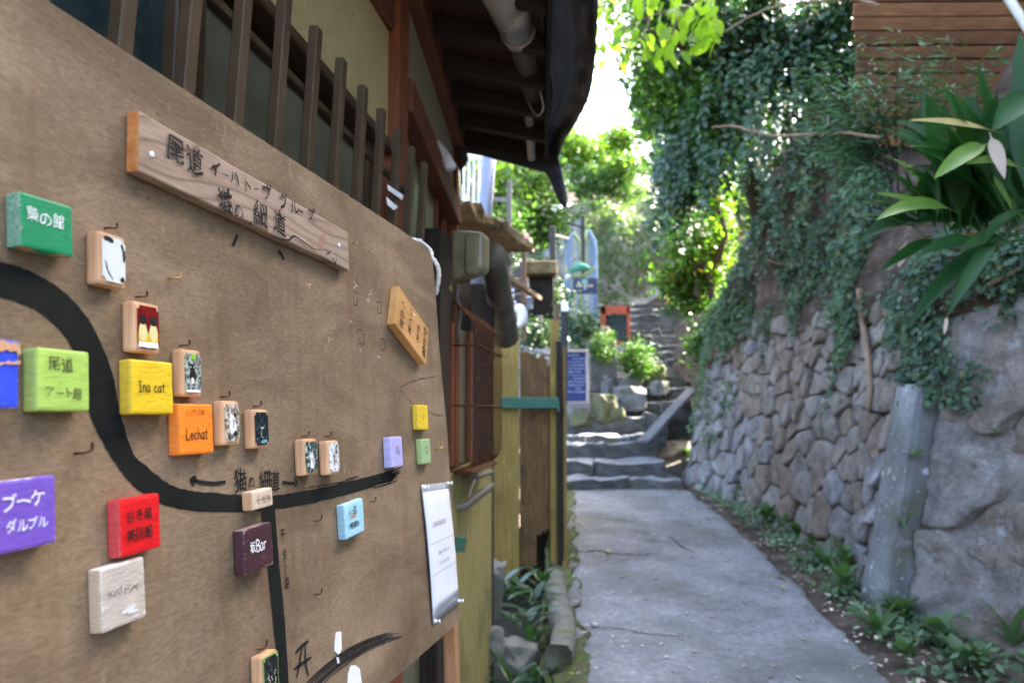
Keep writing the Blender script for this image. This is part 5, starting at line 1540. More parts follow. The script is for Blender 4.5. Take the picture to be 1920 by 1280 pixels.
def ntext(t, u, v, size, bold):
    a, c = quad(0, v), quad(1, v)
    mk.z = zat(v) + .0006
    an = math.atan2(c.y - a.y, c.x - a.x)
    p = quad(u, v)
    mk.text(t, p.x, p.y, size, 0.95, (math.cos(an), math.sin(an)), 0.0, bold, 1.0, an)
ntext('地域猫管理区域→', 0.48, 0.30, 0.0125, True); ntext('への', 0.18, 0.24, 0.006, False)
ntext('営業日はお飲物ご注文', 0.52, 0.52, 0.0085, True); ntext('下さいお店内ご案内', 0.5, 0.60, 0.0085, True)
mk.build('print', M['grey_ink'], notice)
for u, v in ((0.06, 0.02), (0.97, 0.01), (0.05, 0.985), (0.97, 0.985)):
    p = quad(u, v)
    obj_from('push_pin', tube_mesh('push_pin', [(p.x, p.y, 0.003), (p.x, p.y, 0.008), (p.x, p.y, 0.0085), (p.x, p.y, 0.014), (p.x, p.y, 0.0145), (p.x, p.y, 0.017)], [.004, .004, .0022, .0022, .0045, .004], 10), notice, M['pin'])
# rope at the upper right corner
rp = spline([P(790, 452, 1.95), P(770, 449, 1.93), P(766, 456, 1.9), P(785, 465, 1.88), P(803, 478, 1.86), P(815, 489, 1.86), P(822, 505, 1.87), P(822, 525, 1.88), P(817, 552, 1.9)], 40)
rope = obj_from('rope', tube_mesh('rope', rp, [0.0055 + 0.0007 * math.sin(i * 2.4) for i in range(40)], 8), None, M['rope'])
tag(rope, 'white rope tying the top right corner of the map board', 'rope')
r2_ = spline([P(769, 452, 1.96), P(790, 455, 1.94), P(806, 468, 1.9), P(809, 480, 1.86), P(800, 478, 1.85)], 24)
adopt(obj_from('loop', tube_mesh('loop', r2_, 0.005, 8), None, M['rope']), rope)

M['kerb'] = rough_mat('mossy_kerb', [(0.28, (0.075, 0.075, 0.055)), (0.5, (0.15, 0.145, 0.115)), (0.72, (0.24, 0.225, 0.185))], 6, rough=0.95, bstr=0.7, bdist=0.015, fine=(45, 0.2), spots=[(6, 0.6, (0.08, 0.095, 0.03), 0.1), (3, .66, (.16, .1, .05), .08)])
# ------------------------------------------------------------------ fence, sheds and terrace on the left
fen = empty('plank_fence', P(985, 1070, 6.3), label='weathered plank fence with a green rail at the end of the house', cat='fence')
def vplank(x0, x1, y0, y1, Y, mat, th=0.025, ragged=0.0, slant=0):
    """upright plank facing the camera between photo columns and rows"""
    a = P(x0, y1, Y); b_ = P(x1, y0, Y)
    w = b_.x - a.x; hgt = b_.z - a.z
    n = 6
    V, Fc = [], []
    for j in range(n + 1):
        for i in range(5):
            t = i / 4
            zz = a.z + hgt * j / n
            if j == n: zz += ragged * noise.noise((x0 + t * 3, 7, 1)) * 2
            if j == 0: zz -= ragged * noise.noise((x0 + t * 3, 17, 1)) * 2
            V.append((a.x + w * t + 0.006 * noise.noise((x0, j, t)), Y - th / 2 + 0.004 * noise.noise((x0, j * .7, t * 2)), zz))
    m = len(V)
    V += [(v[0], v[1] + th, v[2]) for v in V]
    for j in range(n):
        for i in range(4):
            k = j * 5 + i
            Fc += [(k, k + 1, k + 6, k + 5), (m + k + 5, m + k + 6, m + k + 1, m + k)]
    for j in range(n):
        for c in (0, 4):
            k = j * 5 + c
            Fc.append((k, k + 5, m + k + 5, m + k) if c == 0 else (k + 5, k, m + k, m + k + 5))
    for i in range(4):
        Fc += [(i + 1, i, m + i, m + i + 1), (n * 5 + i, n * 5 + i + 1, m + n * 5 + i + 1, m + n * 5 + i)]
    return adopt(obj_from('plank', mesh_py('plank', V, Fc), None, mat), fen)
vplank(922, 973, 632, 1076, 6.25, M['yellowplank'], 0.04)
vplank(975, 1005, 662, 1060, 6.32, M['brownplank'], 0.025, 0.03)
vplank(1004, 1022, 668, 1000, 6.34, M['brownplank'], 0.025, 0.04)
vplank(1021, 1036, 676, 992, 6.33, M['brownplank'], 0.025, 0.05)
vplank(1033, 1047, 600, 1052, 6.28, M['yellowplank'], 0.03, 0.02)
vplank(1045, 1052, 640, 1058, 6.26, M['darktimber'], 0.05)
adopt(bar('green_rail', P(938, 755, 6.2), P(1047, 755, 6.2), 0.035, 0.088, M['greenpaint'], None, 0.004), fen)
adopt(bar('green_rail', P(1046, 762, 6.22), P(1060, 782, 7.0), 0.03, 0.085, M['greenpaint'], None, 0.004), fen)
for k in range(7):   # the side along the alley, seen nearly edge-on
    Y = 6.5 + 0.3 * k
    x = 0.425 + 0.05 * (Y - 6.3)
    top = H + 0.55 - 0.02 * k
    o = bar('plank', Vector((x, Y, gz(Y) - 0.1)), Vector((x, Y, top)), 0.022, 0.27, M['brownplank'] if k % 2 else M['yellowplank'], None, 0.003, up=Vector((0, 1, 0)))
    adopt(o, fen)
post = empty('dark_signpost', P(1056, 900, 6.5), label='tall dark post with a white cap plate at the fence corner', cat='post')
adopt(bar('post', P(1054, 1050, 6.45), P(1057, 580, 6.45), 0.05, 0.05, M['slate'], None, 0.004, up=Vector((0, 1, 0))), post)
adopt(bar('side_board', P(1059, 760, 6.5), P(1061, 592, 6.5), 0.03, 0.08, plain('dark_red_wood', (0.05, 0.02, 0.02)), None, 0.003, up=Vector((0, 1, 0))), post)
adopt(obj_from('cap_plate', bm_mesh(box_bm(0.058, 0.02, 0.095, 0.003), 'cap_plate'), None, M['whitecap'], loc=P(1059, 575, 6.4), rot=(R(-25), 0, R(6))), post)
adopt(bar('stake', P(1040, 760, 6.6), P(1046, 570, 6.62), 0.035, 0.035, M['railwood'], None, 0.004, up=Vector((0, 1, 0))), post)
# stack of branches behind the fence
for k, (a, b_) in enumerate((((970, 655), (1030, 668)), ((978, 650), (1022, 672)), ((985, 672), (1035, 658)))):
    pass
o = obj_from('dead_branch', tube_mesh('dead_branch', spline([P(968, 648, 6.6), P(990, 655, 6.6), P(1010, 660, 6.55), P(1030, 667, 6.5)], 10), [0.012] * 10, 7), None, M['greywood'])
tag(o, 'grey dead branch lying across the top of the fence', 'branch')
# ditch: rounded stones, kerb piece
for i, (x, y, Y, w, h, lab) in enumerate(((922, 1115, 4.9, 36, 110, 'tall mossy stone at the foot of the olive wall'), (965, 1235, 4.6, 85, 60, 'dark flat stone lying in the ditch'), (900, 1210, 4.4, 40, 70, 'shadowed stone below the olive wall'))):
    s = Y / F
    o = obj_from('ditch_stone', rock_mesh(40 + i, w * s * 1.2, 0.25, h * s * 1.1), None, M['kerb'], loc=P(x, y, Y), rot=(0.2, 0.1, i))
    tag(o, lab, 'rock', 'stones in the ditch')
kp = [P(1042, 1075, 5.95), P(1048, 1110, 5.5), P(1056, 1150, 5.05), P(1060, 1190, 4.7), P(1052, 1226, 4.42)]
ks = spline([Vector((p.x, p.y, gz(p.y) + 0.02)) for p in kp], 22)
V, Fc = [], []
prof = [(-0.085, -0.12), (-0.09, 0.03), (-0.06, 0.075), (0.045, 0.07), (0.07, 0.03), (0.075, -0.12)]
for i, p in enumerate(ks):
    t = (ks[min(i + 1, 21)] - ks[max(i - 1, 0)]).normalized()
    sd_ = Vector((-t.y, t.x, 0)) * -1
    for (a, z_) in prof:
        q = p + sd_ * (-a) * (0.9 + 0.15 * noise.noise((i * .3, a * 9, 1))) + Z * z_
        V.append(q + Vector((noise.noise(q * 9), noise.noise(q * 9 + Vector((5, 5, 5))), noise.noise(q * 8))) * 0.012)
n = len(prof)
for i in range(21):
    for k in range(n):
        k2 = (k + 1) % n
        Fc.append((i * n + k, i * n + k2, (i + 1) * n + k2, (i + 1) * n + k))
Fc += [tuple(range(n)), tuple(21 * n + k for k in range(n - 1, -1, -1))]
kb = obj_from('kerb_stone', mesh_py('kerb_stone', V, Fc, True), None, M['kerb'])
tag(kb, 'curved mossy kerb stone along the left edge of the path', 'kerb')

# steel pole, white slats, wooden railing, sheds on the terrace
o = obj_from('steel_pole', tube_mesh('steel_pole', [P(888, 560, 7.0), P(907, 425, 7.0), P(921, 250, 7.0)], 0.066, 18), None, M['steelpole'])
tag(o, 'thick grey blue steel pole leaning behind the eave', 'pole')
sf = empty('white_slat_fence', P(880, 400, 9.5), label='white slatted balcony fence high behind the eave', cat='fence')
for k in range(12):
    x = 800 + 9.6 * k
    adopt(bar('slat', P(x, 398 + (k % 2) * 2, 9.5), P(x + 3, 268, 9.5), 0.032, 0.02, M['whitewood'], None, 0.003, up=Vector((0, 1, 0))), sf)
for yy in (384, 292):
    adopt(bar('rail', P(790, yy - 4, 9.53), P(912, yy + 4, 9.53), 0.03, 0.05, M['whitewood'], None, 0.003), sf)
rl = empty('wooden_railing', P(960, 480, 8.0), label='brown wooden railing sloping down beside the steel pole', cat='railing')
adopt(bar('handrail', P(840, 366, 6.6), P(998, 470, 8.6), 0.05, 0.05, M['railwood'], None, 0.004), rl)
adopt(bar('handrail', P(946, 516, 7.2), P(1012, 560, 8.6), 0.05, 0.05, M['railwood'], None, 0.004), rl)
for (x, y0, y1, Y) in ((982, 462, 640, 8.4), (935, 425, 640, 7.6), (902, 395, 640, 7.1)):
    adopt(bar('post', P(x, y1, Y), P(x, y0, Y), 0.055, 0.055, M['railwood'], None, 0.004, up=Vector((0, 1, 0))), rl)
for i, (x, y0, y1, Y, w, lab) in enumerate(((955, 340, 560, 9.0, .055, 'grey weathered post standing right of the steel pole'), (1036, 425, 600, 11.0, .085, 'dark square post left of the blue gate'), (1093, 405, 520, 13.2, .06, 'thin dark post behind the blue gate'))):
    o = bar('wooden_post', P(x, y1, Y), P(x, y0, Y), w, w, M['greywood'] if i == 0 else M['slate'], None, 0.005, up=Vector((0, 1, 0)))
    tag(o, lab, 'post')
adopt(bar('cross_rail', P(915, 372, 9.2), P(955, 376, 9.0), 0.03, 0.05, M['greywood'], None, 0.004), rl)
o = bar('iron_rail', P(1040, 441, 11.0), P(1066, 447, 12.2), 0.03, 0.03, M['slate'], None, 0.003); tag(o, 'thin iron rail between the dark post and the blue gate', 'rail')
o = bar('iron_rail', P(1062, 418, 13.2), P(1093, 426, 13.2), 0.03, 0.03, M['slate'], None, 0.003); tag(o, 'thin iron rail meeting the post behind the blue gate', 'rail')
shed = empty('shed', P(1000, 600, 9.0), label='low dark garden shed behind the plank fence', cat='shed')
def shed_box(name, x0, x1, y0, y1, Y, d, mat):
    a = P(x0, y1, Y); b_ = P(x1, y0, Y)
    bm = box_bm(b_.x - a.x, d, b_.z - a.z, 0.01)
    jitter(bm, 0.02, 3, x0)
    return adopt(obj_from(name, bm_mesh(bm, name), None, mat, loc=((a.x + b_.x) / 2, Y + d / 2, (a.z + b_.z) / 2)), shed)
shed_box('roof', 985, 1044, 487, 512, 9.2, 1.2, M['thatch'])
shed_box('wall', 992, 1040, 510, 640, 9.4, 0.9, M['darktimber'])
shed_box('shelf', 940, 992, 520, 545, 8.8, 0.6, M['slate'])
shed_box('crate', 962, 1000, 548, 566, 8.6, 0.4, M['slate'])
shed_box('door', 1004, 1018, 590, 640, 9.3, 0.06, M['greywood'])
shed_box('sign_plate', 984, 998, 556, 580, 8.4, 0.03, M['steelpole'])
shed_box('retaining_stones', 930, 1000, 484, 520, 9.6, 0.5, M['rock'])
for x, y in ((950, 529), (957, 543), (957, 553), (961, 566)):
    a = P(x, y, 6.9)
    o = obj_from('roof_tin', bm_mesh(box_bm(0.07, 0.08, 0.02, 0.004), 'roof_tin'), None, M['whitecap'], loc=a, rot=(0, .3, 0))
    adopt(o, shed)
orn = obj_from('white_pipe_elbow', tube_mesh('white_pipe_elbow', spline([P(964, 583, 6.9), P(973, 578, 6.9), P(979, 588, 6.9), P(979, 602, 6.9), P(972, 612, 6.9)], 18), [0.034, .036, .038, .04, .042, .044, .045, .045, .045, .045, .045, .044, .042, .04, .036, .032, .028, .02], 14), None, M['whitecap'])
tag(orn, 'white curved ornament hanging above the yellow plank', 'ornament')

# things around the stairs
def panel_at(x0, x1, y0, y1, Y, th, mat, name, parent=None, lean=0.0, yaw=0.0, bevel=0.004):
    a = P(x0, y1, Y); b_ = P(x1, y0, Y)
    bm = box_bm(b_.x - a.x, th, b_.z - a.z, bevel)
    o = obj_from(name, bm_mesh(bm, name), None, mat, loc=((a.x + b_.x) / 2, Y, (a.z + b_.z) / 2), rot=(lean, 0, yaw))
    return adopt(o, parent) if parent is not None else o
M['slateblue'] = plain('blue_slate', (0.035, 0.05, 0.15), 0.7, 0.2, var=0.25, scale=9)
M['framewood'] = plain('pale_frame', (0.42, 0.36, 0.33), 0.7, 0.2)
cb = empty('menu_chalkboard', P(1080, 755, 12.0), label='tall blue menu chalkboard with a pale frame at the foot of the steps', cat='chalkboard')
panel_at(1050, 1100, 659, 752, 12.0, 0.02, M['slateblue'], 'slate', cb, -0.08)
for (x0, x1, y0, y1) in ((1048, 1102, 655, 660), (1048, 1102, 750, 756), (1099, 1103, 655, 756), (1046, 1050, 655, 756)):
    panel_at(x0, x1, y0, y1, 11.985, 0.035, M['framewood'], 'frame', cb, -0.08 if x1 - x0 < 10 else 0)
mk = Marks()
for row in range(13):
    y = 666 + row * 6.2
    x = 1056 + random.uniform(0, 4)
    while x < 1096:
        l = random.uniform(1.5, 14)
        if random.random() < 0.85 and not (11 < row < 13):
            p0, p1 = P(x, y, 11.965), P(min(x + l, 1097), y + random.uniform(-.6, .6), 11.965)
            mk.V += [tuple(p0 + Z * .006), tuple(p1 + Z * .005), tuple(p1 - Z * .005), tuple(p0 - Z * .006)]
            k = len(mk.V)
            mk.F.append((k - 4, k - 1, k - 2, k - 3))
        x += l + random.uniform(.8, 1.6)
wt = mk.build('chalk_writing', plain('chalk', (0.40, 0.46, 0.62), 0.9, 0.1, var=.5, scale=12), None)
adopt(wt, cb)
pk_ = empty('planter', P(1125, 720, 12.6), label='grey concrete planter block holding green ferns by the steps', cat='planter')
panel_at(1100, 1150, 640, 735, 12.7, 0.5, M['slab'], 'block', pk_, 0, 0.1, 0.02)
of = empty('framed_sign', P(1150, 640, 13.4), label='orange framed dark chalkboard standing beside the upper steps', cat='chalkboard')
M['orange_frame'] = plain('orange_frame', (0.55, 0.11, 0.055), 0.6, 0.3, var=.2, scale=6)
M['slategreen'] = plain('dark_slate', (0.03, 0.045, 0.045), 0.6, 0.3, var=.4, scale=10)
panel_at(1135, 1178, 590, 642, 13.4, 0.02, M['slategreen'], 'slate', of, -0.1, -0.1)
for (x0, x1, y0, y1) in ((1126, 1180, 574, 589), (1126, 1135, 574, 644), (1176, 1181, 574, 644), (1128, 1180, 640, 645)):
    panel_at(x0, x1, y0, y1, 13.38, 0.05, M['orange_frame'], 'frame', of, 0, 0)
panel_at(1119, 1128, 571, 640, 13.5, 0.05, M['steelpole'], 'side_leg', of, 0.15, 0.5)
mk = Marks()
for row in range(6):
    for k in range(4):
        x = 1142 + k * 8 + random.uniform(-2, 2); y = 612 + row * 4.6
        p0, p1 = P(x, y, 13.36), P(x + random.uniform(2, 6), y, 13.36)
        mk.V += [tuple(p0 + Z * .008), tuple(p1 + Z * .008), tuple(p1 - Z * .008), tuple(p0 - Z * .008)]
        k2 = len(mk.V); mk.F.append((k2 - 4, k2 - 1, k2 - 2, k2 - 3))
adopt(mk.build('chalk_writing', plain('faint_chalk', (0.16, 0.19, 0.19), 0.9, 0.1), None), of)
drum = obj_from('round_basket', tube_mesh('round_basket', [P(1128, 624, 13.3), P(1137, 625, 13.2)], [0.13, 0.125], 20), None, plain('pink_rim', (0.55, 0.34, 0.32)))
adopt(obj_from('lining', tube_mesh('lining', [P(1136, 625, 13.21), P(1137.5, 625, 13.19)], [0.1, 0.1], 20), None, M['thatch']), drum)
tag(drum, 'round pink rimmed basket leaning on the orange framed sign', 'basket')
ns = panel_at(1190, 1219, 641, 656, 13.0, 0.03, M['slateblue'], 'small_sign'); tag(ns, 'small blue grey sign lying behind the fern', 'sign')
# gothic gate
gate = empty('gothic_gate', P(1092, 600, 14.0), label='pale blue iron gate with two pointed arches', cat='gate')
M['gateblue'] = plain('gate_blue', (0.26, 0.37, 0.55), 0.5, 0.4, var=.2, scale=8)
M['gategreen'] = plain('gate_green', (0.42, 0.5, 0.24), 0.5, 0.4, var=.2, scale=8)
for li, (xa, xb, tip) in enumerate(((1062, 1089, 437), (1090, 1117, 431))):
    xm = (xa + xb) / 2
    for s, e in ((xa, 1), (xb, -1)):
        pts_ = [P(s, 604, 14), P(s, 520, 14), P(s, 470, 14), P(s + e * 3, 452, 14), P(xm, tip, 14)]
        adopt(obj_from('arch_frame', tube_mesh('arch_frame', pts_, 0.036, 8), None, M['gateblue'] if (li + (e < 0)) != 1 else M['gategreen']), gate)
    for k in range(1, 5):
        x = xa + (xb - xa) * k / 5
        top = 452 + 6 - 12 * (1 - abs(k - 2.5) / 2.5)
        adopt(bar('gate_bar', P(x, 604, 14), P(x, top, 14), 0.03, 0.02, M['gategreen'] if (k + li) % 3 == 0 else M['gateblue'], None, 0.003, up=Vector((0, 1, 0))), gate)
    for y in (468, 540, 600):
        adopt(bar('cross_bar', P(xa, y, 14), P(xb, y, 14), 0.02, 0.02, M['gateblue'], None, 0.003), gate)
bs = empty('hanging_boat_sign', P(1090, 515, 12.8), label='green boat shaped iron sign hung in front of the blue gate', cat='sign')
hull = spline([P(1060, 500, 12.8), P(1066, 517, 12.8), P(1085, 518, 12.8), P(1103, 512, 12.8), P(1116, 500, 12.8)], 16)
adopt(obj_from('hull', tube_mesh('hull', hull, 0.022, 8), None, plain('boat_green', (0.30, 0.36, 0.10))), bs)
adopt(obj_from('deck', tube_mesh('deck', spline([P(1068, 509, 12.8), P(1088, 500, 12.8), P(1106, 505, 12.8)], 8), [0.02, 0.05, 0.065, 0.075, 0.075, 0.06, 0.05, 0.02], 10), None, plain('boat_teal', (0.08, 0.33, 0.24), var=.3)), bs)
adopt(obj_from('float', tube_mesh('float', [P(1060, 520, 12.75), P(1065, 519, 12.75), P(1070, 519, 12.75)], [0.02, 0.05, 0.02], 10), None, M['whitecap']), bs)
adopt(obj_from('handle', tube_mesh('handle', spline([P(1073, 490, 12.8), P(1083, 484, 12.8), P(1094, 490, 12.8)], 10), 0.008, 6), None, M['slate']), bs)
nv = empty('shop_sign', P(1097, 536, 12.6), label='dark navy sign with a pale emblem below the boat sign', cat='sign')
panel_at(1074, 1120, 521, 551, 12.6, 0.03, plain('navy', (0.045, 0.055, 0.11), 0.5), 'plate', nv)
for (x0, x1, y0, y1, c) in ((1091, 1102, 524, 533, (0.2, 0.42, 0.36)), (1095, 1099, 533, 543, (0.5, 0.5, 0.48)), (1081, 1092, 534, 538, (0.5, 0.46, 0.36)), (1101, 1112, 534, 538, (0.5, 0.46, 0.36)), (1083, 1087, 531, 535, (0.5, .46, .36))):
    panel_at(x0, x1, y0, y1, 12.58, 0.012, plain('emblem', c), 'emblem', nv, 0, 0, 0.004)

# ------------------------------------------------------------------ foliage
LEAF = np.array([[0, 0, 0], [0.5, 0.42, 0.0], [0, 0.45, -0.10], [-0.5, 0.42, 0.0], [0, 1.0, -0.06]], dtype=np.float64)
LTRI = np.array([[0, 1, 2], [1, 4, 2], [4, 3, 2], [3, 0, 2]])
def leaves_mesh(name, pos, size, aspect=0.6, normal=None, nmix=0.5, droop=0.35, grow=None):
    """pos (n,3); leaves with random heading; normal (n,3) the side they face"""
    n = len(pos)
    size = np.broadcast_to(np.asarray(size, dtype=float), (n,)) if np.ndim(size) <= 1 else size
    rnd = rng.normal(size=(n, 3)); rnd /= np.linalg.norm(rnd, axis=1)[:, None]
    if normal is None: normal = np.tile([0, 0, 1.0], (n, 1))
    nn = normal * nmix + rnd * (1 - nmix)
    nn /= np.linalg.norm(nn, axis=1)[:, None] + 1e-9
    g = rng.normal(size=(n, 3))
    if grow is not None: g = g * 0.6 + grow
    g[:, 2] -= droop * 2
    g -= nn * (g * nn).sum(1)[:, None]
    g /= np.linalg.norm(g, axis=1)[:, None] + 1e-9
    x = np.cross(g, nn)
    L = LEAF * np.array([aspect, 1, 1])
    V = pos[:, None, :] + size[:, None, None] * (L[None, :, 0, None] * x[:, None, :] + L[None, :, 1, None] * g[:, None, :] + L[None, :, 2, None] * nn[:, None, :])
    T = (np.arange(n) * 5)[:, None, None] + LTRI[None]
    return np_mesh(name, V.reshape(-1, 3), T.reshape(-1, 3))
def blob_points(blobs, n, clump=0.0):
    """blobs: (center, radii, weight). Points gather near the surface and in clumps."""
    w = np.array([b[2] for b in blobs], dtype=float); w /= w.sum()
    idx = rng.choice(len(blobs), size=n, p=w)
    C = np.array([b[0] for b in blobs], dtype=float)[idx]; Rr = np.array([b[1] for b in blobs], dtype=float)[idx]
    d = rng.normal(size=(n, 3)); d /= np.linalg.norm(d, axis=1)[:, None]
    r = rng.random(n) ** 0.45
    p = C + d * r[:, None] * Rr
    if clump > 0:
        nc = max(8, n // 45)
        k = rng.integers(0, n, nc)
        cen = p[k]
        a = rng.integers(0, nc, n)
        cr_ = clump * (0.5 + rng.random(n))
        d2 = rng.normal(size=(n, 3))
        p = np.where((rng.random(n) < 0.85)[:, None], cen[a] + d2 * cr_[:, None], p)
    return p, d
def crown(name, blobs, n, size, mat, parent=None, clump=0.14, aspect=0.55, droop=0.4, keep=None, kind=None):
    clump = min(clump, 0.45 * min(min(b[1]) for b in blobs))
    p, d = blob_points(blobs, n, clump)
    if keep is not None:
        k = keep(p); p = p[k]; d = d[k]
    s = size * (0.6 + 0.8 * rng.random(len(p)))
    nrm = d * 0.4 + np.array([0, -0.35, 0.75])
    o = obj_from(name, leaves_mesh(name, p, s, aspect, nrm, 0.55, droop), None, mat)
    if kind: o['kind'] = kind
    if parent is not None: adopt(o, parent)
    return o
def px_blob(x, y, Y, rx, ry, rd, w=1.0):
    """blob given by its photo position; radii in photo pixels, depth radius in metres"""
    s = Y / F
    return (tuple(P(x, y, Y)), (rx * s, rd, ry * s), w)

# ivy on the right bank and wall
def ivy_on(fn, n, test, size, name, mat, out=0.05, hang=0.5, label=None):
    pos, nor = [], []
    k = 0
    while len(pos) < n and k < n * 14:
        k += 1
        y, h = test[0] + random.random() * (test[1] - test[0]), test[2] + random.random() * (test[3] - test[2])
        v = test[4](y, h)
        if random.random() > v: continue
        p = fn(y, h)
        o_ = out * random.random() + 0.10 * max(0, noise.noise((y * 1.4, h * 1.4, 2)))
        pos.append((p.x - o_, p.y, p.z)); nor.append((-0.85, -0.35, 0.35))
    s = size * (0.4 + 1.3 * rng.random(len(pos)) ** 1.6)
    o = obj_from(name, leaves_mesh(name, np.array(pos), s, 0.85, np.array(nor), 0.6, hang), None, mat)
    return tag(o, label, kind='stuff')
def face_pt(y, h):
    """outer surface at height h, following the stone wall then the bank"""
    if h < 2.0: return wall_pt(y, h, 0.06)
    t = (h - 1.96) / max(0.05, bank_top(y) - 1.96)
    p = bank(y, min(1, t)); 
    if t > 1: p = p + Vector((0.25 * (t - 1) * 2, 0, 0)); p.z = gz(y) + h
    return p
def dens_hi(y, h):
    if h > bank_top(y) + 0.1: return 0
    m = noise.noise((y * 1.1, h * 0.9, 6)) + 0.5 * noise.noise((y * 3, h * 2.2, 9))
    edge = 1.80 + 0.45 * noise.noise((y * 2.2, 0, 5))
    if h < edge: return 0
    return max(0, min(1, 0.12 + m * 3.0))
def dens_str(y, h):
    """a few hanging strands on the stones"""
    m = noise.noise((y * 3.3, 2, 5)) - 0.22 - 0.22 * (2.0 - h)
    return max(0, min(1, m * 4))
ivy_on(face_pt, 7000, (5.3, 10.6, 1.5, 4.9, dens_hi), 0.042, 'ivy', L_['ivy'], 0.08)
ivy_on(face_pt, 2600, (6.2, 9.6, 2.6, 5.1, lambda y, h: 0 if h > bank_top(y) + .05 else max(0, min(1, .12 + 3.0 * noise.noise((y * 1.3, h * 1.1, 26))))), 0.055, 'ivy', L_['ivy'], 0.2)
ivy_on(face_pt, 3500, (5.5, 10.8, 1.2, 4.2, lambda y, h: dens_hi(y + 3, h) if y > 6.5 else 0), 0.04, 'ivy', L_['ivy_light'], 0.09)
ivy_on(face_pt, 2600, (5.4, 11.4, 0.5, 2.1, dens_str), 0.036, 'ivy', L_['ivy'], 0.05)
ivy_on(face_pt, 6500, (3.2, 5.4, 1.2, 2.6, lambda y, h: max(0, min(1, 0.25 + 2.2 * noise.noise((y * 1.7, h * 1.5, 14)))) if h > 1.35 + .3 * noise.noise((y * 2, 0, 3)) else 0), 0.04, 'ivy', L_['ivy'], 0.07)
ivy_on(face_pt, 2600, (9.3, 11.8, 0.6, 2.5, lambda y, h: max(0, min(1, 0.6 * (h - .6) + 1.5 * noise.noise((y * 1.7, h * 1.5, 4))))), 0.05, 'ivy', L_['ivy_light'], 0.1)

def onwall(px, py, out=0.03):
    y = 3.0
    while y < 12:
        p = P(px, py, y)
        h = p.z - gz(y)
        if p.x >= face_pt(y, max(0, h)).x - out: return p
        y += 0.02
    return P(px, py, 9)
# vine stems on the bank
for i, (pts_, r, lab) in enumerate((
    ([onwall(1612, 540), onwall(1618, 600), onwall(1625, 650), onwall(1632, 720), onwall(1628, 770)], 0.035, 'thick pale vine trunk rising above the concrete slab'),
    ([onwall(1440, 260), onwall(1446, 320), onwall(1470, 345), onwall(1480, 390)], 0.018, 'bent brown vine stem on the dark bank'),
    ([onwall(1400, 470), onwall(1440, 488), onwall(1490, 497), onwall(1545, 490)], 0.018, 'pale root running level across the bank'),
    ([onwall(1455, 468), onwall(1480, 470), onwall(1497, 487)], 0.016, 'short curved root on the bank'),
    ([onwall(1830, 548), onwall(1870, 525), onwall(1925, 498)], 0.02, 'slanting dead stem at the right edge of the wall'))):
    o = obj_from('vine_stem', tube_mesh('vine_stem', spline(pts_, 14), [r * (1 - 0.4 * k / 13) for k in range(14)], 8), None, M['palebark'] if i != 1 else M['bark'])
    tag(o, lab, 'vine')

# dark ivy-hung tree leaning over the alley
tree = empty('ivy_tree', P(1440, 560, 8.2), label='dark ivy covered tree leaning over the alley from the bank', cat='tree')
def limb(parent, name, pts_, r0, r1, mat=M['bark'], n=16):
    q = spline(pts_, n)
    q = [v + Vector((noise.noise((k * .6, v.x, 1)), noise.noise((k * .6, v.y, 5)), noise.noise((k * .6, v.z, 9)))) * 0.06 for k, v in enumerate(q)]
    return adopt(obj_from(name, tube_mesh(name, q, [r0 + (r1 - r0) * k / (n - 1) for k in range(n)], 10), None, mat), parent)
limb(tree, 'trunk', [onwall(1450, 470, -.15), onwall(1410, 330, -.1), onwall(1400, 230, -.05), P(1430, 60, 7.8), P(1470, -120, 7.6)], 0.13, 0.09)
limb(tree, 'branch', [P(1400, 220, 8.7), P(1330, 120, 8.2), P(1260, 80, 7.8), P(1200, 60, 7.5)], 0.08, 0.02)
limb(tree, 'branch', [P(1420, 140, 8.5), P(1520, 60, 8.0), P(1600, 20, 7.6)], 0.08, 0.02)
hb = [px_blob(1450, 70, 8.0, 120, 75, .7, 3), px_blob(1330, 70, 8.0, 90, 75, .7, 2.4), px_blob(1360, 170, 8.2, 90, 60, .6, 2), px_blob(1520, 130, 7.8, 60, 70, .5, 1.2), px_blob(1560, 40, 7.6, 60, 60, .5, 1), px_blob(1300, 0, 8.2, 130, 60, .8, 2), px_blob(1430, -60, 8.4, 200, 70, 1, 2.5), px_blob(1590, 40, 7.2, 35, 70, .4, 1), px_blob(1600, 120, 7.0, 25, 50, .3, .5)]
crown('crown', hb, 15000, 0.085, L_['dark'], tree, 0.13)
hb2 = [px_blob(1310, 250, 8.6, 60, 80, .5, 2), px_blob(1290, 330, 8.9, 50, 60, .45, 1.5), px_blob(1345, 300, 8.6, 40, 60, .4, 1), px_blob(1270, 400, 9.3, 35, 60, .4, 1)]
crown('crown', hb2, 6500, 0.08, L_['dark'], tree, 0.10, droop=0.7)
crown('crown', [px_blob(1260, 200, 8.3, 60, 70, .5, 1), px_blob(1230, 120, 8.5, 60, 60, .6, 1), px_blob(1330, 220, 8.0, 60, 70, .5, .7), px_blob(1240, 40, 8.3, 60, 40, .5, .8)], 4200, 0.10, L_['mid'], tree, 0.12, 0.5)

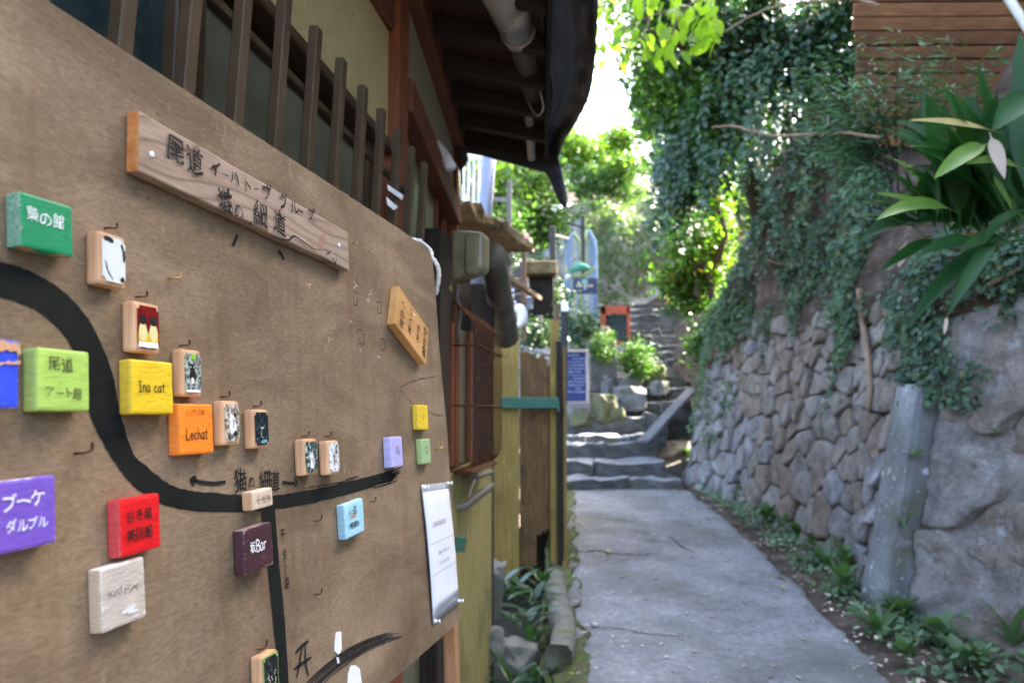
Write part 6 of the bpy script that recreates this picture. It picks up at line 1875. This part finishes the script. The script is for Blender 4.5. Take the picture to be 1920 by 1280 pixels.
def strands(name, starts, mat, parent, size=0.06, step=0.035):
    pos = []
    for (p, L) in starts:
        n = int(L / step)
        ph = random.random() * 9
        for k in range(n):
            z_ = k * step
            sway = 0.05 * math.sin(z_ * 5 + ph) 
            for _ in range(2):
                pos.append((p.x + sway + random.uniform(-.035, .035), p.y + random.uniform(-.05, .05), p.z - z_))
    pos = np.array(pos)
    s = size * (0.55 + 0.9 * rng.random(len(pos)))
    return adopt(obj_from(name, leaves_mesh(name, pos, s, 0.7, np.tile([-.3, -.8, .5], (len(pos), 1)), .6, .9), None, mat), parent)
st = []
for _ in range(150):
    t = random.random()
    x = 1240 + 330 * t + random.uniform(-20, 20)
    y = 330 - 300 * t + random.uniform(-120, 20)
    st.append((P(x, y, 7.9 + random.uniform(-.5, .5)), random.uniform(.25, .95)))
strands('hanging_vines', st, L_['dark'], tree, 0.07)
st = [(P(random.uniform(1390, 1560), random.uniform(120, 330), 7.0 + random.uniform(-.3, .3)), random.uniform(.2, .8)) for _ in range(22)]
strands('hanging_vines', st, L_['ivy'], tree, 0.055)
# sunny shrub beside the stairs
shrub = empty('sunlit_tree', P(1345, 690, 11.6), label='small crooked tree with sunlit yellow green leaves beside the steps', cat='tree')
limb(shrub, 'trunk', [P(1352, 690, 11.6), P(1345, 600, 11.5), P(1332, 530, 11.5), P(1345, 480, 11.4), P(1360, 440, 11.3), P(1345, 390, 11.3)], 0.07, 0.03)
limb(shrub, 'branch', [P(1332, 530, 11.5), P(1308, 470, 11.4), P(1298, 430, 11.4), P(1290, 400, 11.4)], 0.045, 0.015)
limb(shrub, 'branch', [P(1310, 560, 11.4), P(1305, 510, 11.4), P(1300, 470, 11.4)], 0.03, 0.015)
crown('crown', [px_blob(1295, 440, 11.6, 45, 50, .5, 2), px_blob(1275, 520, 11.8, 38, 35, .4, 1.0), px_blob(1325, 500, 11.9, 35, 80, .5, 1.5), px_blob(1345, 420, 11.8, 30, 80, .5, 1), px_blob(1310, 360, 11.8, 60, 50, .6, 1.5)], 6500, 0.10, L_['bright'], shrub, 0.13, 0.7)
crown('crown', [px_blob(1290, 545, 11.9, 35, 40, .4, 1), px_blob(1345, 610, 11.6, 30, 50, .4, 1), px_blob(1330, 650, 11.6, 30, 30, .3, .7)], 2400, 0.10, L_['mid'], shrub, 0.12, 0.6)

# overhanging branch with big lime leaves
ob = empty('overhanging_branch', P(1210, -60, 5.0), label='overhanging branch with large backlit lime green leaves at the top', cat='branch')
lf = [(1128, 80, 5.0), (1150, 60, 5.0), (1140, 30, 5.0), (1165, 90, 5.0), (1190, 70, 4.9), (1200, 40, 4.9), (1215, 85, 4.9), (1232, 75, 4.9), (1175, 25, 5), (1210, 15, 5), (1240, 25, 5), (1262, 85, 4.9), (1258, 50, 4.8), (1280, 55, 4.8), (1220, 0, 5.2), (1180, 0, 5.2), (1150, 5, 5.2), (1125, 12, 5.1), (1270, 20, 4.9), (1300, 40, 4.8), (1195, 110, 4.9), (1165, 50, 5.1), (1225, 55, 4.9), (1245, 5, 5.0), (1135, 55, 5.1), (1120, 45, 5.1), (1300, 10, 4.9), (1330, 20, 4.9)]
for _ in range(120):
    a_ = random.random()
    lf.append((1118 + 235 * a_ + random.uniform(-10, 10), random.uniform(-30, 118 - 85 * max(0, a_ - .45)), random.uniform(4.7, 5.5)))
lm = None
def big_leaf(name, L, W, bend=0.3, seg=6, fold=0.15, stalk=0.0):
    V, T = [], []
    for i in range(seg + 1):
        t = i / seg
        w = W * (math.sin(math.pi * min(1, t ** 0.75)) ** 0.8 if 0 < t < 1 else 0.02)
        if stalk:
            q_ = max(0.0, (t - stalk) / (1 - stalk))
            w = W * max(0.06, math.sin(math.pi * q_ ** 0.8) ** 0.75 if 0 < q_ < 1 else 0.06 * (t < .5) + .005)
        y = L * t * (1 - 0.12 * bend * t); z = -bend * L * t * t * 0.6 + (bend * L * .35 * math.sin(math.pi * t) if stalk else 0)
        V += [(-w / 2, y, z + fold * w * .5), (0, y, z), (w / 2, y, z + fold * w * .5)]
    Fc = []
    for i in range(seg):
        a = i * 3
        Fc += [(a, a + 1, a + 4, a + 3), (a + 1, a + 2, a + 5, a + 4)]
    return mesh_py(name, V, Fc, True)
lm = big_leaf('leaf', 0.13, 0.062, 0.3)
lm.materials.append(L_['lime'])
for i, (x, y, Y) in enumerate(lf):
    o = obj_from('leaf', lm, None, None, loc=P(x, y, Y + random.uniform(-.1, .1)), rot=(R(random.uniform(-70, -15)), R(random.uniform(-40, 40)), R(random.uniform(0, 360))), scale=(random.uniform(.75, 1.15),) * 3)
    adopt(o, ob)
for pts_ in ([P(1330, -10, 4.8), P(1270, 20, 4.9), P(1220, 30, 4.95), P(1160, 60, 5)], [P(1220, 30, 4.95), P(1200, 80, 4.9), P(1165, 100, 5)], [P(1270, 20, 4.9), P(1262, 70, 4.9)], [P(1250, -20, 5), P(1180, -10, 5.1), P(1130, 40, 5.1)]):
    adopt(obj_from('twig', tube_mesh('twig', spline(pts_, 10), 0.005, 5), None, M['palebark']), ob)

# long bare branches
for i, (pts_, r, lab) in enumerate((([P(1335, 240, 5.6), P(1370, 236, 5.5), P(1410, 246, 5.4), P(1455, 255, 5.3), P(1520, 252, 5.1), P(1580, 250, 5.0), P(1650, 258, 4.9)], 0.012, 'long bare tan branch reaching across below the fine leaved shrub'),
                                   ([P(1360, 60, 6.0), P(1410, 30, 5.9), P(1460, 12, 5.8), P(1540, 2, 5.7), P(1600, -2, 5.6), P(1650, 12, 5.5)], 0.012, 'thin bare branch arching near the top edge'))):
    q = spline(pts_, 30)
    q = [v + Vector((0, 0, 0.012)) * noise.noise((k * .5, i, 3)) for k, v in enumerate(q)]
    o = obj_from('bare_branch', tube_mesh('bare_branch', q, [r * (.6 + .4 * k / 29) for k in range(30)], 7), None, M['palebark'])
    tag(o, lab, 'branch')

# fine-leaved nandina shrub
nan = empty('fine_leaved_shrub', P(1650, 330, 5.2), label='feathery fine leaved shrub in front of the cedar siding', cat='shrub')
pos, nor, grow = [], [], []
def spray(base, tip, n, wdt):
    base, tip = Vector(base), Vector(tip)
    d = tip - base
    side = d.cross(Vector((0, -1, 0))).normalized()
    for k in range(n):
        t = 0.15 + 0.85 * k / n
        p = base.lerp(tip, t) + Vector((0, 0, -0.10 * t * t))
        for s in (-1, 1):
            m = max(1, int(wdt * (1 - t * 0.7) / 0.026))
            sub = (side * s * 0.9 + d.normalized() * 0.55).normalized()
            for j in range(m):
                q = p + sub * (0.026 * (j + 0.5)) + Vector((random.uniform(-.012, .012), random.uniform(-.05, .05), random.uniform(-.012, .012)))
                pos.append(q); grow.append(sub * 0.8 + d.normalized() * 0.8)
    adopt(obj_from('stem', tube_mesh('stem', [base, base.lerp(tip, .5) + Vector((0, 0, -.025)), tip + Vector((0, 0, -.1))], [0.006, .004, .002], 5), None, M['bark']), nan)
for (bx, by, tx, ty, w) in ((1660, 260, 1480, 155, .16), (1660, 250, 1500, 90, .16), (1665, 250, 1540, 60, .15), (1670, 240, 1600, 45, .14), (1680, 230, 1680, 30, .14), (1690, 230, 1750, 45, .14), (1700, 240, 1790, 40, .14), (1700, 240, 1880, 60, .15),
                         (1700, 250, 1850, 110, .15), (1660, 270, 1530, 200, .15), (1670, 280, 1560, 240, .14), (1690, 240, 1720, 90, .14), (1680, 260, 1610, 120, .15), (1690, 260, 1780, 140, .14), (1670, 290, 1590, 330, .13), (1680, 280, 1640, 180, .13), (1700, 260, 1760, 190, .12), (1660, 290, 1520, 270, .13)):
    Y = 5.0 + random.uniform(-.3, .35)
    spray(P(bx, by + 40, 5.2), P(tx, ty, Y), 18, w * 1.3)
    if tx < 1600: spray(P(bx, by + 60, 5.3), P(tx + random.uniform(-40, 50), ty + random.uniform(5, 60), Y + .1), 14, w)
pos = np.array([tuple(p) for p in pos]); grow = np.array([tuple(p) for p in grow])
o = obj_from('foliage', leaves_mesh('foliage', pos, 0.075 * (0.6 + .7 * rng.random(len(pos))), 0.24, np.tile([0, -0.5, 0.8], (len(pos), 1)), 0.7, 0.12, grow * 1.5), None, L_['nandina'])
adopt(o, nan)

# aspidistra clump: every broad leaf is a part
asp = empty('broad_leaved_plant', P(1830, 430, 3.7), label='clump of broad dark green strap leaves on top of the wall at right', cat='plant')
def strap(base, tip, key, width, arch=0.25, twist=0.0):
    """one arching strap leaf from base to tip; width in metres"""
    base, tip = Vector(base), Vector(tip)
    L = (tip - base).length
    c = base.lerp(tip, 0.5) + Vector((random.uniform(-.05, .05), random.uniform(-.12, .04), 1)) * arch * L
    n = 13
    V, Fc = [], []
    for i in range(n):
        t = i / (n - 1)
        p = base * (1 - t) ** 2 + c * 2 * t * (1 - t) + tip * t * t
        d = ((c - base) * (1 - t) + (tip - c) * t).normalized()
        q_ = max(0.0, (t - 0.16) / 0.84)
        w = width * max(0.07 if t < .3 else 0.01, math.sin(math.pi * q_ ** 0.72) ** 0.8 if 0 < q_ < 1 else 0)
        nrm = Vector((math.sin(twist), -0.8 * math.cos(twist), 0.6))
        nrm = (nrm - d * nrm.dot(d)).normalized()
        x = d.cross(nrm)
        wav = 0.04 * w * math.sin(9 * t + twist * 7)
        V += [p - x * w / 2 + nrm * (0.16 * w + wav), p - nrm * 0.02 * w, p + x * w / 2 + nrm * (0.16 * w - wav)]
    for i in range(n - 1):
        k = i * 3
        Fc += [(k, k + 1, k + 4, k + 3), (k + 1, k + 2, k + 5, k + 4)]
    org = base
    o = obj_from('leaf', mesh_py('leaf', [v - org for v in V], Fc, True), None, L_[key], loc=org)
    return adopt(o, asp)
random.seed(21)
for _ in range(78):
    bx, by = random.uniform(1770, 1945), random.uniform(385, 465)
    a_ = random.gauss(-0.55, 0.62)
    ln = random.uniform(110, 290)
    tx, ty = bx + ln * math.sin(a_), by - ln * math.cos(a_)
    if tx < 1650 or ty < 110: continue
    Y0 = random.uniform(3.7, 4.1)
    strap(P(bx, by, Y0), P(tx, ty, Y0 - random.uniform(-.1, .3)), 'aspi' if random.random() < .93 else 'aspi_light', random.uniform(.075, .12), random.uniform(.06, .3), random.uniform(-.9, .9))
for _ in range(26):
    bx, by = random.uniform(1715, 1830), random.uniform(400, 455)
    a_ = random.gauss(-0.7, 0.5); ln = random.uniform(70, 150)
    Y0 = random.uniform(3.75, 4.1)
    strap(P(bx, by, Y0), P(bx + ln * math.sin(a_), by - ln * math.cos(a_), Y0 - random.uniform(-.1, .3)), 'aspi' if random.random() < .85 else 'aspi_light', random.uniform(.05, .085), random.uniform(.1, .35), random.uniform(-.9, .9))
for (bx, by, bY, tx, ty, tY, key, w, ar, tw) in (
    (1890, 440, 3.85, 1832, 116, 3.75, 'aspi', .15, .02, .2), (1925, 400, 3.8, 1912, 60, 3.75, 'aspi', .12, .02, -.5), (1870, 330, 3.75, 1708, 172, 3.7, 'aspi', .12, .12, .3), (1860, 420, 3.75, 1650, 234, 3.6, 'aspi', .075, .12, .1),
    (1880, 250, 3.6, 1702, 226, 3.5, 'aspi_yellow', .055, .06, .0), (1862, 268, 3.55, 1750, 336, 3.42, 'aspi_light', .085, .12, .4), (1855, 248, 3.55, 1884, 336, 3.42, 'aspi_dry', .06, .05, -.4), (1800, 400, 3.65, 1642, 413, 3.45, 'aspi_light', .085, .2, .1),
    (1770, 400, 3.7, 1640, 362, 3.55, 'aspi_light', .06, .05, .2), (1885, 430, 3.6, 1774, 596, 3.42, 'aspi', .065, .12, .2), (1925, 320, 3.6, 1812, 308, 3.45, 'aspi_light', .075, .14, .2), (1945, 170, 3.5, 1860, 246, 3.42, 'aspi', .12, .1, .2),
    (1860, 455, 3.7, 1720, 480, 3.5, 'aspi', .08, .12, 0), (1900, 455, 3.7, 1800, 470, 3.45, 'aspi', .09, .15, 0), (1700, 452, 4.2, 1684, 502, 4.1, 'aspi_dry', .05, .0, 0), (1776, 588, 3.43, 1770, 628, 3.41, 'aspi_dry', .018, 0, 0)):
    strap(P(bx, by, bY), P(tx, ty, tY), key, w, ar, tw)

# cedar-sided building at the top right
sd_h = empty('cedar_building', P(1760, 250, 6.4), label='wooden building with horizontal cedar siding above the wall at right', cat='building')
yb = 262.0
k = 0
z0 = P(1700, 262, 6.4).z
bh = 0.128
while k < 16:
    xl = P(1606 + random.uniform(-3, 3), 200, 6.4).x
    o = bar('siding_board', Vector((xl, 6.4 + 0.0, z0 + k * bh)), Vector((6.2, 6.4, z0 + k * bh + 0.012)), 0.03, bh - 0.02 + random.uniform(-.008, .008), M['siding'], None, 0.006, up=Vector((0, -0.22, 1)), wob=0.008, cuts=8)
    adopt(o, sd_h)
    k += 1
adopt(obj_from('back_wall', bm_mesh(box_bm(3.4, 0.1, 4.2, 0, 1, (P(1625, 200, 6.5).x + 1.7, 6.5, z0 + 1.6)), 'back_wall'), None, M['darktimber']), sd_h)
o = obj_from('grey_pipe', tube_mesh('grey_pipe', [P(1880, -20, 5.0), P(1925, 50, 4.8), P(1990, 150, 4.5)], 0.03, 10), None, M['pvc'])
tag(o, 'pale pipe crossing the top right corner', 'pipe')

# far vegetation on the cliff and slope
far = []
def bush(label, blobs, n, size, mat, name='bush', cat='bush', group='bushes on the far cliff', clump=0.2, trunk=None, droop=0.3, aspect=.55):
    c = blobs[0][0]
    e = empty(name, (c[0], c[1], c[2] - blobs[0][1][2]), label=label, cat=cat, group=group)
    crown('crown', blobs, n, size, mat, e, clump, aspect, droop)
    if trunk: limb(e, 'trunk', trunk, 0.07, 0.02)
    else:
        b0 = Vector((c[0], c[1] + blobs[0][1][1] * .5, c[2] - blobs[0][1][2]))
        limb(e, 'stem', [b0, b0.lerp(Vector(c), .5), Vector(c)], 0.04, 0.012)
    return e
bush('bright bush left of the white sky gap', [px_blob(1060, 270, 17.5, 50, 40, .8, 2), px_blob(1110, 295, 17.5, 50, 30, .8, 2), px_blob(1050, 320, 17.5, 40, 30, .6, 1)], 3800, 0.12, L_['bright'])
bush('pale green bush in the middle of the far cliff top', [px_blob(1170, 315, 17.2, 60, 30, .8, 2), px_blob(1130, 335, 17.2, 70, 18, .7, 2)], 3000, 0.12, L_['far'])
bush('blue green bush hanging over the pale cliff', [px_blob(1110, 352, 17.0, 60, 16, .4, 2), px_blob(1180, 360, 17.0, 40, 16, .4, 1)], 1500, 0.11, L_['far'])
bush('tall leafy bush right of the sky gap', [px_blob(1205, 175, 14.0, 26, 60, .5, 1.2), px_blob(1160, 262, 16.0, 34, 22, .5, .8), px_blob(1232, 230, 15.0, 40, 60, .7, 2), px_blob(1250, 300, 14.6, 40, 45, .6, 1.5), px_blob(1255, 130, 15.0, 45, 60, .8, 1.5)], 4800, 0.12, L_['bright'])
bush('leafy bush behind the steel pole', [px_blob(980, 330, 14.0, 60, 40, .8, 2), px_blob(945, 370, 13.5, 50, 40, .7, 1.5), px_blob(1010, 350, 14.5, 45, 35, .7, 1)], 5200, 0.12, L_['far'])
bush('low bush left of the pale cliff', [px_blob(1000, 420, 14.0, 55, 35, .6, 2), px_blob(945, 430, 12.5, 40, 40, .6, 1)], 3600, 0.10, L_['mid'])
bush('bushes glimpsed through the white slats', [px_blob(880, 330, 13.0, 60, 50, .8, 1)], 2400, 0.13, L_['bright'])
bush('dark bush beside the garden shed', [px_blob(1035, 560, 10.2, 26, 44, .35, 1)], 1300, 0.075, L_['ivy'], group='plants round the gate')
bush('potted shrub in front of the blue gate', [px_blob(1098, 615, 12.9, 28, 36, .3, 1)], 1200, 0.075, L_['dark'], group='plants round the gate')
bush('pale blue green rosette plant by the blue gate', [px_blob(1072, 600, 13.2, 22, 26, .25, 1)], 500, 0.09, L_['succulent'], group='plants round the gate')
bush('bright fern cascading over the planter block', [px_blob(1185, 665, 12.75, 34, 28, .35, 2), px_blob(1205, 680, 12.6, 24, 20, .3, 1)], 2600, 0.07, L_['fern'], group='plants round the gate', clump=.08, aspect=.35)
bush('small fern on top of the planter block', [px_blob(1128, 650, 12.4, 22, 22, .25, 1)], 1100, 0.065, L_['fern'], group='plants round the gate', clump=.07, aspect=.35)
bush('pink flowering plant behind the railing', [px_blob(975, 455, 9.3, 14, 10, .2, 1)], 160, 0.07, leaf_mat('pink_petal', (0.55, 0.15, 0.4), (0.65, 0.25, 0.5), .3), group='plants round the gate')
bush('low plants on the terrace behind the railing', [px_blob(1000, 625, 9.0, 40, 24, .4, 1), px_blob(950, 480, 9.2, 20, 20, .3, .6)], 1300, 0.07, L_['ivy'], group='plants round the gate')
# ivy mats on the far cliff and on the slope right of the stairs
pos, nor = [], []
while len(pos) < 5200:
    u, t = random.uniform(-1.5, 6.5), random.random()
    v = noise.noise((u * 0.9, t * 3, 12)) + .5 * noise.noise((u * 2.2, t * 6, 2)) + 0.9 * (t - 0.62)
    if v < 0.05 + random.uniform(-.1, .2): continue
    p = cliff(u, t)
    pos.append((p.x, p.y - random.uniform(.02, .2), p.z)); nor.append((0, -.9, .4))
o = obj_from('cliff_ivy', leaves_mesh('cliff_ivy', np.array(pos), 0.10 * (.5 + .9 * rng.random(len(pos))), .8, np.array(nor), .6, .4), None, L_['far']); tag(o, kind='stuff')
pos = []
for _ in range(9000):
    u, v = random.uniform(.52, 1.6), random.uniform(10.4, 17)
    if noise.noise((u * 2.5, v * .8, 3)) < -.25: continue
    p = Vector((1.9 + u * 3.2, v, H - .9 + u * 2.2 + (v - 10) * .33))
    pos.append((p.x + random.uniform(-.15, .1), p.y, p.z + random.uniform(0, .3)))
o = obj_from('slope_ivy', leaves_mesh('slope_ivy', np.array(pos), 0.085 * (.6 + .8 * rng.random(len(pos))), .75, np.tile([-.5, -.6, .6], (len(pos), 1)), .6, .35), None, L_['ivy_light']); tag(o, kind='stuff')
# wood behind: trees on the upper slope, and unseen trees added on the right hillside for shade
for i, (x, y, Y, rx, ry, n, mt, lab) in enumerate((
    (1010, 120, 24, 120, 140, 4500, 'far', 'tall tree on the slope hidden partly by the tarpaulin'),
    (1300, 60, 22, 130, 130, 5500, 'mid', 'tall dense tree on the slope right of the sky gap'),
    (1180, -40, 24, 90, 70, 2500, 'bright', 'tree crown above the sky gap at the top edge'),
    (900, 260, 22, 90, 70, 2500, 'far', 'pale tree behind the white slats'),
    (1420, 260, 16, 110, 160, 4500, 'dark', 'dark tree behind the ivy covered tree'))):
    e = bush(lab, [px_blob(x, y, Y, rx, ry, 1.6, 1)], n, 0.22 if Y > 18 else 0.16, L_[mt], 'tree', 'tree', 'trees on the upper slope', 0.35)
for i in range(5):
    y = -2 + i * 2.4
    p = shade_hill(y, random.uniform(.35, .6))
    e = empty('shade_tree', p, label=('nearest', 'second', 'middle', 'fourth', 'farthest')[i] + ' unseen leafy tree added on the hillside for shade', cat='tree', group='unseen shade trees on the right hillside')
    limb(e, 'trunk', [p, p + Vector((-.3, 0, 1.5)), p + Vector((-.6, .1, 3.2))], 0.12, 0.05)
    crown('crown', [(tuple(p + Vector((-.8, 0, 3.0))), (1.7, 1.5, 1.5), 1)], 2600, 0.2, L_['mid'], e, 0.3)

# weeds along the wall foot: plants with separate leaves
wl = [big_leaf('leaf', 0.085, 0.036, 0.5), big_leaf('leaf', 0.11, 0.028, 0.4), big_leaf('leaf', 0.065, 0.045, 0.3)]
for m_ in wl: m_.materials.append(L_['weed'])
wl2 = big_leaf('leaf', 0.12, 0.034, 0.55); wl2.materials.append(L_['dark'])
def weed(name, base, n, scale, label, group, v=0, spread=60, mesh=None, stem_h=0.0, lift=0.0):
    e = empty(name, base, label=label, cat='plant', group=group)
    for k in range(n):
        az = k * 2.4 + random.uniform(-.4, .4)
        el = R(random.uniform(90 - spread, 75))
        s = scale * random.uniform(.7, 1.2)
        hh_ = stem_h * (k / max(1, n - 1))
        y = Vector((math.cos(az) * math.cos(el), math.sin(az) * math.cos(el), math.sin(el)))
        zup = Vector((0, 0, 1)); z_ = (zup - y * zup.dot(y)).normalized(); x_ = y.cross(z_)
        m = Matrix((x_ * s, y * s, z_ * s)).transposed().to_4x4()
        m.translation = Vector(base) + Vector((0.012 * math.cos(az), 0.012 * math.sin(az), hh_ + lift))
        adopt(obj_from('leaf', mesh or wl[v], None, None, matrix=m), e)
    if stem_h > 0.05:
        adopt(obj_from('stem', tube_mesh('stem', [Vector(base), Vector(base) + Vector((0, 0, stem_h))], 0.004, 5), None, M['bark']), e)
    return e
WEEDS = [  # x, y (foot in the photo), height of stem, leaves, scale, kind, label
 (1690, 1175, .10, 12, 1.3, 0, 'broad leaved weed at the foot of the concrete slab'), (1650, 1195, .04, 9, 1.1, 1, 'grassy tuft left of the slab foot'), (1735, 1150, .12, 14, 1.3, 1, 'spiky leaved weed right of the slab foot'),
 (1760, 1215, .08, 10, 1.2, 2, 'round leaved weed at the lower right'), (1800, 1260, .10, 12, 1.2, 2, 'weed near the bottom edge by the boulders'), (1860, 1200, .12, 14, 1.4, 0, 'star shaped weed below the big boulder'),
 (1905, 1240, .12, 12, 1.3, 1, 'weed cut by the right frame edge'), (1700, 1240, .06, 10, 1.0, 2, 'small weed overhanging the path edge'), (1840, 1265, .06, 9, 1.1, 0, 'low weed in the bottom right corner'),
 (1580, 1120, .12, 12, 1.3, 0, 'leafy weed left of the concrete slab'), (1590, 1090, .18, 12, 1.2, 0, 'taller weed against the wall left of the slab'), (1530, 1040, .10, 12, 1.3, 2, 'weed at the wall foot below the grey stones'),
 (1500, 1015, .08, 10, 1.3, 0, 'broad pale leaves at the wall foot'), (1440, 985, .10, 12, 1.3, 2, 'weed with pale leaves half way along the wall'), (1400, 955, .08, 12, 1.3, 1, 'dark weed tuft beside the chipped path edge'),
 (1365, 930, .08, 12, 1.3, 2, 'small weed near the last wall stones'), (1335, 905, .10, 12, 1.5, 0, 'weed near the bottom step corner'), (1310, 890, .12, 12, 1.5, 2, 'bright leaved weed beside the bottom steps'),
 (1290, 870, .14, 12, 1.6, 0, 'leafy weed growing beside the second step'), (1295, 830, .18, 12, 1.7, 2, 'yellowish weed under the sloping plank'), (1470, 1000, .04, 9, 1.1, 1, 'grass tuft in the soil strip'), (1550, 1070, .04, 9, 1.1, 1, 'grass tuft near the slab')]
for (x, y, sh, n, s, v, lab) in WEEDS:
    b_ = ground_hit(x, y); b_.z += 0.02
    weed('weed', b_, n + 4, s * 1.7, lab, 'weeds along the wall foot', v, 65, stem_h=sh)
for (h, y_, lab) in ((1.05, 5.0, 'little fern growing from the slab joint'), (0.62, 5.0, 'small weed lower on the slab edge')):
    weed('wall_fern', wall_pt(y_, h, 0.14), 12, 1.0, lab, 'plants rooted in the wall', 1, 85)
for (px, py, lab) in ((1800, 850, 'tiny sprout on the pale boulder'),):
    weed('wall_fern', wall_pt(4.55, 1.25, 0.14), 6, .6, lab, 'plants rooted in the wall', 2, 85)
pos, nor = [], []
while len(pos) < 4200:
    y = random.uniform(3.6, 10.3)
    v = noise.noise((y * 2.6, 1, 5)) + .35
    if random.random() > v + .15: continue
    t = random.random()
    x = pr_(y) + .06 + (wb_(y) + .1 - pr_(y) - .04) * (1 - (1 - t) ** 1.7)
    hh_ = random.random() ** 2 * (.10 + .22 * max(0, noise.noise((y * 3.1, 4, 2)) + .2)) * (0.4 + t)
    pos.append((x, y, gz(y) + .03 + hh_))
pos = np.array(pos)
o = obj_from('ground_cover', leaves_mesh('ground_cover', pos, 0.055 * (.4 + .9 * rng.random(len(pos))), .55, np.tile([-.25, -.3, .85], (len(pos), 1)), .65, .15), None, L_['weed']); tag(o, kind='stuff')
# ditch plants
for (x, y, Y, n, s, sh, lab) in ((985, 1155, 4.95, 10, 1.5, .14, 'dark leaved plant in the middle of the ditch'), (1000, 1110, 5.3, 9, 1.4, .12, 'glossy leaves just below the planks'), (995, 1190, 4.75, 9, 1.3, .06, 'pale leaved sprig low in the ditch'),
                                (970, 1100, 5.5, 9, 1.4, .12, 'leafy plant against the yellow plank foot'), (940, 1090, 5.4, 9, 1.3, .10, 'plant in the corner of the olive wall'), (960, 1270, 4.3, 10, 1.4, .08, 'shadowed leaves at the bottom of the ditch'), (1010, 1268, 4.4, 8, 1.2, .06, 'leaves at the ditch edge near the frame bottom'), (1015, 1080, 5.8, 8, 1.2, .08, 'leaves behind the kerb stone')):
    b_ = P(x, y + 30, Y)
    weed('ditch_plant', b_, n, s * 1.25, lab, 'plants in the ditch', 0, 75, wl2, sh)

# fallen leaves
litl = big_leaf('fallen_leaf', 0.05, 0.02, 0.2, 3)
for i, (x, y, key, s, lab) in enumerate(((1068, 1022, 'red', 1.9, 'curled red fallen leaf by the fence foot'), (1080, 983, 'yellow', 1.5, 'round yellow fruit like leaf near the fence'), (1135, 1035, 'yellow', 1.2, 'orange leaf caught in the path crack'), (1075, 1270, 'yellow', .9, 'tan leaf on the moss at the bottom'),
                                        (1465, 1103, 'yellow', 1.0, 'pale yellow leaf by the chipped edge'), (1472, 1088, 'litter', 1.3, 'pale dry leaf by the chipped edge'), (1105, 1178, 'litter', 1.1, 'pale leaf at the end of the lower crack'), (1119, 1177, 'litter', 1.1, 'second pale leaf at the end of the lower crack'))):
    me = big_leaf('fallen_leaf', 0.06, 0.035, 0.3, 5); me.materials.append(L_[key])
    p = ground_hit(x, y); p.z += 0.02
    o = obj_from('fallen_leaf', me, None, None, loc=p, rot=(random.uniform(-.2, .2), random.uniform(-.2, .2), random.uniform(0, 6)), scale=(s,) * 3)
    tag(o, lab, 'leaf', 'single fallen leaves on the path')
pos = []
while len(pos) < 520:
    y = random.uniform(3.0, 10.0) if random.random() < .75 else random.uniform(10.1, 11.9)
    a, b_ = pl_(y), pr_(y)
    if y > 10: x, zz = random.uniform(.75, 2.0), P(1100, 897, 10).z + (0.02 if y < 10.35 else 0.25 if y < 10.7 else .5)
    else:
        t = random.random()
        t = t ** 2 if random.random() < .35 else (1 - t ** 2 * .6 if random.random() < .5 else t)
        x, zz = a + (b_ - a) * t, gz(y)
    if y > 10: continue
    pos.append((x, y, zz + 0.014 * noise.noise((x * .9, y * .9, 0)) + .006 * noise.noise((x * 4, y * 4, 2)) + 0.008))
pos = np.array(pos)
o = obj_from('leaf_litter', leaves_mesh('leaf_litter', pos, 0.046 * (.35 + .9 * rng.random(len(pos))), .42, np.tile([0, 0, 1.0], (len(pos), 1)), .88, 0.0), None, L_['litter'])
tag(o, kind='stuff')
pos = []
for _ in range(330):
    y = random.uniform(3.2, 10)
    x = pr_(y) + random.uniform(-.05, .3)
    pos.append((x, y, gz(y) + 0.05 + random.uniform(0, .03)))
pos = np.array(pos)
o = obj_from('leaf_litter', leaves_mesh('leaf_litter', pos, 0.045 * (.4 + .9 * rng.random(len(pos))), .5, np.tile([0, 0, 1.0], (len(pos), 1)), .7, 0.0), None, L_['litter'])
tag(o, kind='stuff')
